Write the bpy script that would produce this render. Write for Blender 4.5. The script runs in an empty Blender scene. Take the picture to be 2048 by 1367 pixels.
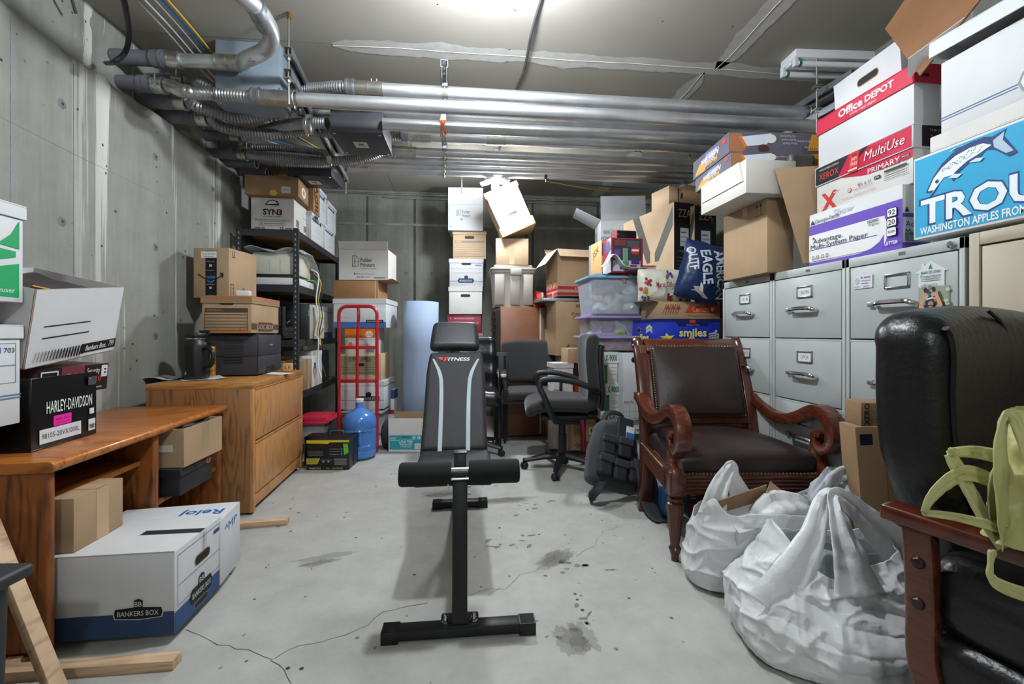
import bpy, bmesh, math, random
from mathutils import Vector, Matrix, Euler, noise
random.seed(7)
SC = bpy.context.scene
COL = SC.collection
R = math.radians

# ---------------------------------------------------------------- camera, world, lamps, exposure
cd = bpy.data.cameras.new('camera'); cam = bpy.data.objects.new('camera', cd); COL.objects.link(cam)
cd.sensor_width = 36; cd.lens = 15.47; cd.shift_y = -0.009; cd.clip_start = 0.02
cam.location = (0, 0, 1.01); cam.rotation_euler = (R(90), 0, R(-5.84)); SC.camera = cam
wd = bpy.data.worlds.new('world'); SC.world = wd; wd.use_nodes = True
wd.node_tree.nodes['Background'].inputs[0].default_value = (0.9, 0.95, 1, 1)
wd.node_tree.nodes['Background'].inputs[1].default_value = 0.0
SC.view_settings.view_transform = 'Standard'; SC.view_settings.look = 'None'
SC.view_settings.gamma = 1; SC.view_settings.use_curve_mapping = False
SC.view_settings.exposure = 0.06
def lamp(name, loc, power, size, color=(.93, 1, 1.07)):
    l = bpy.data.lights.new(name, 'POINT'); l.energy = power; l.shadow_soft_size = size; l.color = color
    o = bpy.data.objects.new(name, l); COL.objects.link(o); o.location = loc; return o
LAMP_FRONT = (0.12, 1.78, 2.53)
LAMP_BACK = (0.27, 4.05, 2.405)
LAMP_FILL = (0.1, -1.35, 2.42)  # unseen fill lamp, added behind the camera to brighten sides facing it
FRONT_W, FILL_W = 118, 70   # watts of the front bulb and the added fill bulb, both built below
lamp('lamp_back', (LAMP_BACK[0], LAMP_BACK[1], 2.36), 118, .09)

# ---------------------------------------------------------------- materials
def lin(c):
    if isinstance(c, str):
        c = c.lstrip('#'); c = [int(c[i:i+2], 16)/255 for i in (0, 2, 4)]
    return tuple((x/12.92 if x <= .04045 else ((x+.055)/1.055)**2.4) for x in c)
MC = {}
def mat(col, rough=.6, metal=0, var=.06, vs=9, bump=0, bs=80, spec=.5, st=(1, 1, 1), alpha=1, trans=0, coat=0, sheen=0, key=None):
    k = key or repr((col, rough, metal, var, vs, bump, bs, spec, st, alpha, trans, coat, sheen))
    if k in MC: return MC[k]
    m = bpy.data.materials.new('surface'); m.use_nodes = True; nt = m.node_tree; N = nt.nodes; L = nt.links
    b = N['Principled BSDF']; c = lin(col)
    b.inputs['Base Color'].default_value = (*c, 1); b.inputs['Roughness'].default_value = rough
    b.inputs['Metallic'].default_value = metal; b.inputs['Specular IOR Level'].default_value = spec
    b.inputs['Alpha'].default_value = alpha; b.inputs['Transmission Weight'].default_value = trans
    b.inputs['Coat Weight'].default_value = coat; b.inputs['Sheen Weight'].default_value = sheen
    if var or bump:
        tc = N.new('ShaderNodeTexCoord'); mp = N.new('ShaderNodeMapping'); mp.inputs['Scale'].default_value = st
        L.new(tc.outputs['Object'], mp.inputs[0])
        n = N.new('ShaderNodeTexNoise'); n.inputs['Scale'].default_value = vs; n.inputs['Detail'].default_value = 4
        L.new(mp.outputs[0], n.inputs[0])
        if var:
            rp = N.new('ShaderNodeValToRGB'); e = rp.color_ramp.elements
            e[0].position = .3; e[1].position = .7
            e[0].color = (*[x*(1-var*1.6) for x in c], 1); e[1].color = (*[min(1, x*(1+var*1.2)) for x in c], 1)
            L.new(n.outputs[0], rp.inputs[0]); L.new(rp.outputs[0], b.inputs['Base Color'])
        if bump:
            n2 = N.new('ShaderNodeTexNoise'); n2.inputs['Scale'].default_value = bs; n2.inputs['Detail'].default_value = 3
            L.new(mp.outputs[0], n2.inputs[0])
            bp = N.new('ShaderNodeBump'); bp.inputs['Strength'].default_value = bump; bp.inputs['Distance'].default_value = .01
            L.new(n2.outputs[0], bp.inputs['Height']); L.new(bp.outputs[0], b.inputs['Normal'])
    MC[k] = m; return m
def ink(col): return mat(col, .55, var=0, spec=.3)
def glow(col, s, tint=(1, 1, 1)):
    m = bpy.data.materials.new('glow'); m.use_nodes = True; b = m.node_tree.nodes['Principled BSDF']
    b.inputs['Emission Color'].default_value = (*[x*y for x, y in zip(lin(col), tint)], 1); b.inputs['Emission Strength'].default_value = s; return m
def wood(c1, c2, axis, key, rough=.35, scale=1, coat=.15):
    if key in MC: return MC[key]
    m = bpy.data.materials.new('wood'); m.use_nodes = True; nt = m.node_tree; N = nt.nodes; L = nt.links
    b = N['Principled BSDF']; b.inputs['Roughness'].default_value = rough; b.inputs['Coat Weight'].default_value = coat
    tc = N.new('ShaderNodeTexCoord'); mp = N.new('ShaderNodeMapping')
    s = [7*scale]*3; s[axis] = .9*scale; mp.inputs['Scale'].default_value = s
    L.new(tc.outputs['Object'], mp.inputs[0])
    n1 = N.new('ShaderNodeTexNoise'); n1.inputs['Scale'].default_value = 1.0; n1.inputs['Detail'].default_value = 2
    L.new(mp.outputs[0], n1.inputs[0])
    mu = N.new('ShaderNodeMath'); mu.operation = 'MULTIPLY'; mu.inputs[1].default_value = 13; L.new(n1.outputs[0], mu.inputs[0])
    fr = N.new('ShaderNodeMath'); fr.operation = 'PINGPONG'; fr.inputs[1].default_value = .5; L.new(mu.outputs[0], fr.inputs[0])
    n2 = N.new('ShaderNodeTexNoise'); n2.inputs['Scale'].default_value = 9; n2.inputs['Detail'].default_value = 5
    L.new(mp.outputs[0], n2.inputs[0])
    ad = N.new('ShaderNodeMath'); ad.operation = 'MULTIPLY_ADD'; ad.inputs[1].default_value = .9
    L.new(fr.outputs[0], ad.inputs[0]); L.new(n2.outputs[0], ad.inputs[2])
    rp = N.new('ShaderNodeValToRGB'); e = rp.color_ramp.elements
    e[0].position = .38; e[0].color = (*lin(c1), 1); e[1].position = .78; e[1].color = (*lin(c2), 1)
    L.new(ad.outputs[0], rp.inputs[0]); L.new(rp.outputs[0], b.inputs['Base Color'])
    bp = N.new('ShaderNodeBump'); bp.inputs['Strength'].default_value = .06; L.new(n2.outputs[0], bp.inputs['Height']); L.new(bp.outputs[0], b.inputs['Normal'])
    MC[key] = m; return m
KRAFT = mat('#a68b6d', .75, var=.07, vs=5, bump=.05, bs=220, spec=.25)
KRAFT2 = mat('#907558', .75, var=.08, vs=5, bump=.05, bs=220, spec=.25)
KRAFTL = mat('#bfa687', .75, var=.05, vs=5, bump=.05, bs=220, spec=.25)
KRAFTO = mat('#9a7450', .75, var=.08, vs=5, bump=.05, bs=220, spec=.25)
WHITE = mat('#cbcccd', .6, var=.025, vs=6, bump=.02, bs=150, spec=.3)
WHITE2 = mat('#cfcdc8', .65, var=.04, vs=6, bump=.02, bs=150, spec=.3)
DARK = mat('#0d0d0e', .6, var=0)
BLK = mat('#17181a', .45, var=.1)
STEEL = mat('#d3d6d9', .40, metal=.9, var=.1, vs=6, bump=.03, bs=60)
ZINC = mat('#c2c2ba', .35, metal=1, var=.15, vs=20)
GALV = mat('#a5a9ac', .42, metal=.9, var=.15, vs=14)
FLEX = mat('#b0b0ae', .36, metal=.9, var=.12, vs=6)
FLEXG = mat('#97989a', .42, metal=.8, var=.12, vs=6)
PVC = mat('#6c6e75', .5, var=.1, vs=10)
CHROME = mat('#cfd2d6', .15, metal=1, var=0)
TAPE = mat('#b99c78', .3, var=.04, spec=.5)

# ---------------------------------------------------------------- mesh builder
class M:
    def __init__(s): s.v = []; s.f = []; s.mi = []; s.mats = []
    def m(s, mt):
        if mt not in s.mats: s.mats.append(mt)
        return s.mats.index(mt)
    def add(s, vs, fs, mt, T=None):
        o = len(s.v); k = s.m(mt)
        s.v += [tuple(T @ Vector(p)) for p in vs] if T else [tuple(p) for p in vs]
        for f in fs: s.f.append([i+o for i in f]); s.mi.append(k)
        return s
    def box(s, lo, hi, mt, T=None):
        (a, b, c), (d, e, f) = lo, hi
        return s.add([(a,b,c),(d,b,c),(d,e,c),(a,e,c),(a,b,f),(d,b,f),(d,e,f),(a,e,f)],
              [(3,2,1,0),(4,5,6,7),(0,1,5,4),(1,2,6,5),(2,3,7,6),(3,0,4,7)], mt, T)
    def prism(s, pts, z0, z1, mt, T=None):
        n = len(pts)
        return s.add([(x,y,z0) for x,y in pts]+[(x,y,z1) for x,y in pts],
              [tuple(range(n-1,-1,-1)), tuple(range(n,2*n))]+[(i,(i+1)%n,n+(i+1)%n,n+i) for i in range(n)], mt, T)
    def poly(s, pts, mt, T=None): return s.add(pts, [tuple(range(len(pts)))], mt, T)
    def grid(s, fn, nu, nv, mt, cu=False, cv=False, T=None):
        vs = [fn(i/(nu if cu else nu-1), j/(nv if cv else nv-1)) for i in range(nu) for j in range(nv)]
        fs = []
        for i in range(nu if cu else nu-1):
            for j in range(nv if cv else nv-1):
                i2, j2 = (i+1) % nu, (j+1) % nv
                fs.append((i*nv+j, i2*nv+j, i2*nv+j2, i*nv+j2))
        return s.add(vs, fs, mt, T)
    def lathe(s, prof, mt, seg=16, T=None, flute=None):
        vs = []; n = len(prof)
        for i in range(seg):
            a = 2*math.pi*i/seg
            for (r, z) in prof:
                rr = r*(flute(a, z) if flute else 1); vs.append((rr*math.cos(a), rr*math.sin(a), z))
        fs = [(i*n+j, ((i+1)%seg)*n+j, ((i+1)%seg)*n+j+1, i*n+j+1) for i in range(seg) for j in range(n-1)]
        fs.append(tuple(i*n for i in range(seg-1, -1, -1))); fs.append(tuple(i*n+n-1 for i in range(seg)))
        return s.add(vs, fs, mt, T)
    def tube(s, pts, r, mt, seg=8, closed=False, T=None, asp=1, up=None):
        pts = [Vector(p) for p in pts]; n = len(pts); vs = []
        if not isinstance(r, (list, tuple)): r = [r]*n
        t0 = (pts[1]-pts[0]).normalized(); u = Vector(up) if up else (Vector((0,0,1)) if abs(t0.z) < .9 else Vector((1,0,0)))
        for i, p in enumerate(pts):
            if closed: t = (pts[(i+1)%n]-pts[i-1])
            else: t = pts[min(i+1,n-1)]-pts[max(i-1,0)]
            t = t.normalized() if t.length > 1e-9 else t0
            u = (u-t*u.dot(t)); u = u.normalized() if u.length > 1e-6 else t.orthogonal().normalized(); w = t.cross(u)
            for k in range(seg):
                a = 2*math.pi*k/seg; vs.append(p+u*(r[i]*math.sin(a)*asp)+w*(r[i]*math.cos(a)))
        fs = [(i*seg+k, ((i+1)%n)*seg+k, ((i+1)%n)*seg+(k+1)%seg, i*seg+(k+1)%seg) for i in range(n if closed else n-1) for k in range(seg)]
        if not closed:
            fs.append(tuple(range(seg-1,-1,-1))); fs.append(tuple((n-1)*seg+k for k in range(seg)))
        return s.add(vs, [f[::-1] for f in fs], mt, T)
    def rbox(s, size, r, mt, n=4, fn=None, T=None, c=(0,0,0)):
        # rounded box centred on c: n cells per straight run, rounded corners of radius r
        hx, hy, hz = [q/2 for q in size]; r = min(r, hx, hy, hz)
        def ax(h):
            k = 4; o = [-h + r*(1-math.cos(math.pi/2*i/k)) if False else -h+r*(i/k) for i in range(k)]
            mid = [-h+r+(2*h-2*r)*i/n for i in range(n+1)] if 2*h-2*r > 1e-6 else [0]
            return o+mid+[-q for q in o[::-1]]
        A = [ax(hx), ax(hy), ax(hz)]; hh = (hx, hy, hz); idx = {}; vs = []; fs = []
        def vert(p):
            key = tuple(round(q, 6) for q in p)
            if key in idx: return idx[key]
            inn = Vector([max(-hh[i]+r, min(hh[i]-r, p[i])) for i in range(3)]); dlt = Vector(p)-inn
            if dlt.length > 1e-9:
                # cube->sphere mapping of the corner offset
                q = dlt/r; x, y, z = [max(-1, min(1, t)) for t in q]
                q = Vector((x*math.sqrt(max(0,1-y*y/2-z*z/2+y*y*z*z/3)), y*math.sqrt(max(0,1-x*x/2-z*z/2+x*x*z*z/3)), z*math.sqrt(max(0,1-x*x/2-y*y/2+x*x*y*y/3))))
                co = inn+q*r
            else: co = inn
            if fn: co = Vector(fn(co))
            idx[key] = len(vs); vs.append(co+Vector(c)); return idx[key]
        for d in range(3):
            e, g = (d+1)%3, (d+2)%3
            for sgn in (-1, 1):
                for i in range(len(A[e])-1):
                    for j in range(len(A[g])-1):
                        q = []
                        for (ii, jj) in ((i,j),(i+1,j),(i+1,j+1),(i,j+1)):
                            p = [0,0,0]; p[d] = sgn*hh[d]; p[e] = A[e][ii]; p[g] = A[g][jj]; q.append(vert(p))
                        fs.append(tuple(q if sgn > 0 else q[::-1]))
        return s.add(vs, fs, mt, T)
    def ribbon(s, path, x0, x1, th, mt, T=None):
        # a board bent along a path in the y-z plane, x0..x1 wide, th thick (th may be a list)
        n = len(path); vs = []
        for i, (y, z) in enumerate(path):
            a = path[max(i-1,0)]; b = path[min(i+1,n-1)]; t = Vector((b[0]-a[0], b[1]-a[1])); t = t.normalized() if t.length > 1e-9 else Vector((1,0))
            nn = (-t.y, t.x); h = (th[i] if isinstance(th, list) else th)/2
            for (sx, sn) in ((x0,1),(x1,1),(x1,-1),(x0,-1)): vs.append((sx, y+nn[0]*h*sn, z+nn[1]*h*sn))
        fs = [(i*4+k, i*4+(k+1)%4, (i+1)*4+(k+1)%4, (i+1)*4+k) for i in range(n-1) for k in range(4)]
        fs += [(3,2,1,0), tuple((n-1)*4+k for k in range(4))]
        return s.add(vs, fs, mt, T)
    def obj(s, name, parent=None, bevel=0, smooth=True, ang=38, loc=None, rot=None, seg=2, fix=True):
        me = bpy.data.meshes.new(name); me.from_pydata([tuple(p) for p in s.v], [], s.f)
        for mt in s.mats: me.materials.append(mt)
        me.polygons.foreach_set('material_index', s.mi)
        if bevel or fix:
            bm = bmesh.new(); bm.from_mesh(me)
            if fix: bmesh.ops.recalc_face_normals(bm, faces=bm.faces)
            if bevel:
                ed = [e for e in bm.edges if len(e.link_faces) == 2 and e.calc_face_angle(0) > .6]
                bmesh.ops.bevel(bm, geom=ed, offset=bevel, segments=seg, profile=.5, affect='EDGES', clamp_overlap=True)
            bm.to_mesh(me); bm.free()
        if smooth:
            me.polygons.foreach_set('use_smooth', [True]*len(me.polygons)); me.set_sharp_from_angle(angle=R(ang))
        o = bpy.data.objects.new(name, me); COL.objects.link(o)
        if parent: o.parent = parent
        if loc: o.location = loc
        if rot: o.rotation_euler = [R(q) for q in rot]
        return o
def tag(o, label, cat, group=None):
    o['label'] = label; o['category'] = cat
    if group: o['group'] = group
    return o
def struct(o): o['kind'] = 'structure'; return o
def thing(name, label, cat, loc=(0,0,0), rz=0, group=None, rot=None):
    o = bpy.data.objects.new(name, None); o.empty_display_size = .05; COL.objects.link(o); o.location = loc
    o.rotation_euler = [R(q) for q in rot] if rot else (0, 0, R(rz)); return tag(o, label, cat, group)
def spline(pts, n=10):
    pts = [Vector(p) for p in pts]; out = []
    for i in range(len(pts)-1):
        p0 = pts[max(i-1,0)]; p1 = pts[i]; p2 = pts[i+1]; p3 = pts[min(i+2,len(pts)-1)]
        for k in range(n):
            t = k/n; out.append(.5*((2*p1)+(p2-p0)*t+(2*p0-5*p1+4*p2-p3)*t*t+(3*p1-p0-3*p2+p3)*t**3))
    return out+[pts[-1]]
def resample(pts, step):
    out = [pts[0]]; acc = 0
    for a, b in zip(pts, pts[1:]):
        l = (b-a).length; t = step-acc
        while t <= l: out.append(a+(b-a)*(t/l)); t += step
        acc = (acc+l) % step if l+acc >= step else acc+l
    return out
def sq(x0, y0, x1, y1, r, k=3):
    out = []
    for (cx, cy, a0) in ((x1-r,y1-r,0),(x0+r,y1-r,90),(x0+r,y0+r,180),(x1-r,y0+r,270)):
        for i in range(k+1): a = R(a0+90*i/k); out.append((cx+r*math.cos(a), cy+r*math.sin(a)))
    return out

# ---------------------------------------------------------------- lettering and flat print
TXT = {}
def text_mesh(t, bold=0, shear=0):
    k = (t, bold, shear)
    if k not in TXT:
        c = bpy.data.curves.new('t', 'FONT'); c.body = t; c.size = 1; c.resolution_u = 2; c.offset = bold; c.shear = shear; c.fill_mode = 'FRONT'
        o = bpy.data.objects.new('t', c); COL.objects.link(o)
        bpy.context.view_layer.update()
        me = o.evaluated_get(bpy.context.evaluated_depsgraph_get()).to_mesh()
        vs = [(v.co.x, v.co.y) for v in me.vertices]; fs = [tuple(p.vertices) for p in me.polygons]
        COL.objects.unlink(o); bpy.data.objects.remove(o); bpy.data.curves.remove(c)
        xs = [p[0] for p in vs] or [0, 1]
        TXT[k] = (vs, fs, min(xs), max(xs))
    return TXT[k]
def printing(parent, Wd, Hd, pt, elems, name='printing'):
    """flat print on a face: pt(u metres, v metres, lift) -> local point; elems in fractions of the face"""
    mb = M(); n = 0
    for e in elems:
        n += 1; z = .0007+.00035*n; k = e[0]
        if k == 'r':
            _, a, b, c, d, col = e; mb.poly([pt(a*Wd,b*Hd,z), pt(c*Wd,b*Hd,z), pt(c*Wd,d*Hd,z), pt(a*Wd,d*Hd,z)], ink(col))
        elif k == 'p': mb.poly([pt(u*Wd,v*Hd,z) for u, v in e[1]], ink(e[2]))
        elif k == 'rr':
            _, a, b, c, d, rad, col = e; mb.poly([pt(x,y,z) for x, y in sq(a*Wd,b*Hd,c*Wd,d*Hd,rad*Hd)], ink(col))
        elif k == 'o':
            _, u, v, ru, rv, col = e; mb.poly([pt(u*Wd+ru*Wd*math.cos(i*math.pi/10), v*Hd+rv*Hd*math.sin(i*math.pi/10), z) for i in range(20)], ink(col))
        elif k == 'l':
            _, u0, v0, u1, v1, th, col = e; a = Vector((u0*Wd, v0*Hd)); b = Vector((u1*Wd, v1*Hd)); q = (b-a).normalized()*th*Hd/2; w = Vector((-q.y, q.x))
            mb.poly([pt(*(a-w),z), pt(*(b-w),z), pt(*(b+w),z), pt(*(a+w),z)], ink(col))
        elif k == 'f':
            _, a, b, c, d, th, col = e; t = th*Hd
            for (x0,y0,x1,y1) in ((a*Wd,b*Hd,c*Wd,b*Hd+t),(a*Wd,d*Hd-t,c*Wd,d*Hd),(a*Wd,b*Hd,a*Wd+t,d*Hd),(c*Wd-t,b*Hd,c*Wd,d*Hd)):
                mb.poly([pt(x0,y0,z), pt(x1,y0,z), pt(x1,y1,z), pt(x0,y1,z)], ink(col))
        elif k == 't':
            _, s, u, v, size, col = e[:6]; op = e[6] if len(e) > 6 else {}
            vs, fs, x0, x1 = text_mesh(s, op.get('b', 0), op.get('sh', 0)); sy = size*Hd/.7
            sx = op['w']*Wd/max(1e-6, x1-x0) if 'w' in op else sy*op.get('xs', 1)
            al = op.get('al', 'c'); ox = u*Wd-(0 if al == 'l' else ((x1-x0)*sx/2 if al == 'c' else (x1-x0)*sx))-x0*sx; oy = v*Hd-size*Hd/2
            an = R(op.get('rot', 0)); ca, sa = math.cos(an), math.sin(an); fl = -1 if op.get('flip') else 1
            P = []
            for (x, y) in vs:
                x, y = ox+x*sx-u*Wd, oy+y*sy-v*Hd
                P.append(pt(u*Wd+fl*(x*ca-y*sa), v*Hd+fl*(x*sa+y*ca), z))
            mb.add(P, fs, ink(col))
    return mb.obj(name, parent, smooth=False, fix=False)
def faces_of(a, b, h):
    return {'R': (a, h, lambda u, v, z: (u, -z, v)), 'L': (b, h, lambda u, v, z: (-z, b-u, v)),
            'T': (a, b, lambda u, v, z: (u, v, h+z)), 'X': (b, h, lambda u, v, z: (a+z, u, v)),
            'TL': (b, a, lambda u, v, z: (v, b-u, h+z)), 'TX': (b, a, lambda u, v, z: (a-v, u, h+z))}

# ---------------------------------------------------------------- cartons
def carton(name, label, cat, K, mt, top='closed', group=None, prints=None, tilt=None, lid=None, lidmat=None, holes=(), flaps=(), tape=None, inner=None, lidprints=None, ov=.006, bev=.003):
    x, y, z, yaw, a, b, h = K
    t = thing(name, label, cat, (x, y, z+.0006), yaw, group, rot=(tilt[0], tilt[1], yaw) if tilt else None)
    h -= .0012; inner = inner or mt
    mb = M()
    if top == 'open':
        w = .005
        mb.box((0,0,0),(a,b,w), inner)
        for (lo, hi) in (((0,0,0),(a,w,h)),((0,b-w,0),(a,b,h)),((0,w,0),(w,b-w,h)),((a-w,w,0),(a,b-w,h))): mb.box(lo, hi, mt)
        mb.obj('body', t, bevel=.0012, seg=1)
    else:
        hb = h-(.002 if lid else 0)
        mb.box((0,0,0),(a,b,hb), mt); mb.obj('body', t, bevel=bev)
        if not lid and top == 'closed':
            sm = M(); lng = a >= b
            if lng: sm.box((0.004,b/2-.0012,h-.0002),(a-.004,b/2+.0012,h+.0003), DARK)
            else: sm.box((a/2-.0012,0.004,h-.0002),(a/2+.0012,b-.004,h+.0003), DARK)
            sm.obj('flap_seam', t, smooth=False)
    if lid:
        lm = M(); o = ov; w = .004; q = lidmat or mt
        lm.box((-o,-o,h-.003),(a+o,b+o,h+.002), q)
        for (lo, hi) in (((-o,-o,h-lid),(a+o,-o+w,h-.003)),((-o,b+o-w,h-lid),(a+o,b+o,h-.003)),((-o,-o+w,h-lid),(-o+w,b+o-w,h-.003)),((a+o-w,-o+w,h-lid),(a+o,b+o-w,h-.003))): lm.box(lo, hi, q)
        l = lm.obj('lid', t, bevel=.0015, seg=1)
        for fc, el in (lidprints or {}).items():
            A, B2, _ = faces_of(a, b, h)[fc]
            pt = {'R': lambda u,v,z: (u,-o-z,h-lid+v), 'L': lambda u,v,z: (-o-z,b-u,h-lid+v), 'X': lambda u,v,z: (a+o+z,u,h-lid+v), 'T': lambda u,v,z: (u,v,h+.002+z)}[fc]
            printing(l, A, lid if fc != 'T' else B2, pt, el, 'lid_printing')
    F = faces_of(a, b, h)
    for fc, el in (prints or {}).items(): printing(t, F[fc][0], F[fc][1], F[fc][2], el)
    for (fc, u, v, wd_, ht) in holes:
        A, B2, pt = F[fc]; mb = M()
        q = sq(u*A-wd_/2, v*B2-ht/2, u*A+wd_/2, v*B2+ht/2, ht*.45)
        q2 = sq(u*A-wd_/2-.004, v*B2-ht/2-.004, u*A+wd_/2+.004, v*B2+ht/2+.004, ht*.45+.004); n = len(q)
        mb.poly([pt(x_,y_,.0012) for x_, y_ in q], DARK)
        mb.add([pt(x_,y_,.0014) for x_, y_ in q]+[pt(x_,y_,.0005) for x_, y_ in q2], [(i,(i+1)%n,n+(i+1)%n,n+i) for i in range(n)], KRAFT)
        mb.obj('hand_hole', t, smooth=False)
    for fl in flaps:
        side, ang = fl[0], fl[1]; L = (b if side in 'RB' else a)*(fl[2] if len(fl) > 2 else .5); mb = M()
        wdt = a if side in 'RB' else b
        tp = .05*wdt if side in 'LX' else 0
        mb.prism([(0,0),(wdt,0),(wdt-tp,L),(tp,L)], -.002, .002, fl[3] if len(fl) > 3 else (inner if fl[0] in 'B' else mt))
        f = mb.obj('flap', t, bevel=0)
        # local flap: x along edge, y outward
        if side == 'R': f.location = (a,0,h); f.rotation_euler = (R(ang),0,R(180))
        if side == 'B': f.location = (0,b,h); f.rotation_euler = (R(ang),0,0)
        if side == 'L': f.location = (0,0,h); f.rotation_euler = (R(ang),0,R(90))
        if side == 'X': f.location = (a,b,h); f.rotation_euler = (R(ang),0,R(-90))
    for tp in (tape or ()):
        fc, u0, v0, u1, v1 = tp[:5]; A, B2, pt = F[fc]; mb = M()
        mb.poly([pt(u0*A,v0*B2,.0006), pt(u1*A,v0*B2,.0006), pt(u1*A,v1*B2,.0006), pt(u0*A,v1*B2,.0006)], tp[5] if len(tp) > 5 else TAPE); mb.obj('tape', t, smooth=False)
    return t

# ---------------------------------------------------------------- the room
XL, XR, YB, YF, ZC = -1.85, 2.42, 5.34, -2.6, 2.69
def concrete(key, base, dark, light, drips=0, pits=1, rough=.8):
    m = bpy.data.materials.new('concrete'); m.use_nodes = True; nt = m.node_tree; N = nt.nodes; L = nt.links
    b = N['Principled BSDF']; b.inputs['Roughness'].default_value = rough; b.inputs['Specular IOR Level'].default_value = .3
    g = N.new('ShaderNodeNewGeometry')
    def noi(sc, st=(1,1,1), det=5, ro=.6):
        mp = N.new('ShaderNodeMapping'); mp.inputs['Scale'].default_value = st; L.new(g.outputs['Position'], mp.inputs[0])
        n = N.new('ShaderNodeTexNoise'); n.inputs['Scale'].default_value = sc; n.inputs['Detail'].default_value = det; n.inputs['Roughness'].default_value = ro
        L.new(mp.outputs[0], n.inputs[0]); return n.outputs[0]
    def ramp(s, p0, p1, c0, c1):
        r = N.new('ShaderNodeValToRGB'); e = r.color_ramp.elements; e[0].position = p0; e[1].position = p1; e[0].color = (*c0, 1); e[1].color = (*c1, 1)
        L.new(s, r.inputs[0]); return r.outputs[0]
    def mix(f, a, c, mode='MIX'):
        x = N.new('ShaderNodeMix'); x.data_type = 'RGBA'; x.blend_type = mode
        for i, s in ((0, f), (6, a), (7, c)):
            if hasattr(s, 'is_linked'): L.new(s, x.inputs[i])
            else: x.inputs[i].default_value = s if i == 0 else (*s, 1)
        return x.outputs[2]
    c = ramp(noi(1.6, (1,1,.7)), .3, .72, lin(dark), lin(light))
    c = mix(.55, c, ramp(noi(9), .3, .7, lin(dark), lin(light)))
    c = mix(.45, c, lin(base))
    c = mix(.35, c, ramp(noi(3.2, (1.6,1.6,.12), 6, .7), .38, .62, lin(dark), lin(light)))
    one, zero = (1,1,1), (0,0,0)
    if drips:
        sp = N.new('ShaderNodeSeparateXYZ'); L.new(g.outputs['Position'], sp.inputs[0])
        w = N.new('ShaderNodeMapRange'); w.inputs[1].default_value = 2.2; w.inputs[2].default_value = 2.55; L.new(sp.outputs[1], w.inputs[0])
        w2 = N.new('ShaderNodeMapRange'); w2.inputs[1].default_value = 3.9; w2.inputs[2].default_value = 3.3; L.new(sp.outputs[1], w2.inputs[0])
        zz = N.new('ShaderNodeMapRange'); zz.inputs[1].default_value = .6; zz.inputs[2].default_value = 2.0; zz.inputs[3].default_value = .35; L.new(sp.outputs[2], zz.inputs[0])
        st = ramp(noi(8, (1,1,.022), 5, .75), .55, .59, zero, one)
        mm = N.new('ShaderNodeMath'); mm.operation = 'MULTIPLY'; L.new(w.outputs[0], mm.inputs[0]); L.new(w2.outputs[0], mm.inputs[1])
        m2 = N.new('ShaderNodeMath'); m2.operation = 'MULTIPLY'; L.new(mm.outputs[0], m2.inputs[0]); L.new(st, m2.inputs[1])
        m3 = N.new('ShaderNodeMath'); m3.operation = 'MULTIPLY'; L.new(m2.outputs[0], m3.inputs[0]); L.new(zz.outputs[0], m3.inputs[1])
        m4 = N.new('ShaderNodeMath'); m4.operation = 'MULTIPLY'; m4.inputs[1].default_value = drips; L.new(m3.outputs[0], m4.inputs[0])
        c = mix(m4.outputs[0], c, lin('#d9dad2'))
    if pits:
        vo = N.new('ShaderNodeTexVoronoi'); vo.inputs['Scale'].default_value = 15; L.new(g.outputs['Position'], vo.inputs[0])
        pm = ramp(vo.outputs['Distance'], .09, .13, one, zero)
        area = ramp(noi(2.6), .50, .56, zero, one)
        pp = mix(1.0, pm, area, 'MULTIPLY'); c = mix(pp, c, lin('#33342f'))
    L.new(c, b.inputs['Base Color'])
    bp = N.new('ShaderNodeBump'); bp.inputs['Strength'].default_value = .25; bp.inputs['Distance'].default_value = .01
    L.new(noi(30), bp.inputs['Height']); L.new(bp.outputs[0], b.inputs['Normal']); return m
CL = concrete('left', '#86867f', '#6f6f69', '#9b9b94', drips=.95)
CB = concrete('back', '#7b7b72', '#57574f', '#93938a', pits=0)
CF = concrete('floor', '#a7a7a2', '#96958f', '#b6b6b1', pits=.6, rough=.55)
PAINT = mat('#b9b6ae', .8, var=.03)

f = M(); f.box((XL-.3, YF, -.1), (XR+.2, YB+.3, 0), CF); floor = struct(f.obj('floor', smooth=False))
# cracks: narrow, irregular grooves filled with dirt, and dirt stains
CRK = mat('#4b4a45', .9, var=.2)
def crack(pts, w=.0022):
    pts = [Vector((p[0], p[1], .0006)) for p in pts]; q = []
    for a, b in zip(pts, pts[1:]):
        n = max(2, int((b-a).length/.03))
        for i in range(n):
            t = i/n; q.append(a+(b-a)*t+Vector((random.uniform(-1,1), random.uniform(-1,1), 0))*.006)
    q.append(pts[-1]); mb = M()
    L = []; Rr = []
    for i, p in enumerate(q):
        t = (q[min(i+1,len(q)-1)]-q[max(i-1,0)]).normalized(); nn = Vector((-t.y, t.x, 0))*w*random.uniform(.3, .8); L.append(p+nn); Rr.append(p-nn)
    n = len(q); mb.add(L+Rr, [(i, i+1, n+i+1, n+i) for i in range(n-1)], CRK); mb.obj('crack', floor, smooth=False)
crack([(-0.9487, 1.6062, 0.0), (-0.798, 1.518, 0.0), (-0.6625, 1.4638, 0.0), (-0.5985, 1.4294, 0.0)])
crack([(-0.5985, 1.4294, 0.0), (-0.5418, 1.379, 0.0), (-0.5045, 1.3261, 0.0)])
crack([(-0.5985, 1.4294, 0.0), (-0.5369, 1.4844, 0.0), (-0.4045, 1.5157, 0.0), (-0.3418, 1.5622, 0.0), (-0.3048, 1.6352, 0.0), (-0.147, 1.6695, 0.0)])
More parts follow.
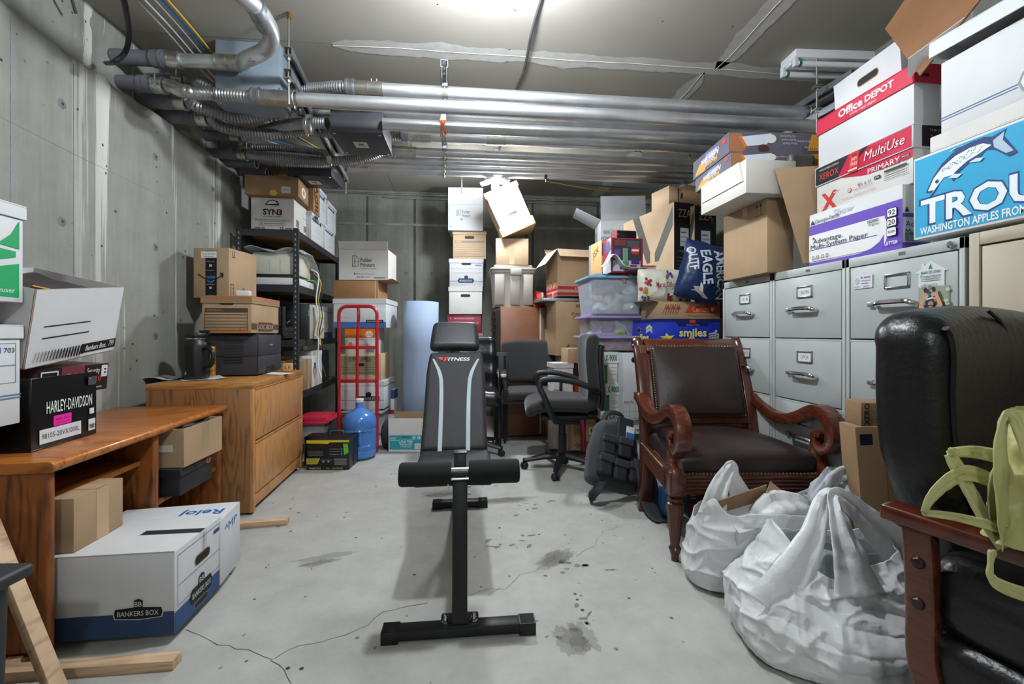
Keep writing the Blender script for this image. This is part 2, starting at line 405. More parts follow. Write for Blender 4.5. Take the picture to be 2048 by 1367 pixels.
crack([(0.0019, 1.7016, 0.0), (0.1005, 1.7416, 0.0), (0.1489, 1.7264, 0.0), (0.2196, 1.8197, 0.0), (0.2983, 1.8504, 0.0), (0.393, 1.9452, 0.0)])
crack([(0.0785, 1.6938, 0.0), (0.13, 1.7385, 0.0)], .0016)
crack([(0.4855, 1.9491, 0.0), (0.6052, 2.0403, 0.0), (0.6859, 2.1803, 0.0), (0.8075, 2.226, 0.0)], .0016)
STN = mat('#77756b', .8, var=.25, vs=30, key=None)
def stain(name, cx, cy, rx, ry, rot, mt, n=46, amp=.45):
    mb = M(); seed = random.uniform(0, 90); ca, sa = math.cos(R(rot)), math.sin(R(rot)); p = []
    for i in range(n):
        a = 2*math.pi*i/n; k = 1+amp*noise.noise((math.cos(a)*1.7+seed, math.sin(a)*1.7, 0))+amp*.7*noise.noise((math.cos(a)*6+seed, math.sin(a)*6, 3))
        x, y = rx*k*math.cos(a), ry*k*math.sin(a); p.append((cx+x*ca-y*sa, cy+x*sa+y*ca, .0004))
    c = len(p); mb.add(p+[(cx, cy, .0004)], [(i, (i+1) % c, c) for i in range(c)], mt); return mb.obj(name, floor, smooth=False)
for px_ in ((0.4019, 1.8803, 0.0), (0.2809, 2.1241, 0.0), (0.3679, 1.4767, 0.0), (0.3524, 2.5536, 0.0)):
    for k in range(9):
        stain('stain', px_[0]+random.gauss(0,.075), px_[1]+random.gauss(0,.05), random.uniform(.006,.03), random.uniform(.004,.012), random.uniform(-20,60), STN)
SOFT = mat('#807d70', .8, var=.3, vs=14, alpha=.22)
for px_, rx, ry, ro in (((0.3904, 1.9323, 0.0), .16, .05, 35), ((0.3558, 1.4283, 0.0), .06, .09, 10), ((0.228, 2.6437, 0.0), .22, .05, 5), ((-0.1695, 2.8093, 0.0), .14, .035, 8), ((0.8621, 2.5015, 0.0), .12, .04, 20), ((-0.6492, 2.03, 0.0), .12, .03, 15)):
    for k in range(3): stain('stain', px_[0]+random.gauss(0,.03), px_[1]+random.gauss(0,.02), rx*random.uniform(.5,1), ry*random.uniform(.6,1), ro, SOFT, 60, .5).location.z = .0002*k
for k in range(34):
    stain('stain', random.uniform(-1.0,1.3), random.uniform(1.4,3.6), random.uniform(.003,.012), random.uniform(.002,.006), random.uniform(0,180), STN, 16)
PALE = mat('#aaa9a3', .6, var=.05, vs=20)

# left wall with the broken-out pocket the conduits come through
def edge(y): return 2.315+.025*noise.noise((y*2.3, 1, 0))+.014*noise.noise((y*8, 2, 0)) if y > 2.0 else 2.315
def lw(i, j):
    y = YF+(YB-YF)*i; z = ZC*1.002*j
    d = 0
    if y > 1.95 and y < 4.9:
        k = (z-edge(y))/.035; k = max(0, min(1, k)); k2 = max(0, min(1, (y-1.95)/.25)); d = -(.07+.02*noise.noise((y*5, z*5, 0)))*k*k2
        d += .006*noise.noise((y*14, z*14, 5))*k*k2
    return (XL+d, y, z)
mb = M(); mb.grid(lw, 260, 130, CL); wl = struct(mb.obj('wall_left', ang=50))
# form tie holes in a grid: a shallow cone with a dark core
TH_ = mat('#6d6e6c', .85, var=.15, vs=30); THD = mat('#3c3d3c', .9, var=.1)
tie = M(); tie.lathe([(.0,.0005),(.007,.0005),(.0075,.003),(.014,.002),(.021,.0008),(.023,0)], TH_, 14); tie.lathe([(0,.0012),(.006,.0012),(.006,0)], THD, 8)
tm = tie.obj('tie_hole', wl); tm.rotation_euler = (0, R(90), 0); first = True
def ties(proto, parent, pts, rot):
    for k, p in enumerate(pts):
        o = proto if k == 0 else proto.copy()
        if k: COL.objects.link(o)
        o.parent = parent; o.location = p; o.rotation_euler = rot
LT = [(XL, y, z) for y in (1.14, 1.68, 2.22, 2.83, 3.42) for z in (.38, .99, 1.52, 2.06) if not (y < 1.5 and z < .6)]
ties(tm, wl, LT, (0, R(90), 0))
# board-mark ridges and chalk lines on the left wall
RIDGE = mat('#7b7b74', .9, var=.15)
def ridge(y, z0, z1, col, w=.002):
    m_ = M(); m_.box((XL-.002, y-w, z0), (XL+.0012, y+w, z1), col); m_.obj('chalk_line' if col is not RIDGE else 'form_seam', wl, smooth=False)
CHB = mat('#6f8196', .9, var=.3, vs=30); CHR = mat('#9c7568', .9, var=.3, vs=30)
ridge(1.86, 1.15, 2.6, CHB, .0009); ridge(1.99, 1.2, 2.3, CHB, .0008)
ridge(2.28, .75, 2.28, RIDGE); ridge(3.55, .5, 2.28, RIDGE)
m_ = M(); q = [(-1.85, 1.9505, 1.8701), (-1.85, 2.3146, 1.8533), (-1.85, 2.9128, 1.8413)]
m_.tube([(XL+.0004, p[1], p[2]) for p in q], .0009, CHR, 4); m_.obj('chalk_line', wl)

# back wall with panel seams, tie holes and the horizontal cold joint
mb = M(); mb.box((XL-.2, YB, -.1), (XR+.2, YB+.2, ZC), CB); wb = struct(mb.obj('wall_back', smooth=False))
BSM = mat('#4c4c47', .9, var=.2, vs=12)
for x, w in ((-1.17,.012), (-.62,.014), (.72,.02), (.80,.014), (1.62,.016), (2.1,.01), (-.05,.012)):
    m_ = M(); m_.box((x-w, YB-.003, .02), (x+w, YB+.01, ZC-.07), BSM); m_.obj('form_seam', wb, bevel=.002, seg=1)
LGT = mat('#8f8f88', .9, var=.2, vs=6)
m_ = M(); m_.box((XL, YB-.006, 2.28), (XR, YB+.01, 2.31), LGT); m_.obj('cold_joint', wb, bevel=.004)
t2 = tm.copy(); t2.data = tm.data; COL.objects.link(t2)
ties(t2, wb, [(x, YB, z) for x in (-1.02, -.72, -.42, .35, .95, 1.3, 1.75) for z in (.55, 1.15, 1.72)], (R(90), 0, 0))
# walls not in view close the room
mb = M(); mb.box((XR, YF, -.1), (XR+.2, YB, ZC), CB); struct(mb.obj('wall_right', smooth=False))
mb = M(); mb.box((XL-.3, YF-.15, -.1), (XR+.2, YF, ZC), PAINT); struct(mb.obj('wall_front', smooth=False))

# ceiling: drywall sheets with open and taped joints
DRY = mat('#a39e94', .85, var=.025, vs=3)
DRY2 = mat('#9f9a8f', .85, var=.03, vs=3)
mb = M(); mb.box((XL-.3, YF-.15, ZC+.012), (XR+.2, YB+.2, ZC+.15), PAINT); ceil = struct(mb.obj('ceiling', smooth=False))
ys = [-2.6, -1.0, .22, 1.44, 2.66, 3.88, 5.34]; xs0 = [-1.95, -.85, 1.585, 2.44]
k = 0
for j in range(6):
    xs = xs0 if j % 2 == 1 else [-1.95, .35, 2.44]
    if j == 3: xs = [-1.95, 1.585, 2.44]
    if j == 4: xs = [-1.95, 1.52, 2.44]
    for i in range(len(xs)-1):
        p = M(); p.box((xs[i]+.0015, ys[j]+.0015, ZC), (xs[i+1]-.0015, ys[j+1]-.0015, ZC+.012), DRY if (i+j) % 2 else DRY2); p.obj('drywall_panel', ceil, bevel=.002, seg=1)
MUD = mat('#c6c4be', .8, var=.06, vs=18)
def mud(x0, y0, x1, y1, w, seed):
    a, b = Vector((x0, y0)), Vector((x1, y1)); n = int((b-a).length/.03); t = (b-a).normalized(); nn = Vector((-t.y, t.x)); vs = []; m_ = M()
    for i in range(n+1):
        p = a+(b-a)*i/n; e = min(1, min(i, n-i)/5+.25)
        for s in (-1, 1):
            ww = w*e*(1+.5*noise.noise((i*.12, seed+s*5, 0))+.25*noise.noise((i*.6, seed+s*9, 2)))
            vs.append((p.x+nn.x*ww*s, p.y+nn.y*ww*s, ZC-.0012))
    m_.add(vs, [(2*i, 2*i+1, 2*i+3, 2*i+2) for i in range(n)], MUD)
    m_.tube([(a.x+(b.x-a.x)*i/9+nn.x*w*.15*random.uniform(-1,1), a.y+(b.y-a.y)*i/9+nn.y*w*.15*random.uniform(-1,1), ZC-.0012) for i in range(10)], .002, MUD, 5)
    m_.obj('joint_compound', ceil, smooth=False)
mud(-.78, 2.66, 2.42, 2.66, .065, 1); mud(-1.3, 3.88, 2.4, 3.88, .07, 2)
mud(1.585, 2.66, 1.585, 1.44, .07, 3); mud(1.52, 3.86, 1.52, 2.7, .06, 4); mud(1.58, 5.3, 1.58, 3.9, .07, 5)
SCW = M(); SCW.lathe([(0,-.0005),(.004,-.001),(.0055,.0005)], THD, 8)
sw = SCW.obj('screw_dimple', ceil)
ties(sw, ceil, [(x, y, ZC) for x in (-.55, -.15, .25, 1.05, 1.45) for y in (1.5, 1.9, 2.28, 2.6, 2.72, 3.1, 3.5)], (0, 0, 0))

# ---------------------------------------------------------------- conduits under the ceiling
def corr(mb, path, r, mt, pitch=.0165, seg=12):
    p = resample(spline(path, 14), pitch/4); mb.tube(p, [r*(1, .93, .82, .93)[i % 4] for i in range(len(p))], mt, seg)
def sleeve(mb, p, d, L, r, mt, seg=16, ribs=()):
    p = Vector(p); d = Vector(d).normalized(); pr = []
    mb.tube([p, p+d*L], r, mt, seg)
    for q in ribs: mb.tube([p+d*(L*q-.004), p+d*(L*q+.004)], r*1.05, mt, seg)
def conduit(label, stub=None, stub_len=.22, r=.0365, flex=None, fr=.035, fm=None, pipe=None, x0=None, name='conduit', group=None):
    """stub = start on the wall, flex = way points, pipe = (Y, Z) of the straight run from x0 to the right wall"""
    o = stub or (x0, pipe[0], pipe[1]); t = thing(name, label, 'conduit', o, 0, group); off = Vector(o)
    L = lambda p: Vector(p)-off
    if stub:
        m = M(); m.tube([L(stub)+Vector((-.1,0,0)), L(stub)+Vector((stub_len,0,0))], r*1.08, PVC, 16); m.obj('wall_stub', t)
        m = M(); sleeve(m, L(stub)+Vector((stub_len-.09,0,0)), (1,0,0), .07, r*1.2, PVC, 16, (.5,)); m.obj('coupling', t)
        if flex:
            m = M(); sleeve(m, L(stub)+Vector((stub_len-.02,0,0)), (1,0,-.05), .06, r*1.24, ZINC, 16, (.1,.9))
            m.tube([L(stub)+Vector((stub_len+.01,-r*1.1,-.03)), L(stub)+Vector((stub_len+.01,-r*1.1,.05))], .004, ZINC, 6); m.obj('clamp', t)
    if flex:
        m = M(); pts = ([Vector(stub)+Vector((stub_len,0,0)), Vector(stub)+Vector((stub_len+.06,0,-.003))] if stub else [])+[Vector(q) for q in flex]
        if pipe and x0 is not None: pts += [Vector((x0-.16, pipe[0], pipe[1])), Vector((x0-.1, pipe[0], pipe[1]))]
        corr(m, [p-off for p in pts], fr, fm or FLEXG); m.obj('flexible_section', t)
    if pipe:
        if flex:
            m = M(); sleeve(m, (x0-.13-off.x, pipe[0]-off.y, pipe[1]-off.z), (1,0,0), .05, r*1.28, GALV, 16, (.2,.8)); m.obj('clamp', t)
            m = M(); sleeve(m, (x0-.08-off.x, pipe[0]-off.y, pipe[1]-off.z), (1,0,0), .16, r*1.14, ZINC, 18, (.45,)); 
            for q in (.01, .04): m.tube([(x0+q-off.x, pipe[0]-off.y, pipe[1]-off.z+r), (x0+q-off.x, pipe[0]-off.y, pipe[1]-off.z+r+.022)], .004, ZINC, 6)
            m.obj('connector', t)
        m = M(); m.tube([(x0-off.x, pipe[0]-off.y, pipe[1]-off.z), (XR-off.x-.002, pipe[0]-off.y, pipe[1]-off.z)], r, STEEL, 20); m.obj('pipe', t)
    return t
def yz(p): return (p[1], p[2])
P1, P2, P3 = yz((-0.12, 2.6158, 2.4198)), yz((-0.1159, 2.5249, 2.2912)), yz((-0.1325, 2.8885, 2.4043))
P4, P5, P6 = yz((-0.1256, 2.737, 2.2757)), yz((-0.146, 3.1814, 2.4096)), yz((-0.1599, 3.4844, 2.4174))
P7, P8, P9 = yz((-0.1682, 3.6661, 2.4207)), yz((-0.1742, 3.7974, 2.4243)), yz((-0.1817, 3.959, 2.4488))
xw = -1.92
# top bend, out of the wall and up towards the ceiling
t = thing('conduit', 'steel conduit leaving the wall at top left and bending upward beside the grey box', 'conduit', (-1.92, 2.6146, 2.519))
o = Vector(t.location); e1 = Vector((-1.2648, 2.361, 2.3874))-o; m = M(); m.tube([(0,0,0), (.27,0,0)], .04, PVC, 16); m.obj('wall_stub', t)
m = M(); sleeve(m, (.2,0,0), (1,0,0), .08, .046, PVC, 16, (.6,)); m.obj('coupling', t)
m = M(); sleeve(m, (.28,0,0), (1,0,0), .07, .044, ZINC, 18, (.1,.9)); m.obj('connector', t)
y1, z1 = e1.y, e1.z
pth = [(.28,0,0), (e1.x-.1,0,.002), (e1.x+.0,0,.005)]+[tuple(Vector(q)-o) for q in ((-1.0992, 2.3239, 2.375), (-0.9865, 2.2722, 2.3968), (-0.9194, 2.1849, 2.4116), (-0.9062, 2.0629, 2.4243), (-0.9443, 1.9462, 2.4255), (-0.9538, 1.8868, 2.4158))]
m = M(); m.tube(spline(pth, 8), .0365, STEEL, 18); m.obj('pipe', t)
m = M(); sleeve(m, (e1.x-.13,0,.003), (1,0,0), .13, .0425, ZINC, 18, (.05,.5,.95)); m.obj('connector', t)
c = Vector((-0.918, 2.1244, 2.4217))-o; d = Vector((-0.9155, 2.0136, 2.4273))-o-c; m = M(); sleeve(m, c-d*.1, d, .13, .042, GALV, 18, (.05,.5,.95)); m.obj('connector', t)
m = M(); m.box((-.016,-.001,-.012),(.016,.001,.012), ink('#1f4f86'), Matrix.Translation(Vector((-1.05, 2.2736, 2.3495))-o)); m.obj('sticker', t, smooth=False)
conduit('corrugated conduit feeding the lowest thick pipe in front of the dark junction box', (-1.92, 2.6494, 2.3965), .2, flex=[(-1.4612, 2.4615, 2.2698), (-1.356, 2.5311, 2.3001)], fm=FLEX, pipe=P2, x0=-1.0316)
conduit('short corrugated conduit from the wall into the left side of the grey ceiling box', (-1.92, 2.8893, 2.5534), .16, r=.032, fr=.036, flex=[(-1.5695, 2.7741, 2.4843), (-1.4755, 2.7645, 2.443)])
conduit('highest straight conduit, its corrugated end leaving the grey ceiling box', None, flex=[(-1.1432, 2.7506, 2.4302), (-1.0485, 2.7409, 2.4242), (-0.95, 2.7208, 2.4485)], fr=.036, pipe=P1, x0=-0.5614)
conduit('sagging corrugated conduit that dips below the grey ceiling box', (-1.92, 2.8069, 2.3852), .22, flex=[(-1.5695, 2.7741, 2.3395), (-1.4057, 2.8378, 2.3226), (-1.2293, 2.9001, 2.3743), (-1.0966, 2.9469, 2.4617)], pipe=P3, x0=-0.8797)
conduit('corrugated conduit sagging under the dark junction box to a thin coupled pipe', (-1.92, 2.968, 2.3667), .25, flex=[(-1.521, 2.9501, 2.3021), (-1.3016, 2.998, 2.2957), (-1.0471, 3.0725, 2.3576), (-0.7378, 3.1414, 2.3721)], pipe=P5, x0=-0.3315)
conduit('corrugated conduit running into the left side of the dark junction box', (-1.92, 3.4671, 2.4668), .2, flex=[(-1.4718, 3.1662, 2.3566), (-1.2092, 2.9986, 2.3522), (-0.9797, 2.8746, 2.3241), (-0.861, 2.8323, 2.3099)])
conduit('corrugated conduit rising in a long wave to the pipe over the back shelves', (-1.92, 3.486, 2.345), .24, flex=[(-1.3867, 3.4389, 2.3108), (-1.0407, 3.484, 2.3196), (-0.7841, 3.4979, 2.3661)], r=.033, fr=.037, pipe=P6, x0=-0.473)
conduit('thin corrugated conduit high behind the long wavy one', (-1.92, 3.6525, 2.4712), .2, r=.025, fr=.03, flex=[(-1.4797, 3.6696, 2.4776), (-1.1898, 3.7204, 2.4786)], pipe=P7, x0=-0.8302)
conduit('corrugated conduit low behind the long wavy one, above the back shelves', (-1.92, 3.7239, 2.3937), .2, r=.03, fr=.035, flex=[(-1.522, 3.7745, 2.3805), (-1.223, 3.8243, 2.3942)], pipe=P8, x0=-0.9047)
conduit('thick straight conduit leaving the dark junction box', None, pipe=P4, x0=-0.5067)
t = conduit('straight conduit nearest the back wall, wrapped with one black tape ring', None, pipe=P9, x0=-1.208, r=.042)
m = M(); q = 0.71-t.location.x; m.tube([(q-.012,0,0),(q+.012,0,0)], .0435, BLK, 18); m.obj('tape_ring', t)
for lab, a, L in (('upper open grey plastic pipe end poking out of the wall', (-1.92, 3.6316, 2.3304), .28), ('lower open grey plastic pipe end poking out of the wall', (-1.92, 3.8136, 2.3267), .28)):
    t = thing('pipe_stub', lab, 'pipe', a); m = M(); m.lathe([(.034,0),(.034,L),(.029,L),(.029,.02)], PVC, 18, Matrix.Rotation(R(90),4,'Y')); m.obj('pipe', t)
# couplings on the straight runs
def coupling(px, pz, x, r, L=.14):
    m = M(); sleeve(m, (x, pz[0], pz[1]), (1,0,0), L, r*1.13, ZINC, 16, (.05,.5,.95)); return tag(m.obj('pipe_coupling'), px, 'coupling')
coupling('zinc sleeve coupling on the thin pipe left of the ceiling cable', P5, 0.1411, .0365)

# strut trapezes: perforated channel with hanger rods and pipe straps
def channel(mb, p0, p1, w=.041, h=.041, mt=None):
    p0, p1 = Vector(p0), Vector(p1); t = (p1-p0).normalized(); s = t.cross(Vector((0,0,1))).normalized(); L = (p1-p0).length
    Tm = Matrix((( t.x, s.x, 0, p0.x), (t.y, s.y, 0, p0.y), (t.z, s.z, 1, p0.z), (0,0,0,1))); mt = mt or GALV; k = .0025
    for lo, hi in (((0,-w/2,h/2-k),(L,w/2,h/2)), ((0,-w/2,-h/2),(L,-w/2+k,h/2-k)), ((0,w/2-k,-h/2),(L,w/2,h/2-k)), ((0,-w/2,-h/2),(L,-w/2+.01,-h/2+k)), ((0,w/2-.01,-h/2),(L,w/2,-h/2+k))): mb.box(lo, hi, mt, Tm)
    n = int(L/.05)
    for i in range(n):
        c = (i+.5)*L/n; mb.prism([(c+.014*math.cos(a*math.pi/4)*1.1, .0065*math.sin(a*math.pi/4)) for a in range(8)], h/2-k-.0012, h/2-k-.0004, mat('#d8d3c8', .5, var=0), Tm)
def strap(mb, x, yzp, r, zt):
    y, z = yzp; p = [(x, y+r*1.08*math.cos(a), z+r*1.08*math.sin(a)) for a in [math.pi*(i/14)*2+math.pi/2 for i in range(15)]]
    mb.tube(p, .0028, STEEL, 6, asp=1, up=(1,0,0)); 
    mb.grid(lambda u, v: (x+(v-.5)*.036, y+r*1.06*math.cos(2*math.pi*u), z+r*1.06*math.sin(2*math.pi*u)), 20, 2, ZINC, cu=True)
    mb.box((x-.016, y-.004, z+r), (x+.016, y+.004, zt), GALV)
    mb.tube([(x, y, z-r-.018), (x, y, z-r)], .008, ZINC, 8)
def trapeze(label, rods, bars, straps):
    t = thing('strut_trapeze', label, 'pipe hanger', (0,0,0))
    for (x, y, zb) in rods:
        m = M(); m.tube([(x,y,zb),(x,y,ZC)], .0055, ZINC, 8); m.obj('hanger_rod', t)
        m = M(); m.lathe([(.012,ZC-.03),(.012,ZC)], mat('#a27f3f', .4, metal=1), 6, Matrix.Translation((x,y,0))); m.obj('ceiling_anchor', t)
        for b in bars:
            if abs(b[0][2]) and abs(y-b[0][1]) < .4 or abs(y-b[1][1]) < .4:
                m = M(); m.box((x-.02,y-.02,b[0][2]-.027),(x+.02,y+.02,b[0][2]-.021), ZINC); m.tube([(x,y,b[0][2]-.042),(x,y,b[0][2]-.026)], .011, ZINC, 6); m.obj('nut', t)
    for b in bars: m = M(); channel(m, *b); m.obj('strut_channel', t)
    for (x, p, r, zt) in straps: m = M(); strap(m, x, p, r, zt); m.obj('pipe_strap', t)
    return t

def lx(y): return -.93-.085*(y-2.4)
trapeze('two tier perforated strut rack hung on rods at the left, over the dark junction box', [(lx(2.42),2.42,2.21), (lx(4.02),4.02,2.24)],
    [((lx(2.40),2.40,2.48),(lx(4.0),4.0,2.48)), ((lx(2.40),2.40,2.365),(lx(4.05),4.05,2.365))],
    [(lx(P2[0]),P2,.0365,2.35),(lx(P3[0]),P3,.0365,2.45),(lx(2.80),(2.80,2.27),.045,2.35),(lx(P6[0])+.0,(3.44,2.33),.045,2.35)])
trapeze('perforated strut crossing the pipes in mid ceiling with orange string tied to it', [(-.05,4.1,2.30)], [((-.125,2.46,2.50),(-.205,4.1,2.50))],
    [(-.13,P1,.0365,2.48),(-.145,P4,.0365,2.48),(-.15,P3,.0365,2.48),(-.165,P5,.0365,2.48),(-.175,P6,.033,2.48),(-.185,P7,.028,2.48),(-.19,P8,.03,2.48),(-.2,P9,.042,2.48)])
xr_ = 2.12
trapeze('two tier strut rack at the right, beneath the unlit tube light', [(2.0733,2.4216,2.15),(2.08,3.95,2.2)],
    [((2.2,2.30,2.49),(2.05,4.05,2.49)),((2.2,2.30,2.36),(2.05,4.05,2.36)),((2.32,2.2,2.50),(2.25,4.05,2.50))],
    [(2.17,P1,.0365,2.48),(2.17,P2,.0365,2.35),(2.14,P3,.0365,2.47),(2.15,P4,.0365,2.35),(2.12,P5,.0365,2.47)])
m = M(); p0 = Vector((-.145, P4[0]-.045, P2[1]-.02))
for q in ([(-.02,0,.03),(.0,0,-.02),(.012,0,-.06),(.018,0,-.055),(.02,0,-.045)], [(.02,0,.03),(.0,0,-.01),(-.015,0,-.075)], [(-.005,0,.02),(.004,0,-.02),(-.008,.004,-.05)]):
    m.tube(spline([p0+Vector(k) for k in q], 5), .0035, mat('#e2571c', .5, var=.1), 6)
tag(m.obj('orange_string'), 'bright orange string tied round the strut in mid ceiling', 'string')

# junction boxes
def junction(label, lo, hi, col, sticker=True, screws=True, rot=0, group=None):
    w, d, h = [hi[i]-lo[i] for i in range(3)]; t = thing('junction_box', label, 'junction box', lo, rot)
    mt = mat(col, .45, var=.04, spec=.4); m = M(); m.box((0,0,.006),(w,d,h), mt); m.obj('body', t, bevel=.004)
    m = M(); m.box((-.004,-.004,0),(w+.004,d+.004,.006), mt); c = m.obj('cover', t, bevel=.002)
    for x in (.02, w-.02):
        for y in (.02, d-.02): q = M(); q.lathe([(0,-.004),(.007,-.003),(.008,0)], ZINC, 8, Matrix.Translation((x,y,0))); q.obj('screw', c)
    if sticker:
        printing(t, w, d, lambda u, v, z: (u, v, -.0008-z), [('r',.33,.38,.6,.66,'#cfcfcb'),('r',.42,.45,.44,.55,'#333333'),('r',.45,.45,.46,.55,'#333333'),('r',.47,.45,.5,.55,'#333333'),('r',.51,.45,.52,.55,'#333333')], 'barcode_sticker')
    return t
a = Vector((-1.4358, 2.68, 2.3273)); junction('large blue grey steel box screwed to the ceiling by the left wall', (a.x, a.y, 2.335), (a.x+.355, a.y+.17, ZC), '#7f8c96', sticker=False)
a = Vector((-0.8239, 2.7581, 2.2856)); junction('charcoal junction box with a barcode sticker above the hand truck', (a.x, a.y, 2.225), (a.x+.31, a.y+.33, 2.36), '#3b3b40', rot=0)
a = Vector((-1.3879, 3.5798, 2.2459)); junction('charcoal junction box with a barcode sticker above the shelf boxes', (a.x, a.y, 2.235), (a.x+.33, a.y+.30, 2.30), '#343438')

# cables
def cable(label, pts, r, col, name='cable', n=8, group=None, mt=None):
    m = M(); m.tube(spline(pts, n), r, mt or mat(col, .5, var=.05), 8); return tag(m.obj(name), label, 'cable', group)
cable('armoured grey cable curving over the ceiling to the lamp cluster', [(0.3752, 2.1279, 2.6875), (0.365, 2.2646, 2.6833), (0.356, 2.4364, 2.6733), (0.3609, 2.7777, 2.6805), (0.3332, 3.0519, 2.6845), (0.311, 3.6071, 2.6678), (0.2931, 4.0412, 2.6668)], .008, '#77797b', mt=mat('#808284', .45, metal=.8, var=.1))
cable('black cable looping out of a hole in the left wall', [(-1.86, 2.481, 2.4058), (-1.6361, 2.228, 2.2703), (-1.5929, 2.2337, 2.3209), (-1.5284, 2.1668, 2.3623), (-1.4263, 2.0055, 2.366), (-1.3729, 1.8996, 2.3921)], .011, '#17171a')
for lab, col, dx, dz in (('white cable at the ceiling, nearest the room', '#c9c9c6', 0, 0), ('blue cable at the ceiling among white ones', '#2f6fb0', .03, 0), ('yellow cable at the ceiling among white ones', '#c9a83a', .06, 0), ('white cable at the ceiling, closest to the left wall', '#b9b9b6', -.09, .01), ('thin white cable running between the yellow cable and the wall', '#d2d2cf', -.05, -.005)):
    cable(lab, [(-1.50+dx*.8, 1.2, 2.66+dz), (-1.53+dx, 1.9, 2.655+dz), (-1.56+dx+.02, 2.5, 2.66), (-1.56+dx, 3.1, 2.65), (-1.45+dx*.6, 3.7, 2.63), (-1.2, 4.3, 2.64)], .0055, col, group=None)
cable('dark cable dropping beside the black loop on the left wall', [(-1.72,1.2,2.64),(-1.74,1.7,2.66),(-1.78,2.1,2.63),(-1.84,2.28,2.52)], .007, '#4a4a4c')
cable('blue cable sagging under the ceiling above the corrugated runs', [(-1.638, 3.6858, 2.5731), (-1.4206, 3.7138, 2.5228), (-1.1213, 3.7536, 2.4703)], .006, '#3f79b8')
cable('white cable sagging beside the blue one above the corrugated runs', [(-1.6553, 3.7077, 2.574), (-1.4488, 3.7368, 2.511), (-1.148, 3.7764, 2.466)], .006, '#d0d0cd')
cable('yellow cable drooping over the boxes at the back right', [(0.71, 3.9483, 2.3873), (1.2931, 4.1902, 2.4026), (1.8619, 4.333, 2.4418), (2.5273, 4.3655, 2.5207)], .006, '#b98f28')
cable('blue cable drooping over the boxes at the back right', [(0.71, 3.9483, 2.4009), (1.1958, 4.2001, 2.4515), (1.8826, 4.3812, 2.4991), (2.5548, 4.413, 2.5582)], .006, '#3c5f8a')
cable('upper thin steel conduit along the top of the back wall', [(-1.7,5.32,2.655),(-1.0,5.32,2.65),(.3,5.32,2.645),(2.3,5.32,2.62)], .011, '#9a9c9e', 'thin_conduit', mt=GALV)
cable('lower thin steel conduit along the top of the back wall', [(-1.0,5.33,2.62),(-.8,5.325,2.605),(.3,5.325,2.605),(2.3,5.325,2.585)], .009, '#9a9c9e', 'thin_conduit', mt=GALV)

# lamps
LENS = glow('#fff7ea', 22)
def led(label, loc, tilt=0):
    t = thing('led_lamp', label, 'ceiling lamp', loc); hs = mat('#d5d7da', .4, var=0)
    m = M(); m.lathe([(.03,.285),(.03,.13),(.045,.11),(.05,.04),(.045,0)], hs, 20); m.obj('socket', t)
    for k in range(5):
        a = 2*math.pi*k/5+.35; Tm = Matrix.Rotation(a,4,'Z') @ Matrix.Translation((.095,0,-.005)) @ Matrix.Rotation(R(14),4,'Y')
        m = M(); m.rbox((.12,.075,.022), .01, hs, 2, T=Tm); w = m.obj('lamp_wing', t)
        m = M(); m.lathe([(0,-.0155),(.025,-.015),(.03,-.0112)], LENS, 16, Tm @ Matrix.Scale(1.6,4,(1,0,0))); m.obj('lens', w)
    m = M(); m.lathe([(0,-.03),(.03,-.026),(.035,0)], LENS, 16); m.obj('lens', t); return t
led('lit five panel lamp cluster on the ceiling over the back boxes', LAMP_BACK)
def bulb(label, loc, watts):
    t = thing('ceiling_bulb', label, 'ceiling lamp', loc); r = .06
    g = glow('#ffffff', watts/(math.pi*4*math.pi*r*r), (.93, 1, 1.07)); m = M(); m.lathe([(r*math.sin(math.pi*i/10), -r*math.cos(math.pi*i/10)) for i in range(11)], g, 20); m.obj('bulb', t)
    m = M(); m.lathe([(.02,r-.01),(.022,ZC-loc[2]-.02),(.05,ZC-loc[2]-.02),(.05,ZC-loc[2])], mat('#d5d7da', .4, var=0), 20); m.obj('socket', t)
bulb('lit bare bulb on the ceiling over the exercise bench', LAMP_FRONT, FRONT_W); bulb('added bare fill bulb near the front wall, behind the camera', LAMP_FILL, FILL_W)
# unlit tube light at the right
a = Vector((1.934, 2.4157, 2.703)); t = thing('tube_light', 'unlit white double tube light fixed to the ceiling at right', 'ceiling lamp', (a.x, a.y, 2.62), -3)
wm = mat('#cfd1d2', .4, var=.02); m = M(); m.prism([(0,0),(.13,0),(.13,.07),(0,.07)], 0, 1.22, wm, Matrix.Rotation(R(90),4,'Y') @ Matrix.Rotation(R(90),4,'Z') @ Matrix.Translation((0,0,0))); 
m = M(); m.box((0,-.0,.02),(1.2,.14,.07), wm); m.box((0,.045,.0),(1.2,.095,.02), wm); m.obj('housing', t, bevel=.004)
for y in (.015, .125):
    m = M(); m.tube([(.02,y,-.012),(1.18,y,-.012)], .0165, mat('#e2e4e3', .3, var=0), 14); tb = m.obj('tube', t)
    m = M(); m.tube([(.022,y,-.012),(.04,y,-.012)], .0172, mat('#2a7a4d', .4, var=0), 14); m.obj('green_ring', tb)
    m = M(); m.box((-.005,y-.012,-.03),(.02,y+.012,.03), wm); m.obj('tube_holder', t, bevel=.002)

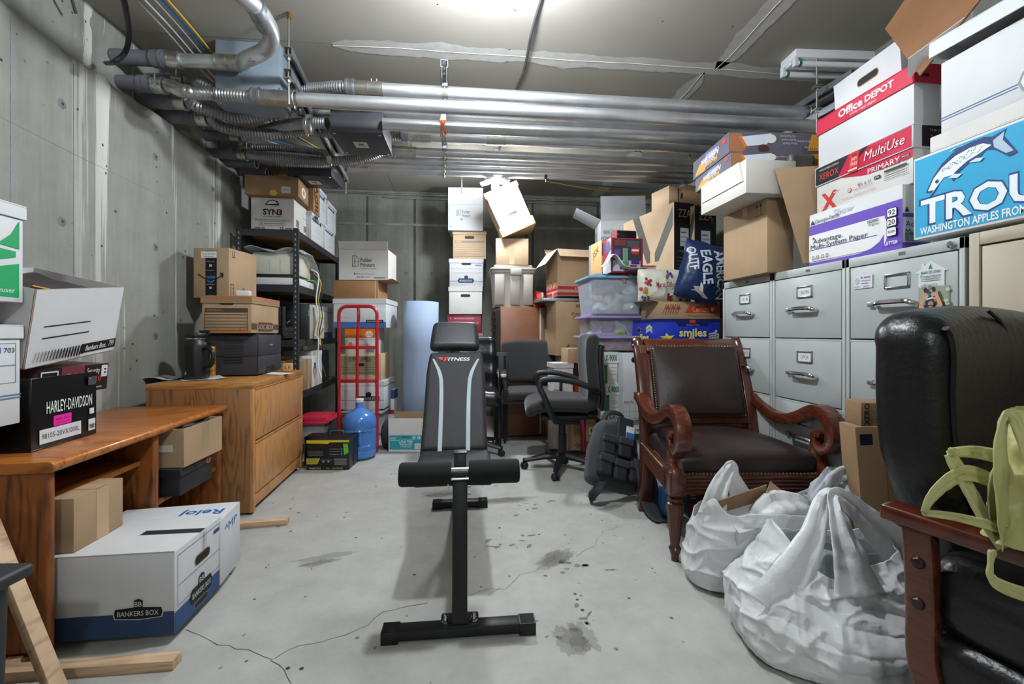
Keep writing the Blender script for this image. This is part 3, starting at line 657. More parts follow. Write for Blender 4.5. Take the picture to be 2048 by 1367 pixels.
# ---------------------------------------------------------------- oak desk, lateral file and what stands on them
OAKX = wood('#5a2f12', '#8d5424', 0, 'oakx', .38); OAKY = wood('#8a5a2a', '#b57f44', 1, 'oaky', .35); OAKZ = wood('#522a0f', '#8a5023', 2, 'oakz', .38)
OAKF = wood('#9c6c3a', '#bd8752', 2, 'oakf', .36); OAKN = wood('#62411f', '#8d6239', 2, 'oakn', .4)
DESKY = wood('#7c4317', '#b26c2e', 1, 'desky', .3)
PINE = wood('#a98a6a', '#c7a988', 1, 'pine', .7, coat=0); PINEX = wood('#a98a6a', '#c7a988', 0, 'pinex', .7, coat=0)
t = thing('desk', 'low orange oak credenza desk with open bays along the left wall', 'desk', (-1.262, 1.485, .036), 92.6)
# local: x along the length (away), y towards the wall (left), z up
DL, DD, DH = 1.055, .52, .582
def rounded_panel(x0, x1, z0, z1, d0=.012):
    m = M(); q = [(x0, DD), (x1, DD), (x1, d0+.012)]+[(x0+(x1-x0)/2+(x1-x0)/2*math.cos(a), d0+.012-.012*math.sin(a)*1.0) for a in [math.pi*i/8 for i in range(9)]]+[(x0, d0+.012)]
    m.prism(q, z0, z1, OAKZ); return m
q = [( -.015, DD)]; m = M()
prof = [(DD, 0), (.02, 0)]+[(.0+.018-.018*math.cos(a)*1-.0, .018-.018*math.sin(a)) for a in [math.pi/2-math.pi*i/8 for i in range(9)]][0:0]
edge_ = [(.006-.018*math.sin(math.pi*i/8), .018+.018*math.cos(math.pi*i/8)) for i in range(9)]
m.prism([(y, z) for y, z in [(DD, .036)]+edge_+[(DD, 0)]], -.012, DL+.012, DESKY, Matrix(((0,0,1,0),(1,0,0,0),(0,1,0,DH-.036),(0,0,0,1))))
m.obj('desk_top', t, bevel=.004)
rounded_panel(0, .03, 0, DH-.036).obj('end_panel', t, bevel=.002)
rounded_panel(DL-.03, DL, 0, DH-.036).obj('end_panel', t, bevel=.002)
rounded_panel(.50, .53, .22, DH-.036).obj('divider', t, bevel=.002)
m = M(); m.box((.03, DD-.015, .2), (DL-.03, DD, DH-.036), OAKZ); m.obj('back_panel', t)
m = M(); m.box((.03, .07, .42), (.50, DD-.015, .44), OAKX); m.obj('shelf', t, bevel=.002)
m = M(); m.box((.53, .03, .235), (DL-.03, DD-.015, .255), OAKX); m.obj('shelf', t, bevel=.002)
for lo, hi in (((.40,DD-.0165,.34),(.47,DD-.015,.405)), ((.33,DD-.0165,.27),(.39,DD-.015,.37))):
    m = M(); m.box(lo, hi, mat('#b79a78', .8, var=.05)); m.obj('paper_tag', t, smooth=False)
m = M(); m.box((.0,.03,-.012),(.03,.5,.0), BLK); m.obj('glide', t)
# strips of timber the desk stands on
def stick(label, a, b, w, h, mt=PINEX, up=(0,0,1)):
    a, b = Vector(a), Vector(b); d = b-a; u = d.normalized(); s = u.cross(Vector(up)).normalized(); n = s.cross(u)
    o = thing('timber_strip', label, 'timber', a); m = M()
    m.add([p for p in [s*(i*w/2)+n*(j*h)+u*k for k in (0, d.length) for (i, j) in ((-1,0),(1,0),(1,1),(-1,1))]], [(3,2,1,0),(4,5,6,7),(0,1,5,4),(1,2,6,5),(2,3,7,6),(3,0,4,7)], mt)
    m.obj('strip', o, bevel=.0015); return o
stick('bare wood strip under the near end of the oak desk', (-0.8748, 1.433, 0.0), (-1.75, 1.43, 0), .042, .030)
stick('bare wood strip lying on the floor at the far end of the oak desk', (-0.9414, 2.4413, 0.0), (-1.7, 2.34, 0), .042, .030)
stick('bare wood strip running from front to back beneath the oak desk', (-1.36, 1.45, .0), (-1.40, 2.27, .0), .042, .030, PINE)
stick('long bare wood plank leaning at the lower left corner of the photo', (-1.0449, 1.2597, 0.0), (-1.3978, 1.4296, 0.4645), .045, .02, PINE, (1,0,.3))
# lateral file
t = thing('lateral_file_cabinet', 'golden oak two drawer lateral file cabinet under the printer', 'cabinet', (-1.18, 2.575, .012), 92.9)
FL, FD, FH = .862, .535, .722
m = M(); m.box((0,.02,0),(.022,FD,FH-.03), OAKN); m.obj('end_panel', t, bevel=.002)
m = M(); m.box((0,0,0),(.03,.02,FH-.03), OAKF); m.obj('front_stile', t, bevel=.002)
m = M(); m.box((FL-.03,0,0),(FL,.02,FH-.03), OAKF); m.obj('front_stile', t, bevel=.002)
m = M(); m.box((FL-.022,.02,0),(FL,FD,FH-.03), OAKN); m.obj('end_panel', t, bevel=.002)
m = M(); m.box((.022,FD-.01,0),(FL-.022,FD,FH-.03), OAKN); m.box((.022,.03,.02),(FL-.022,FD-.01,FH-.06), OAKN); m.obj('carcass', t)
m = M(); m.box((-.002,-.004,FH-.034),(FL+.002,FD,FH), OAKY); m.obj('cabinet_top', t, bevel=.004)
for z0, z1 in ((.395,.675),(.095,.375)):
    m = M(); m.box((.034,.0,z0),(FL-.034,.03,z1), OAKF); d = m.obj('drawer', t, bevel=.003)
    m = M(); m.box((.034,-.003,z1),(FL-.034,.02,z1+.012), OAKY); m.obj('finger_pull', d, bevel=.002)
m = M(); m.box((.034,.008,.02),(FL-.034,.03,.085), OAKF); m.obj('plinth', t, bevel=.002)
for x in (.03, FL-.05):
    for y in (.03, FD-.05): m = M(); m.lathe([(.018,-.012),(.018,0)], BLK, 10, Matrix.Translation((x,y,0))); m.obj('glide', t)

# printer, its boxes, the mug
PK = mat('#33343a', .5, var=.04); PK2 = mat('#26272b', .6, var=.05)
x, y, z, yaw, a, b, h = (-1.3199, 2.9496, 0.7355, 95, 0.4371, 0.3114, 0.2713)
t = thing('printer', 'dark grey laser printer on the lateral file cabinet', 'printer', (x,y,z), yaw)
m = M(); m.box((.004,.004,.006),(a,b,h-.01), PK); m.obj('body', t, bevel=.008)
m = M(); m.box((.02,.02,h-.012),(a-.02,b-.02,h), PK); m.obj('top_cover', t, bevel=.005)
m = M(); m.box((-.004,.006,h*.47),(.012,b*.98,h*.93), PK); m.box((.0,-.003,.02),(a*.98,.01,h*.46), PK); m.box((.0,-.004,h*.47),(a*.98,.01,h*.95), PK); m.obj('side_panel', t, bevel=.004)
m = M()
for i in range(9): m.box((-.0062,b*.28,h*.33+i*h*.062),(-.003,b*.62,h*.33+i*h*.062+.008), PK2)
m.box((-.006,b*.70,h*.62),(-.003,b*.88,h*.80), PK2); m.obj('vent', t)['kind'] = 'stuff'
m = M(); m.box((.3*a,-.0045,.008),(.65*a,0,.05), DARK); m.obj('paper_slot', t)
printing(t, a, h, lambda u, v, z: (u, -.0045-z, v), [('t','brother',.5,.72,.05,'#c9ccd0')])
carton('storage_box', 'kraft file storage box with orange lid trim on top of the printer', 'box', (-1.335, 2.8908, 1.0068, 91, 0.4123, 0.2863, 0.2305), KRAFT, lid=.045, lidmat=KRAFT2,
  prints={'L': [('r',.04,.02,.97,.07,'#c96a2b'),('r',.06,.56,.93,.68,'#4b3d33'),('t','CONTENTS:',.09,.62,.05,'#b08a63',{'al':'l'})]+[('l',.06,.5-.085*i,.93,.5-.085*i,.012,'#4b3d33') for i in range(6)]+[('l',.06,.08,.06,.6,.012,'#4b3d33'),('l',.93,.08,.93,.6,.012,'#4b3d33'),('l',.78,.075,.78,.16,.012,'#4b3d33')],
          'R': [('r',0,.10,1,.26,'#4b4038'),('r',0,.27,1,.29,'#d1702c'),('p',[(.25,.05),(.72,.05),(.85,.18),(.72,.31),(.25,.31),(.12,.18)],'#4b4038'),('t','DOC BOX',.48,.18,.14,'#c3a27c',{'w':.6})]}, holes=[('L',.5,.82,.085,.026)],
  lidprints={'L':[('r',0,.88,1,1,'#c96a2b')],'R':[('r',0,.88,1,1,'#c96a2b')]})
carton('shipping_box', 'brown shipping box sealed with black printed tape, on the storage box over the printer', 'box', (-1.5389, 3.0323, 1.2373, 82, 0.2893, 0.2374, 0.3252), KRAFT, top='closed',
  prints={'L': [('r',.34,0,.66,.94,'#15181c'),('t','prime',.5,.42,.085,'#3f9fcf',{'w':.24}),('r',.22,.8,.66,.93,'#d8d8d4'),('t','Hiromi Art Wear',.44,.88,.03,'#444444',{'w':.36}),('t','Documents',.44,.83,.03,'#444444'),
                ('l',.40,.34,.5,.31,.016,'#3f9fcf'),('l',.5,.31,.6,.35,.016,'#3f9fcf'),('l',.14,.48,.3,.40,.022,'#2a211a'),('l',.3,.40,.5,.36,.022,'#2a211a'),('l',.5,.36,.72,.40,.022,'#2a211a'),('l',.72,.40,.84,.47,.022,'#2a211a'),('l',.76,.49,.85,.48,.022,'#2a211a'),('l',.85,.48,.83,.40,.022,'#2a211a'),
                ('t','prime',.5,.04,.07,'#3f9fcf',{'w':.24}),('r',.46,.62,.54,.67,'#b8a98f'),('r',.46,.18,.54,.22,'#b8a98f'),('r',.38,.72,.62,.735,'#777777'),('r',.4,.54,.6,.555,'#777777'),('r',.38,.26,.62,.275,'#777777')],
          'R': [('f',.05,.03,.16,.28,.012,'#2d251e'),('l',.07,.09,.14,.09,.008,'#2d251e'),('l',.07,.14,.14,.14,.008,'#2d251e'),('l',.07,.2,.14,.2,.008,'#2d251e'),('l',.12,.84,.12,.95,.012,'#2d251e'),('l',.18,.84,.18,.95,.012,'#2d251e'),('l',.09,.83,.21,.83,.01,'#2d251e')]},
  flaps=[])
t = thing('plug_adapter', 'small white plug adapter in front of the brown shipping box', 'adapter', (-1.4174, 2.9646)+(1.2373+.001,), 100)
m = M(); m.rbox((.05,.085,.04), .012, WHITE, 2, c=(0,0,.02)); m.obj('body', t)
m = M(); [m.box((-.006+q,-.003,.04),(-.003+q,.004,.056), CHROME) for q in (-.004,.012)]; m.obj('prong', t)['kind']='stuff'
# mug
p = Vector((-1.5872, 2.7759, 0.7293)); MB_ = mat('#111214', .42, var=.05)
t = thing('travel_mug', 'large black insulated travel mug with handle on loose papers', 'mug', (p.x, p.y, .742))
hM = .29; m = M(); m.lathe([(.058,0),(.064,.006),(.066,.02),(.066,.19),(.062,.21),(.052,.224),(.052,.232)], MB_, 28); m.obj('body', t)
m = M(); m.lathe([(.053,.231),(.053,.238)], CHROME, 28); m.obj('steel_ring', t)
m = M(); m.lathe([(.058,.238),(.061,.242),(.061,.262),(.057,.268)], MB_, 28); m.box((.02,-.012,.266),(.065,.012,.282), MB_); m.obj('lid', t, bevel=.0)
m = M(); m.tube(spline([(.05,-.03,.175),(.085,-.045,.18),(.115,-.055,.16),(.118,-.056,.10),(.095,-.05,.068),(.055,-.03,.062)], 6), .011, MB_, 10); m.obj('handle', t)
m = M(); m.poly([(-.034+.007*math.cos(q)*(1 if math.sin(q) < 0 else 1-math.sin(q)), -.0578, .03+.011*math.sin(q)+.006) for q in [2*math.pi*i/14 for i in range(14)]], ink('#8d8f92')); m.obj('drop_logo', t, loc=(0.009,-.0035,0))
def sheet(label, cx, cy, z, w, l, rot, col='#d4d5d3', curl=.02, prints=(), name='paper', seed=0, cat='paper'):
    t = thing(name, label, cat, (cx, cy, z), rot); pt = lambda u, v, q=0: (u-w/2, v-l/2, .001+curl*max(0, noise.noise((u*7+seed, v*7, seed)))+curl*1.2*max(0, (u/w-.75))*2+q)
    m = M(); m.grid(lambda i, j: pt(i*w, j*l), 12, 12, mat(col, .6, var=.03)); m.obj('sheet', t)
    if prints: printing(t, w, l, lambda u, v, q: pt(u, v, q+.0006), prints, 'printing')
    return t
sheet('curled white leaflet headed 10 MIN at the left edge of the lateral file', -1.7741, 2.8151, .7355, .24, .16, 8, prints=[('t','10 MIN',.22,.6,.13,'#17181a',{'w':.3,'b':.02}),('t','RENT WEEK',.62,.55,.10,'#17181a',{'w':.4,'b':.02}),('r',.1,.2,.9,.24,'#555555'),('r',.1,.3,.8,.34,'#777777')], curl=.03)
sheet('loose white papers under the black travel mug', -1.6057, 2.8381, .7358, .21, .28, 40, curl=.008, seed=3)
sheet('white envelope under the front edge of the wooden dice block', -1.2739, 3.0957, .7356, .11, .2, 60, curl=.003, seed=5)
p = Vector((-1.2788, 3.3073, 0.7263)); t = thing('wooden_block', 'small pale wooden block with burned letters beside the printer', 'toy block', (p.x, p.y, .7365), 12)
m = M(); m.box((-.03,-.03,0),(.03,.03,.055), mat('#c49b63', .6, var=.1)); m.obj('block', t, bevel=.004)
printing(t, .06, .055, lambda u, v, z: (u-.03, -.03-z, v), [('t','S E',.5,.5,.45,'#7a5730')])
t = thing('cork_jar', 'orange and white patterned box behind the black mug', 'box', (-1.5828, 2.9162, .7365), 10)
m = M(); m.box((-.02,-.02,0),(.02,.02,.19), mat('#c98b2e', .6, var=.5, vs=90)); m.obj('body', t, bevel=.003); m = M(); m.box((-.019,-.0206,.12),(.02,-.02,.185), WHITE); m.obj('label', t, smooth=False)

# boxes stacked on and below the desk
x, y, z, yaw, a, b, h = (-1.4165, 1.5894, 0.6195, 94, 0.2816, 0.3, 0.2403)
BX = mat('#0d0e10', .3, var=.1, vs=14, spec=.5)
t = thing('clothing_carton', 'glossy black open carton with a bright pink sticker on the oak desk', 'box', (x,y,z), yaw); m = M(); w = .004
m.box((0,0,0),(a,b,w), BX)
for lo, hi in (((0,0,w),(a,w,h)), ((0,w,w),(w,b,h)), ((0,b-w,w),(a,b,h*.85)), ((a-w,w,w),(a,b-w,h*.45))): m.box(lo, hi, BX)
m.obj('body', t, bevel=.0012, seg=1)
printing(t, a, h, lambda u, v, q: (u, -q, v), [('t','HARLEY-DAVIDSON',.56,.565,.17,'#d9e3dc',{'w':.71,'b':.006,'al':'c'}),('rr',.30,.28,.57,.43,.02,'#e0249c'),('t','FINAL SALE',.435,.37,.03,'#7a1f56',{'w':.2}),('l',.33,.32,.54,.32,.008,'#9a2b6c'),('r',.10,.07,.72,.27,'#cfd2d6'),('t','98105-20VX/000L',.41,.17,.075,'#17181a',{'w':.56}),('r',.86,.34,.94,.43,'#d0d3d6'),('r',.84,.08,.96,.26,'#d0d3d6')]+[('r',.855+.012*i,.11,.860+.012*i+.003*(i%2),.18,'#222222') for i in range(8)]+[('r',.82,.80,.96,.93,'#3b4046'),('r',.84,.89,.87,.92,'#b04a2a')])
# maroon box leaning in the black carton
t = thing('envelope_carton', 'maroon and black envelope carton tilted inside the black carton', 'box', (x-.05, y+.07, z+.16), 0, rot=(4, 0, 94)); a2, b2, h2 = .33, .20, .105
MR = mat('#6d3a41', .45, var=.06); m = M(); m.box((0,0,0),(a2,b2,h2), MR); m.obj('body', t, bevel=.002)
printing(t, a2, h2, lambda u, v, q: (u, -q, v), [('r',0,0,1,1,'#1c1416'),('r',.3,0,.62,1,'#6d2f38'),('t','500',.5,.45,.62,'#d9c6c2',{'w':.27}),('t','Security',.76,.78,.2,'#dcd7d6',{'w':.2}),('t','#10',.8,.45,.22,'#c0433b'),('f',.88,.5,.98,.95,.06,'#d5d2d0'),('t','E',.93,.73,.3,'#d5d2d0',{'b':.03}),('f',.03,.2,.25,.9,.05,'#d5d2d0'),('r',.66,.1,.9,.16,'#998888')])
printing(t, a2, b2, lambda u, v, q: (u, v, h2+q), [('r',.25,.3,.55,.62,'#e2e0de')], 'white_label')
# tilted open tray
t = carton('file_box', 'open white file box tilted on the black carton, lettered 799', 'box', (x-.02, y+.0, z+h+.028, 93.5, .40, .32, .27), WHITE, top='open', inner=KRAFTO, tilt=(0, 0, 0),
  prints={'R': [('l',.12,.52,.62,.52,.016,'#17181a'),('l',.12,.37,.62,.37,.016,'#17181a'),('r',.56,.065,1,.20,'#17181a'),('t','Bankers Box.',.74,.13,.075,'#d9d9d8',{'w':.26,'sh':.25,'b':.01}),('t','799',.94,.14,.09,'#d9d9d8',{'w':.07,'sh':.2})]+[('p',[(.06+.03*i,.065),(.064+.03*i+.0012*i,.065),(.079+.03*i+.0012*i,.20),(.075+.03*i,.20)],'#17181a') for i in range(17)]})
t.rotation_euler = (Matrix.Rotation(R(93.5),3,'Z') @ Matrix.Rotation(R(-7),3,'Y') @ Matrix.Rotation(R(13),3,'X')).to_euler()
JK = mat('#3a2f2f', .6, var=.2, bump=.3, bs=12); m = M(); m.rbox((.37,.28,.10), .04, JK, 6, fn=lambda p: p+Vector((0,0,.035*noise.noise((p.x*9, p.y*9, 1)))), c=(0,0,0))
j = thing('folded_jacket', 'dark brown folded garment in the tilted white file box', 'clothing', (0,0,0)); m.obj('cloth', j); j.matrix_world = Matrix.Translation(t.location) @ t.rotation_euler.to_matrix().to_4x4() @ Matrix.Translation((.20,.16,.205))
m = M(); m.tube([(-.14,-.10,.06),(-.09,-.12,.05)], .004, mat('#c9a24a', .3, metal=1, var=0), 6); m.obj('zip_pull', j)
# white lidded boxes at the left edge
carton('archive_box', 'white lidded box numbered 703 at the left edge beneath the green printed box', 'box', (-1.405, 1.19, .722, 92.5, .37, .38, .312), WHITE, lid=.042,
  prints={'R': [('f',.3,.42,.96,.82,.006,'#7089a8'),('t','703',.90,.75,.05,'#3a414a',{'w':.09}),('r',.68,.72,.83,.78,'#46749f'),('l',.3,.6,.96,.6,.006,'#7089a8'),('l',.0,.30,1,.30,.01,'#53789c'),('l',.0,.27,1,.27,.01,'#53789c')]})
carton('archive_box', 'white lidded box with a big green print at the left edge of the photo', 'box', (-1.392, 1.19, 1.105, 92.5, .365, .36, .306), WHITE, lid=.042,
  prints={'R': [('p',[(.2,.05),(.96,.05),(.96,.40),(.7,.32),(.45,.28),(.2,.28)],'#159457'),('p',[(.2,.32),(.6,.35),(.93,.46),(.93,.52),(.6,.54),(.2,.54)],'#159457'),('p',[(.77,.57),(.96,.55),(.96,.84),(.89,.69)],'#159457'),('t','yerhaeuser',.77,.12,.05,'#dfe9e2',{'w':.3})]})
carton('packing_carton', 'tall brown carton under the white box numbered 703', 'box', (-1.47, 1.12, 0, 90, .35, .36, .72), KRAFT)
carton('packing_carton', 'flat brown carton between the two white boxes at the left edge', 'box', (-1.44, 1.20, 1.036, 90, .3, .3, .068), KRAFT)
# under the desk
carton('banker_box', 'large white file box with blue base sticking out from under the oak desk', 'box', (-0.947, 1.5363, 0.0315, 91, 0.285, 0.52, 0.2658), WHITE, top='plain',
  prints={'L': [('r',0,0,1,.28,'#2d4468'),('p',[(.66,.22),(.80,.20),(.93,.22),(.94,.29),(.93,.35),(.80,.37),(.66,.35),(.65,.29)],'#c9c9c4'),('p',[(.665,.228),(.80,.21),(.925,.228),(.934,.29),(.925,.342),(.80,.36),(.665,.342),(.657,.29)],'#15171a'),('p',[(.77,.35),(.795,.33),(.82,.35),(.82,.44),(.795,.46),(.77,.44)],'#15171a'),('t','BB',.795,.395,.06,'#c9c9c4',{'w':.04,'b':.01}),('t','BANKERS BOX',.795,.285,.06,'#c9c9c4',{'w':.235,'b':.008})],
          'R': [('r',0,0,1,.25,'#2f4a75'),('f',.05,.30,.95,.93,.006,'#46618a'),('l',.05,.55,.95,.55,.006,'#46618a'),('r',.8,.83,.93,.88,'#2f4a75'),('p',[(.32,.14),(.72,.14),(.76,.24),(.72,.33),(.32,.33),(.28,.24)],'#15171a'),('p',[(.46,.32),(.58,.32),(.58,.42),(.52,.45),(.46,.42)],'#15171a'),('t','BB',.52,.37,.07,'#c9c9c4'),('t','BANKERS BOX',.52,.235,.07,'#c9c9c4',{'w':.4,'b':.008}),('r',.555,.62,.565,.98,'#15171a'),('r',.60,.7,.608,.98,'#15171a')],
          'T': [('r',.50,0,.62,.38,'#2a2a2c'),('r',.0,.0,.015,1,'#8a7256')]}, holes=[('R',.55,.66,.09,.03),('R',.52,.08,.08,.02)])
carton('mailing_box', 'white printed box lying behind the large white file box under the desk', 'box', (-0.9474, 1.8058, 0.033, 97, 0.2, 0.42, 0.2526), WHITE, top='plain',
  prints={'TL': [('t','Reloj',.75,.5,.25,'#2f62a8',{'w':.36,'flip':1,'b':.02})], 'R': [('t','^MP',.5,.8,.13,'#3f78b8',{'w':.6})]})
carton('taped_carton', 'plain brown taped carton on the large white file box under the desk', 'box', (-1.2653, 1.5608, 0.2973, 91, 0.21, 0.25, 0.1771), KRAFT, tape=[('R',.42,0,.68,1)], prints={'T':[('r',.42,0,.68,1,'#b99c78')]})
carton('shoe_box', 'black shoe box with an orange shield emblem in the right bay of the oak desk', 'box', (-1.2523, 2.0682, 0.2925, 91, 0.2516, 0.3, 0.121), mat('#1d1f22', .55, var=.06), lid=.035,
  lidprints={'R': [('p',[(.74,.5),(.79,.95),(.86,.95),(.91,.5),(.86,.05),(.79,.05)],'#b5532a'),('p',[(.78,.5),(.805,.75),(.845,.75),(.87,.5),(.845,.25),(.805,.25)],'#2a1a14'),('r',.74,.42,.91,.58,'#b5532a'),('t','HARLEY',.825,.5,.12,'#2a1a14'),('o',.40,.45,.022,.2,'#050505')]})
t = carton('cardboard_tray', 'brown cut down cardboard tray of coiled cables on the black shoe box', 'box', (-1.2381, 2.0717, 0.4135, 90, 0.3017, 0.3, 0.1743), KRAFT, top='open', prints={'L': [('r',.25,.42,.85,.60,'#c9c3b6'),('r',.5,.46,.55,.52,'#555555')]}, tape=[('R',.45,.3,.62,1,mat('#a08868',.3,var=.02))])
k = Vector((-1.2381, 2.0717, 0.5878))
for i, (lab, col, dx, dz) in enumerate((('black ribbed hose coil in the brown cardboard tray', '#1c1d20', .1, -.02), ('green cord coil in the brown cardboard tray', '#5f9a3a', .06, -.05))):
    m = M(); pts = [Vector((k.x-.10-.03*i, k.y+.18, k.z+dz))+Vector((.07*math.cos(q), .12*math.sin(q), .006*q/6)) for q in [2*math.pi*j/14 for j in range(28)]]
    m.tube(pts, .012, mat(col, .5, var=.1), 8); tag(m.obj('cable_coil'), lab, 'cable')
# black bin at the corner
t = thing('plastic_bin', 'dark grey rounded plastic bin edge at the lower left corner of the photo', 'bin', (-1.165, .965, 0), -4)
m = M(); m.rbox((.34,.30,.50), .05, mat('#232427', .5, var=.05), 3, fn=lambda p: Vector((p.x*(.92+.12*p.z), p.y*(.92+.12*p.z), p.z)), c=(0,0,.25)); m.obj('body', t); m = M(); m.rbox((.355,.315,.03), .012, mat('#2b2c30', .5, var=.05), 3, c=(0,0,.475)); m.obj('rim', t)

# ---------------------------------------------------------------- steel shelving and its load
SB = mat('#2b2d31', .5, var=.08, metal=.2); PB = mat('#a27d52', .8, var=.15, vs=60)
SX, SY, SA, SD = -1.318, 3.60, 1.36, .445
t = thing('shelving_unit', 'black bolted steel shelving unit in the back left corner', 'shelving', (SX, SY, 0), 93)
for (x, y) in ((0,0),(SA-.035,0),(0,SD-.035),(SA-.035,SD-.035)):
    m = M(); fx = x < .1; fy = y < .1
    m.box((x,y,0),(x+.035,y+.002,1.83), SB) if fy else m.box((x,y+.033,0),(x+.035,y+.035,1.83), SB)
    m.box((x,y,0),(x+.002,y+.035,1.83), SB) if fx else m.box((x+.033,y,0),(x+.035,y+.035,1.83), SB)
    p = m.obj('post', t); m = M()
    for i in range(44):
        zc = .04+i*.0405
        for q in ([(-.0006, y+.018)] if fx else []): m.prism([(y+.012,zc-.009),(y+.024,zc-.009),(y+.021,zc+.004),(y+.018,zc+.012),(y+.015,zc+.004)], -.0006, -.0002, mat('#8b8d90', .5, var=0), Matrix(((0,0,1,x),(1,0,0,0),(0,1,0,0),(0,0,0,1))))
        if fy: m.prism([(x+.012,zc-.009),(x+.024,zc-.009),(x+.021,zc+.004),(x+.018,zc+.012),(x+.015,zc+.004)], .0002, .0006, DARK, Matrix(((1,0,0,0),(0,0,-1,y),(0,1,0,0),(0,0,0,1))))
    s = m.obj('slots', p, smooth=False, fix=False); s['kind'] = 'stuff'
LV = (.10, .535, .955, 1.385, 1.815)
for z in LV:
    for lo, hi in (((.0,.001,z-.055),(SA,.006,z)), ((.0,SD-.006,z-.055),(SA,SD-.001,z)), ((.001,0,z-.055),(.006,SD,z)), ((SA-.006,0,z-.055),(SA-.001,SD,z))):
        m = M(); m.box(lo, hi, SB); m.box((lo[0],lo[1],z-.004) if hi[0]-lo[0] > .1 else (lo[0]-.0,lo[1],z-.004), (hi[0],hi[1]+.0,z), SB); m.obj('beam', t, bevel=.001, seg=1)
    m = M(); m.box((.008,.008,z-.016),(SA-.008,SD-.008,z-.003), PB); m.obj('shelf_board', t)
ZT = LV[4]+.001
carton('oil_case', 'white motor oil case on the near end of the top shelf', 'box', (-1.369, 3.6583, 1.816, 93, 0.4095, 0.3169, 0.2599), WHITE2,
  prints={'L': [('t','SYN3',.5,.57,.17,'#17181a',{'w':.45,'b':.03}),('t','3',.66,.57,.17,'#8f1f22',{'w':.085,'b':.03}),('t','ENGINE, PRIMARY & TRANSMISSION',.5,.43,.03,'#17181a',{'w':.45,'b':.01}),('t','FULL SYNTHETIC MOTORCYCLE LUBRICANT',.5,.32,.05,'#3a3a3a',{'w':.82}),('f',.18,.15,.80,.27,.008,'#333333'),('p',[(.21,.18),(.27,.18),(.24,.25)],'#b39a20'),('l',.3,.21,.76,.21,.02,'#777777'),('t','20W-50',.2,.07,.07,'#17181a',{'w':.24,'b':.01}),('t','12',.72,.07,.08,'#17181a',{'b':.03}),('l',.8,.07,.96,.07,.03,'#555555'),('p',[(.32,.77),(.66,.77),(.62,.90),(.5,.94),(.40,.90)],'#17181a'),('p',[(.36,.80),(.62,.82),(.58,.88),(.5,.91),(.42,.88)],'#d9d9d6')],
          'R': [('r',.12,.2,.3,.42,'#777777'),('r',.6,.2,.85,.4,'#777777'),('l',.5,.62,.85,.62,.02,'#99999a')]}, tape=None)
carton('flat_carton', 'brown carton with a yellow dot and white label, on the motor oil case', 'box', (-1.3143, 3.6024, 2.0759, 94, 0.2753, 0.3887, 0.1534), KRAFT2, prints={'L': [('o',.53,.13,.07,.15,'#c3b84a'),('r',.68,.14,.85,.48,'#c8c2b4'),('l',.71,.3,.82,.33,.03,'#777777'),('t','M. Villor',.75,.88,.09,'#2e2118',{'sh':.3})], 'R': [('o',.5,.45,.22,.28,'#d8d5cc'),('o',.5,.45,.08,.14,'#777a88')]})
carton('flat_carton', 'orange brown carton highest of the pile in the back left corner', 'box', (-1.4382, 3.8865, 2.2293, 94, 0.3, 0.3654, 0.1842), KRAFTO, prints={'L': [('t','8-20/31/7',.4,.6,.3,'#5a3d1f',{'w':.45}),('l',.60,.05,.60,.5,.06,'#251a12'),('l',.82,.05,.82,.5,.06,'#251a12')]})
ax = 0
def shelf_pos(u, v): 
    c, s_ = math.cos(R(93)), math.sin(R(93)); return (SX+u*c-v*s_, SY+u*s_+v*c)
def on_shelf(name, label, cat, u, v, z, a, b, h, mt, **k):
    x, y = shelf_pos(u, v); return carton(name, label, cat, (x, y, z, 93, a, b, h), mt, **k)
bbp = {'R': [('r',.05,.74,.62,.82,'#3f6f9c'),('p',[(.62,.78),(.74,.70),(.80,.92)],'#17181a'),('l',.1,.55,.9,.55,.01,'#9aa4ad'),('l',.1,.42,.9,.42,.01,'#9aa4ad'),('l',.3,.2,.8,.3,.012,'#b9bcc0')]}
gw = 'white record boxes on the far end of the top shelf'
on_shelf('record_box', 'white record box with blue print, near one of the lower pair on the top shelf', 'box', .37, .005, ZT, .40, .40, .245, WHITE, lid=.03, prints=bbp, group=gw)
on_shelf('record_box', 'white record box with blue print, far one of the lower pair on the top shelf', 'box', .80, .005, ZT, .40, .40, .245, WHITE, lid=.03, prints=bbp, group=gw)
on_shelf('record_box', 'white record box behind the tall fragile carton on the top shelf', 'box', .62, .02, ZT+.246, .30, .38, .30, WHITE, lid=.03, prints=bbp, group=gw)
on_shelf('record_box', 'white record box farthest back in the upper row on the top shelf', 'box', .935, .01, ZT+.246, .34, .38, .26, WHITE, lid=.03, prints=bbp, group=gw)
on_shelf('tall_carton', 'tall tan carton marked fragile, behind the motor oil case', 'box', .38, -.01, ZT+.246, .20, .40, .315, KRAFTO, prints={'R': [('t','FRAGILE',.5,.5,.28,'#3a2a1a',{'rot':-90,'b':.02}),('r',.1,.35,.2,.9,'#6d4c28')]})
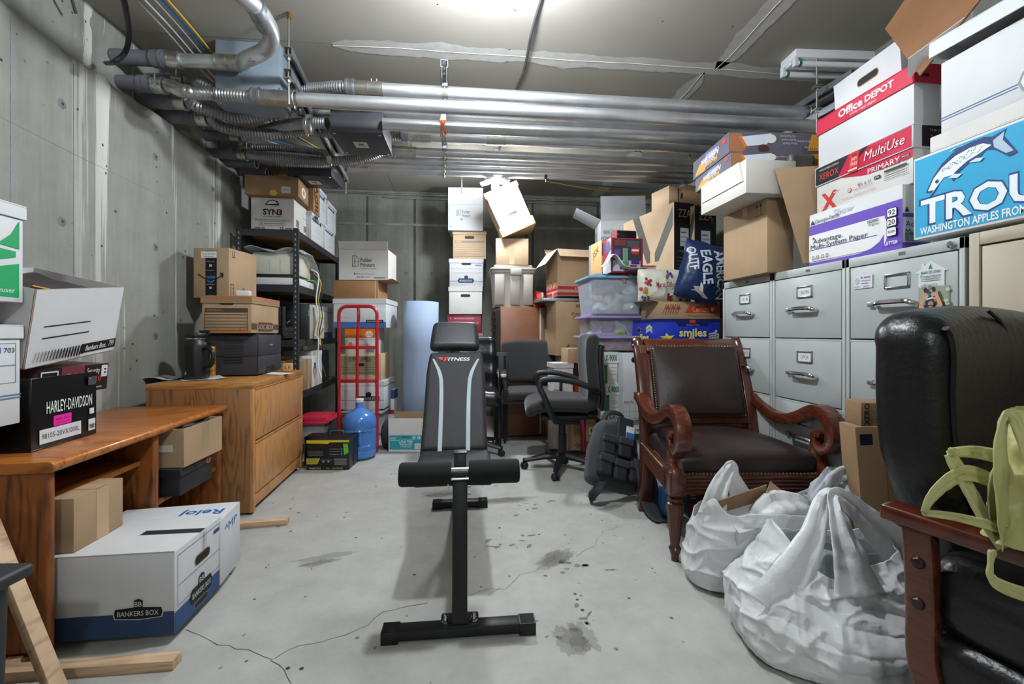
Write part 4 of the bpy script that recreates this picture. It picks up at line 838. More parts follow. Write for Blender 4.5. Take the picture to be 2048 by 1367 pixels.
# second shelf
z2 = LV[3]+.001
on_shelf('game_box', 'black glossy box lying at the back of the second shelf', 'box', .30, .05, z2+.20, .5, .38, .10, mat('#15151a', .3, var=.1), prints={'R': [('r',.1,.2,.25,.8,'#5a9a3a'),('r',.3,.2,.5,.7,'#a3262a')], 'L': [('t','DOUBLE SCOOP',.35,.5,.3,'#b9b9b9',{'w':.4}),('t','DENIRO',.75,.5,.3,'#d0d0d0',{'w':.3})]})
x, y = shelf_pos(.06, .03); t = thing('fax_machine', 'beige office machine under bubble wrap on the second shelf', 'office machine', (x, y, z2+.085), 93)
BEI = mat('#c5c4b4', .5, var=.04); m = M(); m.prism([(0,0),(.38,0),(.38,.13),(.30,.185),(.06,.185),(0,.14)], 0, .34, BEI, Matrix(((1,0,0,0),(0,0,1,0),(0,1,0,0),(0,0,0,1)))); m.obj('body', t, bevel=.012)
for q in (.02,.12,.2): m = M(); m.box((-.0015,q,.02),(.001,q+.002,.12), mat('#8f8f82',.6)); m.obj('panel_gap', t)
x, y = shelf_pos(.01, .0); t = thing('keyboard_tray', 'white plastic tray holding a dark board and green cable on the second shelf', 'tray', (x, y, z2), 93)
m = M(); m.box((0,0,0),(.42,.38,.006), WHITE); [m.box(lo, hi, WHITE) for lo, hi in (((0,0,.006),(.42,.006,.055)),((0,.374,.006),(.42,.38,.055)),((0,.006,.006),(.006,.374,.055)),((.414,.006,.006),(.42,.374,.055)))]; m.obj('tray', t, bevel=.003)
m = M(); m.box((.02,.02,.058),(.44,.36,.072), mat('#2a2320', .5, var=.1)); m.obj('dark_board', t, bevel=.003)
m = M(); m.tube(spline([(.05,.28,.05),(.06,.2,.062),(.05,.1,.05),(.2,.0,.06),(.36,-.02,.07),(.4,-.03,.04)],6), .006, mat('#57a047',.5), 6); m.obj('green_cable', t)
x, y = shelf_pos(.0, -.03); BUB = mat('#c9cfd0', .25, var=.05, alpha=.55, bump=.8, bs=90)
m = M(); m.grid(lambda u, v: (.02+.42*u, -.01+.44*v, .275+.02*noise.noise((u*4,v*4,2))-.16*max(0,u-.55)*(1.4-v)-.05*max(0,.2-v)*3+.018*math.sin(v*9+u*3)), 26, 26, BUB)
o = tag(m.obj('bubble_wrap'), 'sheet of clear bubble wrap draped over the beige office machine', 'bubble wrap'); o.location = (x, y, z2); o.rotation_euler = (0,0,R(93)); sm_ = o.modifiers.new('thickness','SOLIDIFY'); sm_.thickness = .006
# third shelf
z3 = LV[2]+.001
x, y = shelf_pos(.03, .10); t = thing('meat_grinder', 'black kitchen machine with a chrome crank on the third shelf', 'kitchen machine', (x, y, z3), 93)
m = M(); m.rbox((.3,.2,.05), .02, BLK, 3, c=(.15,.1,.035)); m.rbox((.12,.16,.27), .03, BLK, 3, c=(.10,.16,.17)); m.obj('body', t)
m = M(); m.tube([(.0,.06,.07),(.30,.02,.07)], .04, BLK, 14); m.obj('drum', t); m = M(); m.tube(spline([(.03,-.0,.13),(.05,-.03,.16),(.12,-.05,.15),(.10,-.06,.13)],5), .006, CHROME, 6); m.obj('crank', t)
m = M(); m.tube([(.01,.02,.26),(.01,.02,.03)], .017, BLK, 10); m.obj('pillar', t)
for i, (u, lab, w, hh) in enumerate(((.40,'beige desktop computer tower nearest the post on the third shelf',.13,.30),(.545,'beige ridged computer tower second from the post on the third shelf',.12,.26))):
    x, y = shelf_pos(u, -.01); t = thing('computer_tower', lab, 'computer', (x, y, z3), 93); m = M(); m.box((0,.01,0),(w,.42,hh), BEI); m.obj('case', t, bevel=.006)
    m = M(); m.prism([(0,0),(w,0),(w,hh*.95),(w*.7,hh),(0,hh*.93)], -.018, .012, BEI, Matrix(((1,0,0,0),(0,0,1,0),(0,1,0,0),(0,0,0,1)))); fp = m.obj('front_panel', t, bevel=.006)
    for q in range(4): m = M(); m.box((.01,-.020,.05+q*.045),(w-.01,-.017,.053+q*.045), mat('#8d8d80',.6)); m.obj('bay_gap', fp)
on_shelf('record_box', 'white box with a blue base at the far end of the third shelf', 'box', .72, .0, z3, .36, .40, .30, WHITE, lid=.04, prints={'R': [('r',0,0,1,.2,'#2d4f86')]})
x, y = shelf_pos(.31, .02); t = thing('drive_box', 'slim black device with a green light beside the beige towers', 'computer', (x, y, z3), 93); m = M(); m.box((0,0,0),(.07,.3,.30), BLK); m.obj('case', t, bevel=.004); m = M(); m.box((.02,-.003,.2),(.05,.0,.25), mat('#2f8a78', .4)); m.obj('screen', t)
# fourth shelf
z4 = LV[1]+.001
on_shelf('small_carton', 'small brown carton with tape strips on the fourth shelf', 'box', .14, .0, z4, .22, .30, .25, KRAFT, tape=[('R',.4,0,.6,.2),('R',.4,.8,.6,1)])
on_shelf('small_carton', 'white carton with a blue and yellow crest on the fourth shelf', 'box', .38, .0, z4, .16, .30, .27, WHITE, prints={'R': [('o',.5,.5,.3,.22,'#3a62a5'),('o',.5,.42,.16,.2,'#d4b53a'),('r',.35,.7,.65,.78,'#2b2b2b')]})
on_shelf('small_carton', 'tall white carton behind the crest carton on the fourth shelf', 'box', .56, .0, z4, .14, .30, .31, WHITE2)
on_shelf('small_carton', 'dark grey device carton at the far end of the fourth shelf', 'box', .75, .02, z4, .28, .3, .30, mat('#33363b', .5, var=.06))
on_shelf('small_carton', 'black carton with a white label at the near end of the fourth shelf', 'box', .02, .20, z4, .11, .2, .19, BLK, prints={'L': [('r',.2,.5,.4,.7,'#9aa0a6')]})
x, y = shelf_pos(.07, .32); m = M(); m.rbox((.12,.2,.14), .05, mat('#5d4130', .8, var=.15), 4, fn=lambda p: p+Vector((.012*noise.noise(p*20),.012*noise.noise(p*21),.02*noise.noise(p*18))), c=(0,0,.07)); o = tag(m.obj('paper_sack'), 'crumpled brown sack on the black carton of the fourth shelf', 'bag'); o.location = (x, y, z4+.192)
# hanging cables at the side of the shelving
for i, (lab, col) in enumerate((('white power lead hanging down the right side of the shelving', '#cfcfcc'), ('yellow lead hanging beside the white lead on the shelving', '#b5942f'), ('black lead hanging on the right side of the shelving', '#1b1b1d'))):
    x, y = shelf_pos(.33+.07*i, -.03); cable(lab, [(x-.04,y+.05,1.56-.02*i),(x+.03,y+.02,1.5-.05*i),(x+.02,y-.01,1.3),(x+.03,y,1.15),(x,y+.02,1.0),(x+.035,y,.9 if i else .95),(x+.02,y+.03,.75 if i != 1 else .98),(x+.06,y-.0,.62 if i != 1 else 1.05)], .006-.001*i, col, 'power_lead')
# clear tote with red lid at the foot of the shelving
def tote(name, label, x, y, z, yaw, a, b, h, body, lidm, contents=None, lidh=.05, group=None, ribs=True):
    t = thing(name, label, 'storage tote', (x, y, z), yaw, group); m = M(); i = .03
    def ring(s, zz): 
        return [(px, py, zz) for px, py in sq(s, s, a-s, b-s, .03)]
    L = [ring(i, .0), ring(i*.3, h*.86), ring(0, h*.88), ring(0, h-lidh*.4)]; n = len(L[0])
    vs = [p for r in L for p in r]; fs = [(r*n+k, r*n+(k+1)%n, (r+1)*n+(k+1)%n, (r+1)*n+k) for r in range(3) for k in range(n)]+[tuple(range(n-1,-1,-1))]
    m.add(vs, fs, body); o = m.obj('bin', t, fix=False)
    m = M(); o_ = .012
    m.prism(sq(-o_,-o_,a+o_,b+o_,.035), h-lidh*.75, h-lidh*.35, lidm); m.prism(sq(.03,.03,a-.03,b-.03,.03), h-lidh*.35, h, lidm); m.prism(sq(.06,.06,a-.06,b-.06,.03), h-lidh*.35, h+.006, lidm)
    m.obj('lid', t, bevel=.004)
    return t
CLR = mat('#c6cfd8', .25, var=.02, alpha=.42); RED = mat('#c02744', .4, var=.05)
kx, ky, _ = (-1.2031, 3.7619, 0.1749)
tote('lidded_tote', 'clear storage tote with a raspberry red lid under the shelving', kx-.26, ky+.02, .001, 0, .30, .42, .29, CLR, RED)
carton('small_carton', 'small grey brown carton seen inside the red lidded tote', 'box', (kx-.22, ky+.07, .012, 0, .20, .28, .10), KRAFT2)
carton('small_carton', 'upper beige carton seen inside the red lidded tote', 'box', (kx-.22, ky+.07, .113, 0, .19, .28, .08), mat('#b39a8c', .7, var=.05))

# ---------------------------------------------------------------- hand truck, water jug and the boxes along the back left
REDP = mat('#b01a22', .3, var=.04, coat=.3)
q = Vector((-0.9217, 3.8538, -0.01)); t = thing('hand_truck', 'bright red upright hand truck in front of stacked boxes', 'hand truck', (q.x, q.y, 0), -4)
def arc(cx, cz, r, a0, a1, n=7): return [(cx+r*math.cos(R(a0+(a1-a0)*i/n)), 0, cz+r*math.sin(R(a0+(a1-a0)*i/n))) for i in range(n+1)]
hw, ht = .160, 1.235; m = M(); m.tube([(-hw,0,.03)]+arc(-hw+.07,ht-.07,.07,180,90)+arc(hw-.07,ht-.07,.07,90,0)+[(hw,0,.03)], .0145, REDP, 12); m.obj('frame', t)
m = M(); m.tube(spline([(0,-.0,ht-.01),(.012,-.02,ht-.07),(.005,-.012,ht-.16),(-.006,0,ht-.30)],6)+[(-.008,0,.2)], .0125, REDP, 10); m.obj('center_bar', t)
for z in (.885, .60, .30): m = M(); m.box((-hw,-.005,z-.014),(hw,.008,z+.014), REDP); m.obj('cross_bar', t, bevel=.004)
m = M(); m.box((-.17,-.20,.004),(.17,.02,.010), REDP); m.box((-.17,.0,.004),(.17,.012,.09), REDP); m.obj('toe_plate', t, bevel=.002)
TY = mat('#17181a', .8, var=.15, bump=.6, bs=40); RIM = mat('#c8c9c6', .5, var=.03)
for sx in (-1, 1):
    Tm = Matrix.Translation((sx*.235,.11,.125)) @ Matrix.Rotation(R(90),4,'Y'); m = M()
    m.lathe([(.06,-.035),(.10,-.045),(.122,-.03),(.125,0),(.122,.03),(.10,.045),(.06,.035)], TY, 28, Tm, flute=lambda a, z: 1+(.025 if math.sin(a*22) > .2 and abs(z) < .04 else 0)); w = m.obj('wheel', t)
    m = M(); m.lathe([(.0,-.02),(.058,-.03),(.062,0),(.058,.03),(0,.02)], RIM, 20, Tm); m.obj('rim', w)
m = M(); m.tube([(-.22,.11,.125),(.22,.11,.125)], .009, GALV, 8); m.box((-.12,0,.11),(-.105,.12,.3), REDP); m.box((.105,0,.11),(.12,.12,.3), REDP); m.obj('axle', t)
# jug
JG = mat('#4f86cf', .18, var=.03, alpha=.8, spec=.6); q = (-0.8708, 3.6576, 0.0297)
t = thing('water_jug', 'blue five gallon plastic water jug on the hand truck plate', 'water jug', (q[0]+.005, q[1]+.02, .0115))
def dent(a, z):
    k = max(0, math.cos(a+1.35))**6*(1 if .10 < z < .21 else 0); return 1-.16*k
m = M(); m.lathe([(.115,0),(.128,.012),(.130,.05),(.125,.062),(.130,.074),(.130,.10),(.1295,.105),(.129,.13),(.129,.16),(.129,.19),(.129,.205),(.130,.22),(.126,.232),(.131,.244),(.131,.29),(.126,.315),(.105,.345),(.06,.372),(.034,.39),(.029,.41),(.029,.44)], JG, 48, flute=dent); m.obj('bottle', t)
m = M(); m.tube([(.03,-.105,.10),(.03,-.122,.155),(.03,-.105,.21)], .016, JG, 10); m.obj('grip', t)
m = M(); m.lathe([(.031,.436),(.032,.46),(.028,.465)], WHITE, 20); m.obj('cap', t)
# graphics card boxes
GK = mat('#141517', .35, var=.08)
t = carton('device_carton', 'tall black device carton with a carry handle behind the graphics card box', 'box', (-1.2309, 3.4833, 0, -5, 0.375, 0.14, 0.2205), GK, top='plain', prints={'R': [('t','CORSAIR',.13,.86,.06,'#6ab04a',{'w':.16}),('l',.02,.03,.98,.03,.02,'#2f7a3a'),('r',.9,.1,.98,.3,'#2b3a2f'),('l',.02,.9,.02,.1,.01,'#777777')]})
m = M(); a_, b_, h_ = (0.375, 0.14, 0.2205); m.tube(spline([(a_*.45,b_/2,h_),(a_*.47,b_/2,h_+.025),(a_*.7,b_/2,h_+.03),(a_*.73,b_/2,h_)],5), .006, mat('#4b4d50',.4), 8); m.obj('handle', t)
carton('graphics_card_box', 'black and yellow graphics card box with upside down print', 'box', (-1.1739, 3.3719, 0, -4, 0.31, 0.09, 0.2196), GK, top='plain', prints={'R': [('p',[(0,1),(1,1),(1,.93),(.55,.93),(.5,.88),(0,.9)],'#c8b72b'),('p',[(.86,.88),(.97,.88),(.99,.58),(.88,.5)],'#5fb53a'),('t','GEFORCE RTX',.73,.06,.05,'#8ccf5a',{'w':.25,'flip':1}),('t','2060',.5,.06,.05,'#8ccf5a',{'w':.08,'flip':1}),('t','EVGA GAMING',.2,.06,.06,'#c9c9c6',{'w':.26,'flip':1}),('p',[(.0,.2),(.26,.2),(.32,.4),(.0,.4)],'#b3a23c'),('t','GEFORCE',.13,.35,.05,'#3a351a',{'w':.2,'flip':1}),('t','RTX 2060',.13,.27,.05,'#3a351a',{'w':.2,'flip':1}),('o',.40,.29,.045,.06,'#3b3d40'),('o',.52,.29,.045,.06,'#3b3d40'),('o',.40,.29,.02,.03,'#9a9c9e'),('o',.52,.29,.02,.03,'#9a9c9e'),('r',.34,.33,.6,.36,'#55575a')]+[('l',.66,.18+.03*i,.95,.18+.03*i,.012,'#8e9092') for i in range(8)]+[('l',.05,.5+.05*i,.4,.5+.05*i,.014,'#77797c') for i in range(4)]+[('r',.82,.52+.09*i,.845,.56+.09*i,'#6fc04a') for i in range(3)]+[('l',.55,.54+.09*i,.79,.54+.09*i,.014,'#8e9092') for i in range(3)]})
q = (-1.2012, 3.4401, 0.11); sm = M(); sm.rbox((.09,.06,.05), .02, WHITE, 4, fn=lambda p: p+Vector((.02*noise.noise(p*30),.02*noise.noise(p*31),.02*noise.noise(p*33)))); o = tag(sm.obj('crumpled_tissue'), 'crumpled white tissue behind the corner of the lateral file', 'tissue'); o.location = (q[0]-.07, q[1]-.05, .026)
# stack behind the hand truck
gs = None
ST = 4.14
q = (-0.8621, 4.2096, -0.015)
GREY = mat('#8d9399', .35, var=.04)
bin_t = tote('storage_bin', 'grey plastic bin at the bottom of the stack behind the hand truck', q[0]-.33, q[1]+.02, .001, -5, .40, .40, .292, GREY, GREY)
kw = dict()
BBL = [('r',.42,.30,.90,.46,'#15171a'),('t','BANKERS BOX',.66,.38,.08,'#d0d0cc',{'w':.4}),('p',[(.60,.46),(.72,.46),(.72,.58),(.66,.62),(.60,.58)],'#15171a'),('l',0,.32,.42,.32,.02,'#5c86b5'),('l',.9,.32,1,.32,.02,'#5c86b5'),('l',.05,.86,.95,.86,.008,'#9aa4ad')]
carton('banker_box', 'white lidded file box low in the stack behind the hand truck', 'box', (-1.1969, 4.2639, 0.294, -4, 0.4223, 0.42, 0.2619), WHITE, lid=.045, prints={'R': BBL})
carton('apple_box', 'tan and olive apple carton in the stack behind the hand truck', 'box', (-1.1999, 4.2743, 0.5559, -4, 0.3953, 0.32, 0.257), KRAFTL, lid=None, prints={'R': [('r',.05,.22,.95,.92,'#8c8566'),('t','SUPER APPLE',.5,.80,.16,'#3a3a66',{'w':.52,'b':.02}),('l',.1,.5,.9,.5,.02,'#6d6a52'),('l',.1,.42,.9,.42,.02,'#6d6a52'),('l',.1,.3,.9,.3,.04,'#5d5f66')]}, holes=[('R',.5,.6,.09,.03)])
carton('apple_box', 'white and orange fruit carton in the stack behind the hand truck', 'box', (-1.1419, 4.2784, 0.8129, -4, 0.289, 0.3, 0.2441), WHITE2, lid=None, prints={'R': [('r',0,.62,1,1,'#dd7628'),('o',.78,.76,.12,.13,'#e9dccc'),('t','USA',.78,.74,.1,'#c85a20'),('r',0,.55,1,.6,'#dcdcd8'),('t','COLOSSAL',.55,.32,.13,'#6a6a6c',{'w':.55}),('o',.18,.32,.07,.14,'#d8641e'),('r',.7,.05,.95,.18,'#9a9a98')]+[('r',.7+.03*i,.05,.71+.03*i,.18,'#3a3a3a') for i in range(8)]})
carton('banker_box', 'white lidded file box with blue base high in the stack behind the hand truck', 'box', (-1.2435, 4.2687, 1.057, -4, 0.4874, 0.45, 0.2714), WHITE, lid=.045, prints={'R': [('r',0,0,1,.2,'#3a68ab'),('r',.62,.17,.95,.27,'#15171a'),('t','BANKERS BOX',.785,.22,.05,'#d0d0cc',{'w':.28}),('l',.03,.36,.25,.36,.01,'#777777')]})
carton('open_carton', 'brown open carton on its side with a flap sticking out right, above the red frame', 'box', (-1.2435, 4.2687, 1.3284, -4, 0.4129, 0.36, 0.1732), KRAFTO, flaps=[('X',8,.32)], tape=[('R',.93,0,.95,1,mat('#cdb896',.4))], top='plain')
carton('printed_carton', 'white carton with a folder drawing and contact lines, topmost behind the hand truck', 'box', (-1.1923, 4.2634, 1.5016, -4, 0.4549, 0.34, 0.2903), WHITE2, top='open', inner=KRAFTO, flaps=[('R',78,.22),('B',100,.1)],
  prints={'R': [('t','Folder',.56,.66,.13,'#2a2a2c',{'w':.24,'b':.01}),('t','Printers',.585,.50,.13,'#2a2a2c',{'w':.29,'b':.01}),('t','presentation is everything!',.6,.38,.045,'#a8403c',{'w':.30}),('f',.27,.44,.33,.80,.015,'#2a2a2c'),('p',[(.335,.42),(.40,.36),(.40,.72),(.335,.80)],'#cfcdc8'),('l',.335,.42,.40,.50,.015,'#2a2a2c'),('l',.335,.80,.40,.72,.015,'#2a2a2c'),('l',.40,.5,.40,.72,.015,'#2a2a2c'),('l',.30,.6,.4,.6,.012,'#2a2a2c'),('t','folderprinters.com',.52,.21,.05,'#555557',{'w':.36}),('t','866.839.5337',.50,.11,.055,'#555557',{'w':.28}),('o',.32,.21,.015,.03,'#444444'),('r',.72,.06,.95,.1,'#777777')]})
q = (-0.7549, 4.2991, 0.3657); tag(carton('small_carton', 'small red, white and blue carton right of the stack by the hand truck', 'box', (q[0]-.03, q[1]+.2, .0, -4, .06, .16, .44), mat('#cfcfd2', .5), prints={'R': [('r',0,.8,1,1,'#2c4a86'),('r',0,.45,1,.55,'#a8262e')], 'X': [('r',0,.8,1,1,'#2c4a86')]}), 'small red, white and blue carton right of the stack by the hand truck', 'box')
# foam roll
FO = mat('#8d9db5', .85, var=.03, vs=3); q = (-0.472, 4.421, -0.0034)
def roll(u, v):
    a = -2.0+u*9.2; r = .150+.017*u*1.0; return (r*math.cos(a)*1.06, r*math.sin(a), v*1.315)
m = M(); m.grid(roll, 90, 4, FO); o = tag(m.obj('foam_roll'), 'tall rolled blue grey foam mat standing against the back wall', 'foam roll'); o.location = (q[0]-.0, q[1]+.02, .0); o.rotation_euler = (R(-1.2), R(.6), 0); s_ = o.modifiers.new('thickness', 'SOLIDIFY'); s_.thickness = .008
# egg carton box
t = carton('egg_case', 'white and teal egg case with open flaps on the floor by the blue jug', 'box', (-0.6602, 3.8069, 0, -6, 0.292, 0.22, 0.1519), WHITE2, top='open', inner=KRAFT, flaps=[('R',88,.62,WHITE2),('B',92,.7,KRAFT),('L',100,.45,KRAFT)],
  prints={'R': [('r',.03,.15,.97,.95,'#2f8f9c'),('t','EGGS',.14,.78,.12,'#d5e4e4',{'w':.16}),('l',.06,.66,.3,.66,.02,'#d5e4e4'),('t','KIRKLAND',.5,.86,.08,'#15171a',{'w':.22,'b':.02}),('t','CAGE FREE',.5,.62,.2,'#dfe9e9',{'w':.4}),('t','GRADE AA LARGE',.5,.45,.09,'#dfe9e9',{'w':.36}),('t','7 DOZEN EGGS',.5,.33,.09,'#dfe9e9',{'w':.3}),('r',.76,.2,.93,.5,'#d5e4e4'),('o',.74,.82,.05,.09,'#d5e4e4'),('o',.88,.82,.05,.09,'#d5e4e4'),('o',.88,.82,.025,.05,'#2f8f9c'),('o',.74,.82,.025,.05,'#2f8f9c')]+[('r',.78+.02*i,.23,.785+.02*i,.46,'#333333') for i in range(7)]})
q = t.location; m = M(); m.lathe([(.03,0),(.03,.14),(.014,.16),(.014,.19)], mat('#8fb7cf', .2, alpha=.5, var=0), 16); m.lathe([(.016,.17),(.016,.195)], mat('#2437c0', .4, var=0), 16); o = tag(m.obj('bottle'), 'bottle with a blue cap inside the egg case', 'bottle'); o.location = (q[0]+.12, q[1]+.12, .01)

# ---------------------------------------------------------------- stack under the lamp cluster
carton('packing_carton', 'plain brown carton at the foot of the stack behind the exercise bench', 'box', (-0.1837, 4.8237, 0, -3, 0.3578, 0.36, 0.52), KRAFT)
carton('packing_carton', 'second brown carton from the floor in the stack behind the exercise bench', 'box', (-0.1837, 4.8237, 0.52, -3, 0.3578, 0.36, 0.485), KRAFT2)
carton('supply_carton', 'maroon carton with white print just above the exercise bench headrest', 'box', (-0.2107, 4.8265, 1.005, -3, 0.3631, 0.36, 0.206), mat('#8c2036', .5, var=.04), prints={'R': [('t','PERFORMANCE GUARANTEED',.5,.78,.09,'#d5b6bb',{'w':.6}),('t','CONSISTENT RESULTS IN BOND OR LASER',.56,.55,.09,'#d5b6bb',{'w':.75}),('o',.1,.55,.015,.03,'#d5b6bb'),('o',.1,.78,.015,.03,'#d5b6bb')]})
carton('banker_box', 'plain white lidded file box fourth from the top of the stack under the lamp', 'box', (-0.1937, 4.8046, 1.211, -3, 0.3562, 0.4, 0.2966), WHITE2, lid=.05, holes=[('R',.5,.68,.10,.028)])
carton('banker_box', 'white file box with a black emblem in the stack under the lamp', 'box', (-0.1883, 4.8041, 1.5076, -3, 0.3617, 0.4, 0.3029), WHITE, lid=.045, holes=[('R',.5,.83,.10,.028)], prints={'R': [('l',0,.2,1,.2,.02,'#5c86b5'),('p',[(.28,.14),(.70,.14),(.74,.22),(.70,.30),(.28,.30),(.24,.22)],'#2b3d52'),('t','BANKERS BOX',.49,.22,.07,'#d0d0cc',{'w':.38}),('p',[(.44,.3),(.55,.3),(.55,.38),(.5,.42),(.44,.38)],'#2b3d52'),('r',.76,.76,.95,.79,'#4d79ad'),('l',.04,.65,.96,.65,.006,'#8fa5be'),('l',.04,.5,.96,.5,.006,'#8fa5be')]})
carton('storage_box', 'tan file storage box second from the top of the stack under the lamp', 'box', (-0.1506, 4.8002, 1.8105, -3, 0.3564, 0.4, 0.2975), KRAFTL, lid=.035, lidmat=KRAFTL, holes=[('R',.5,.78,.10,.03)], prints={'R': [('r',.05,.58,.95,.66,'#8d8176'),('t','CONTENTS:',.18,.62,.05,'#d9c7b0',{'w':.2})]+[('l',.05,.5-.08*i,.95,.5-.08*i,.012,'#9d8d7c') for i in range(6)]})
t = carton('printed_carton', 'white carton with a folder drawing at the top of the stack under the lamp', 'box', (-0.2027, 4.7654, 2.108, -3, 0.3747, 0.34, 0.2805), WHITE, top='plain', flaps=[('R',97,.56,WHITE)],
  prints={'R': [('t','Folder',.52,.72,.13,'#3a3d55',{'w':.24}),('t','Printers',.52,.57,.13,'#3a3d55',{'w':.24}),('f',.24,.55,.28,.78,.012,'#555555'),('f',.30,.58,.36,.80,.012,'#555555'),('r',.35,.42,.42,.45,'#3a3d55'),('r',.06,.12,.1,.16,'#999999')]})
# the leaning tan file boxes with the carton and tote below
FR = mat('#7b4f36', .45, var=.08)
t = thing('mini_fridge', 'brown fridge with a black coil on its left side, carrying the grey tote', 'fridge', (0.3182, 4.1894)+(.001,), 5); a, b, h = .385, .45, 1.258
m = M(); m.box((0,0,.02),(a,b,h), FR); m.obj('cabinet', t, bevel=.006); m = M(); m.box((a,.0,.03),(a+.012,b,h-.005), WHITE2); m.obj('door_gasket', t); m = M(); m.box((a+.012,.0,.03),(a+.06,b,h), FR); d = m.obj('door', t, bevel=.006)
m = M(); m.tube(spline([(a+.055,-.006,h-.08),(a+.06,-.035,h-.1),(a+.06,-.035,h-.24),(a+.055,-.006,h-.26)],5), .008, CHROME, 8); m.obj('handle', d)
m = M()
for i in range(14): m.tube([(-.03,.02,.35+i*.062),(-.03,b-.02,.35+i*.062)], .006, BLK, 6)
for y in (.03,.12,.21,.30,.4): m.tube([(-.022,y,.3),(-.022,y,h-.04)], .004, BLK, 6)
m.box((-.045,.0,.32),(-.005,.03,h-.03), BLK); m.obj('condenser_coil', t)['kind'] = 'stuff'
TOT = mat('#a8a197', .45, var=.03)
def rib_tote(name, label, loc, yaw, a, b, h, mt, lidm):
    t = thing(name, label, 'storage tote', loc, yaw); m = M(); i = .028; L = [[(px,py,zz) for px,py in sq(s,s,a-s,b-s,.04)] for s, zz in ((i,0),(.006,h*.80),(-.006,h*.81),(-.006,h*.87))]; n = len(L[0])
    m.add([p for r in L for p in r], [(r*n+k, r*n+(k+1)%n, (r+1)*n+(k+1)%n, (r+1)*n+k) for r in range(3) for k in range(n)]+[tuple(range(n-1,-1,-1))], mt); bd = m.obj('bin', t, fix=False)
    for u in (.06,.42,.72): m = M(); m.box((a*u,.004,h*.04),(a*(u+.22),.012+.0,h*.76), mt, Matrix.Rotation(R(0),4,'X') @ Matrix.Translation((0,0,0))); m.obj('rib', bd, bevel=.006).rotation_euler = (R(3.2),0,0)
    m = M(); m.prism(sq(-.018,-.018,a+.018,b+.018,.04), h*.87, h*.92, lidm); m.prism(sq(.02,.02,a-.02,b-.02,.03), h*.92, h, lidm); m.obj('lid', t, bevel=.006)
    m = M(); m.box((a*.42,-.026,h*.74),(a*.68,.01,h*.9), lidm); m.obj('latch', t, bevel=.006); return t
t = rib_tote('ribbed_tote', 'greyish tan lidded plastic tote on the brown fridge', (0.2386, 4.2176)+(1.262,), 0, .42, .42, .405, TOT, TOT)
printing(t, .42, .405, lambda u, v, z: (u, -.004+.02*(1-v/.3)-.0-z, v), [('r',.48,.20,.64,.52,'#8fb3c4'),('r',.50,.42,.62,.50,'#c0504a'),('r',.5,.32,.62,.4,'#2b4a6a'),('r',.56,.2,.63,.28,'#e0e0de')], 'price_label')
t_top = 1.262+.405
carton('taped_carton', 'tan taped carton between the tilted file boxes and the greyish tote', 'box', (0.2787, 4.2437, 1.668, -3, 0.3149, 0.34, 0.2548), KRAFTL, tape=[('R',.42,.0,.56,.62)])
KT = (0,0,0)
q = Vector((0.334, 4.2079, 1.9067)); t = carton('file_box', 'pair of tan file boxes nested mouth to mouth, tilted left below the ceiling', 'box', (q.x, q.y, 1.9258, -3, .32, .34, .45), KRAFTL, top='plain', holes=[('R',.42,.72,.095,.03),('R',.52,.40,.095,.03)],
  prints={'R': [('f',.05,.52,.95,.90,.004,'#b39a7a'),('l',.05,.8,.95,.8,.004,'#9a8468'),('l',.05,.62,.95,.62,.004,'#9a8468'),('r',.12,.62,.28,.65,'#5b7fa8'),('r',.7,.40,.86,.43,'#5b7fa8'),('l',.05,.5,.95,.5,.004,'#9a8468')]})
for nm, z0, z1, o_ in (('lid',.40,.452,.012),('lid',-.0,.085,.014)):
    m = M(); m.box((-o_,-o_,z0),(.32+o_,.34+o_,z1), KRAFTL); m.obj(nm, t, bevel=.002)
t.rotation_euler = (0, R(-24), R(-3)); t.location.x += .02
# red cloth
q = Vector((0.7082, 4.3003, 1.3214)); m = M(); m.rbox((.13,.16,.17), .05, mat('#9c2c1c', .8, var=.15), 6, fn=lambda p: p+Vector((.03*noise.noise(p*14),.03*noise.noise(p*15),.04*noise.noise(p*13)))); o = tag(m.obj('red_bag'), 'crumpled red bag squeezed beside the greyish tote', 'bag'); o.location = (q.x, q.y, 1.33)
# open 16 inch carton and the carton tower below it
BIG = KRAFT
carton('packing_carton', 'brown carton at the bottom behind the two black fabric chairs', 'box', (0.8663, 3.882, 0, 8, 0.2269, 0.34, 0.8), KRAFT)
carton('tall_carton', 'large brown carton with a recycling triangle behind the black fabric chairs', 'box', (0.8009, 3.9188, 0.802, 10, 0.3113, 0.3, 0.4929), BIG, holes=[('L',.25,.86,.012,.012)],
  prints={'R': [('t','Guts',.62,.78,.06,'#3a2a1a',{'sh':.3}),('t','Kov',.66,.70,.06,'#3a2a1a',{'sh':.3}),('l',.28,.06,.48,.06,.014,'#241a12'),('l',.28,.06,.38,.2,.014,'#241a12'),('l',.48,.06,.38,.2,.014,'#241a12'),('r',.62,.90,.85,.95,'#7d6140')], 'L': [('f',.3,.76,.7,.9,.008,'#cdb08a'),('r',.02,.5,.2,.95,'#2c4a38')]})
q = Vector((0.6704, 3.9322, 1.2768)); t = thing('metal_bracket', 'grey metal frame under the open printed carton', 'bracket', (q.x, q.y, 1.2969), 5); m = M()
m.box((.0,-.01,0),(.47,.35,.028), GALV); m.obj('plate', t, bevel=.003)
for x in (.0,.10): m = M(); m.box((x,-.016,.0),(x+.014,-.008,.075), STEEL); m.obj('tab', t, bevel=.001)
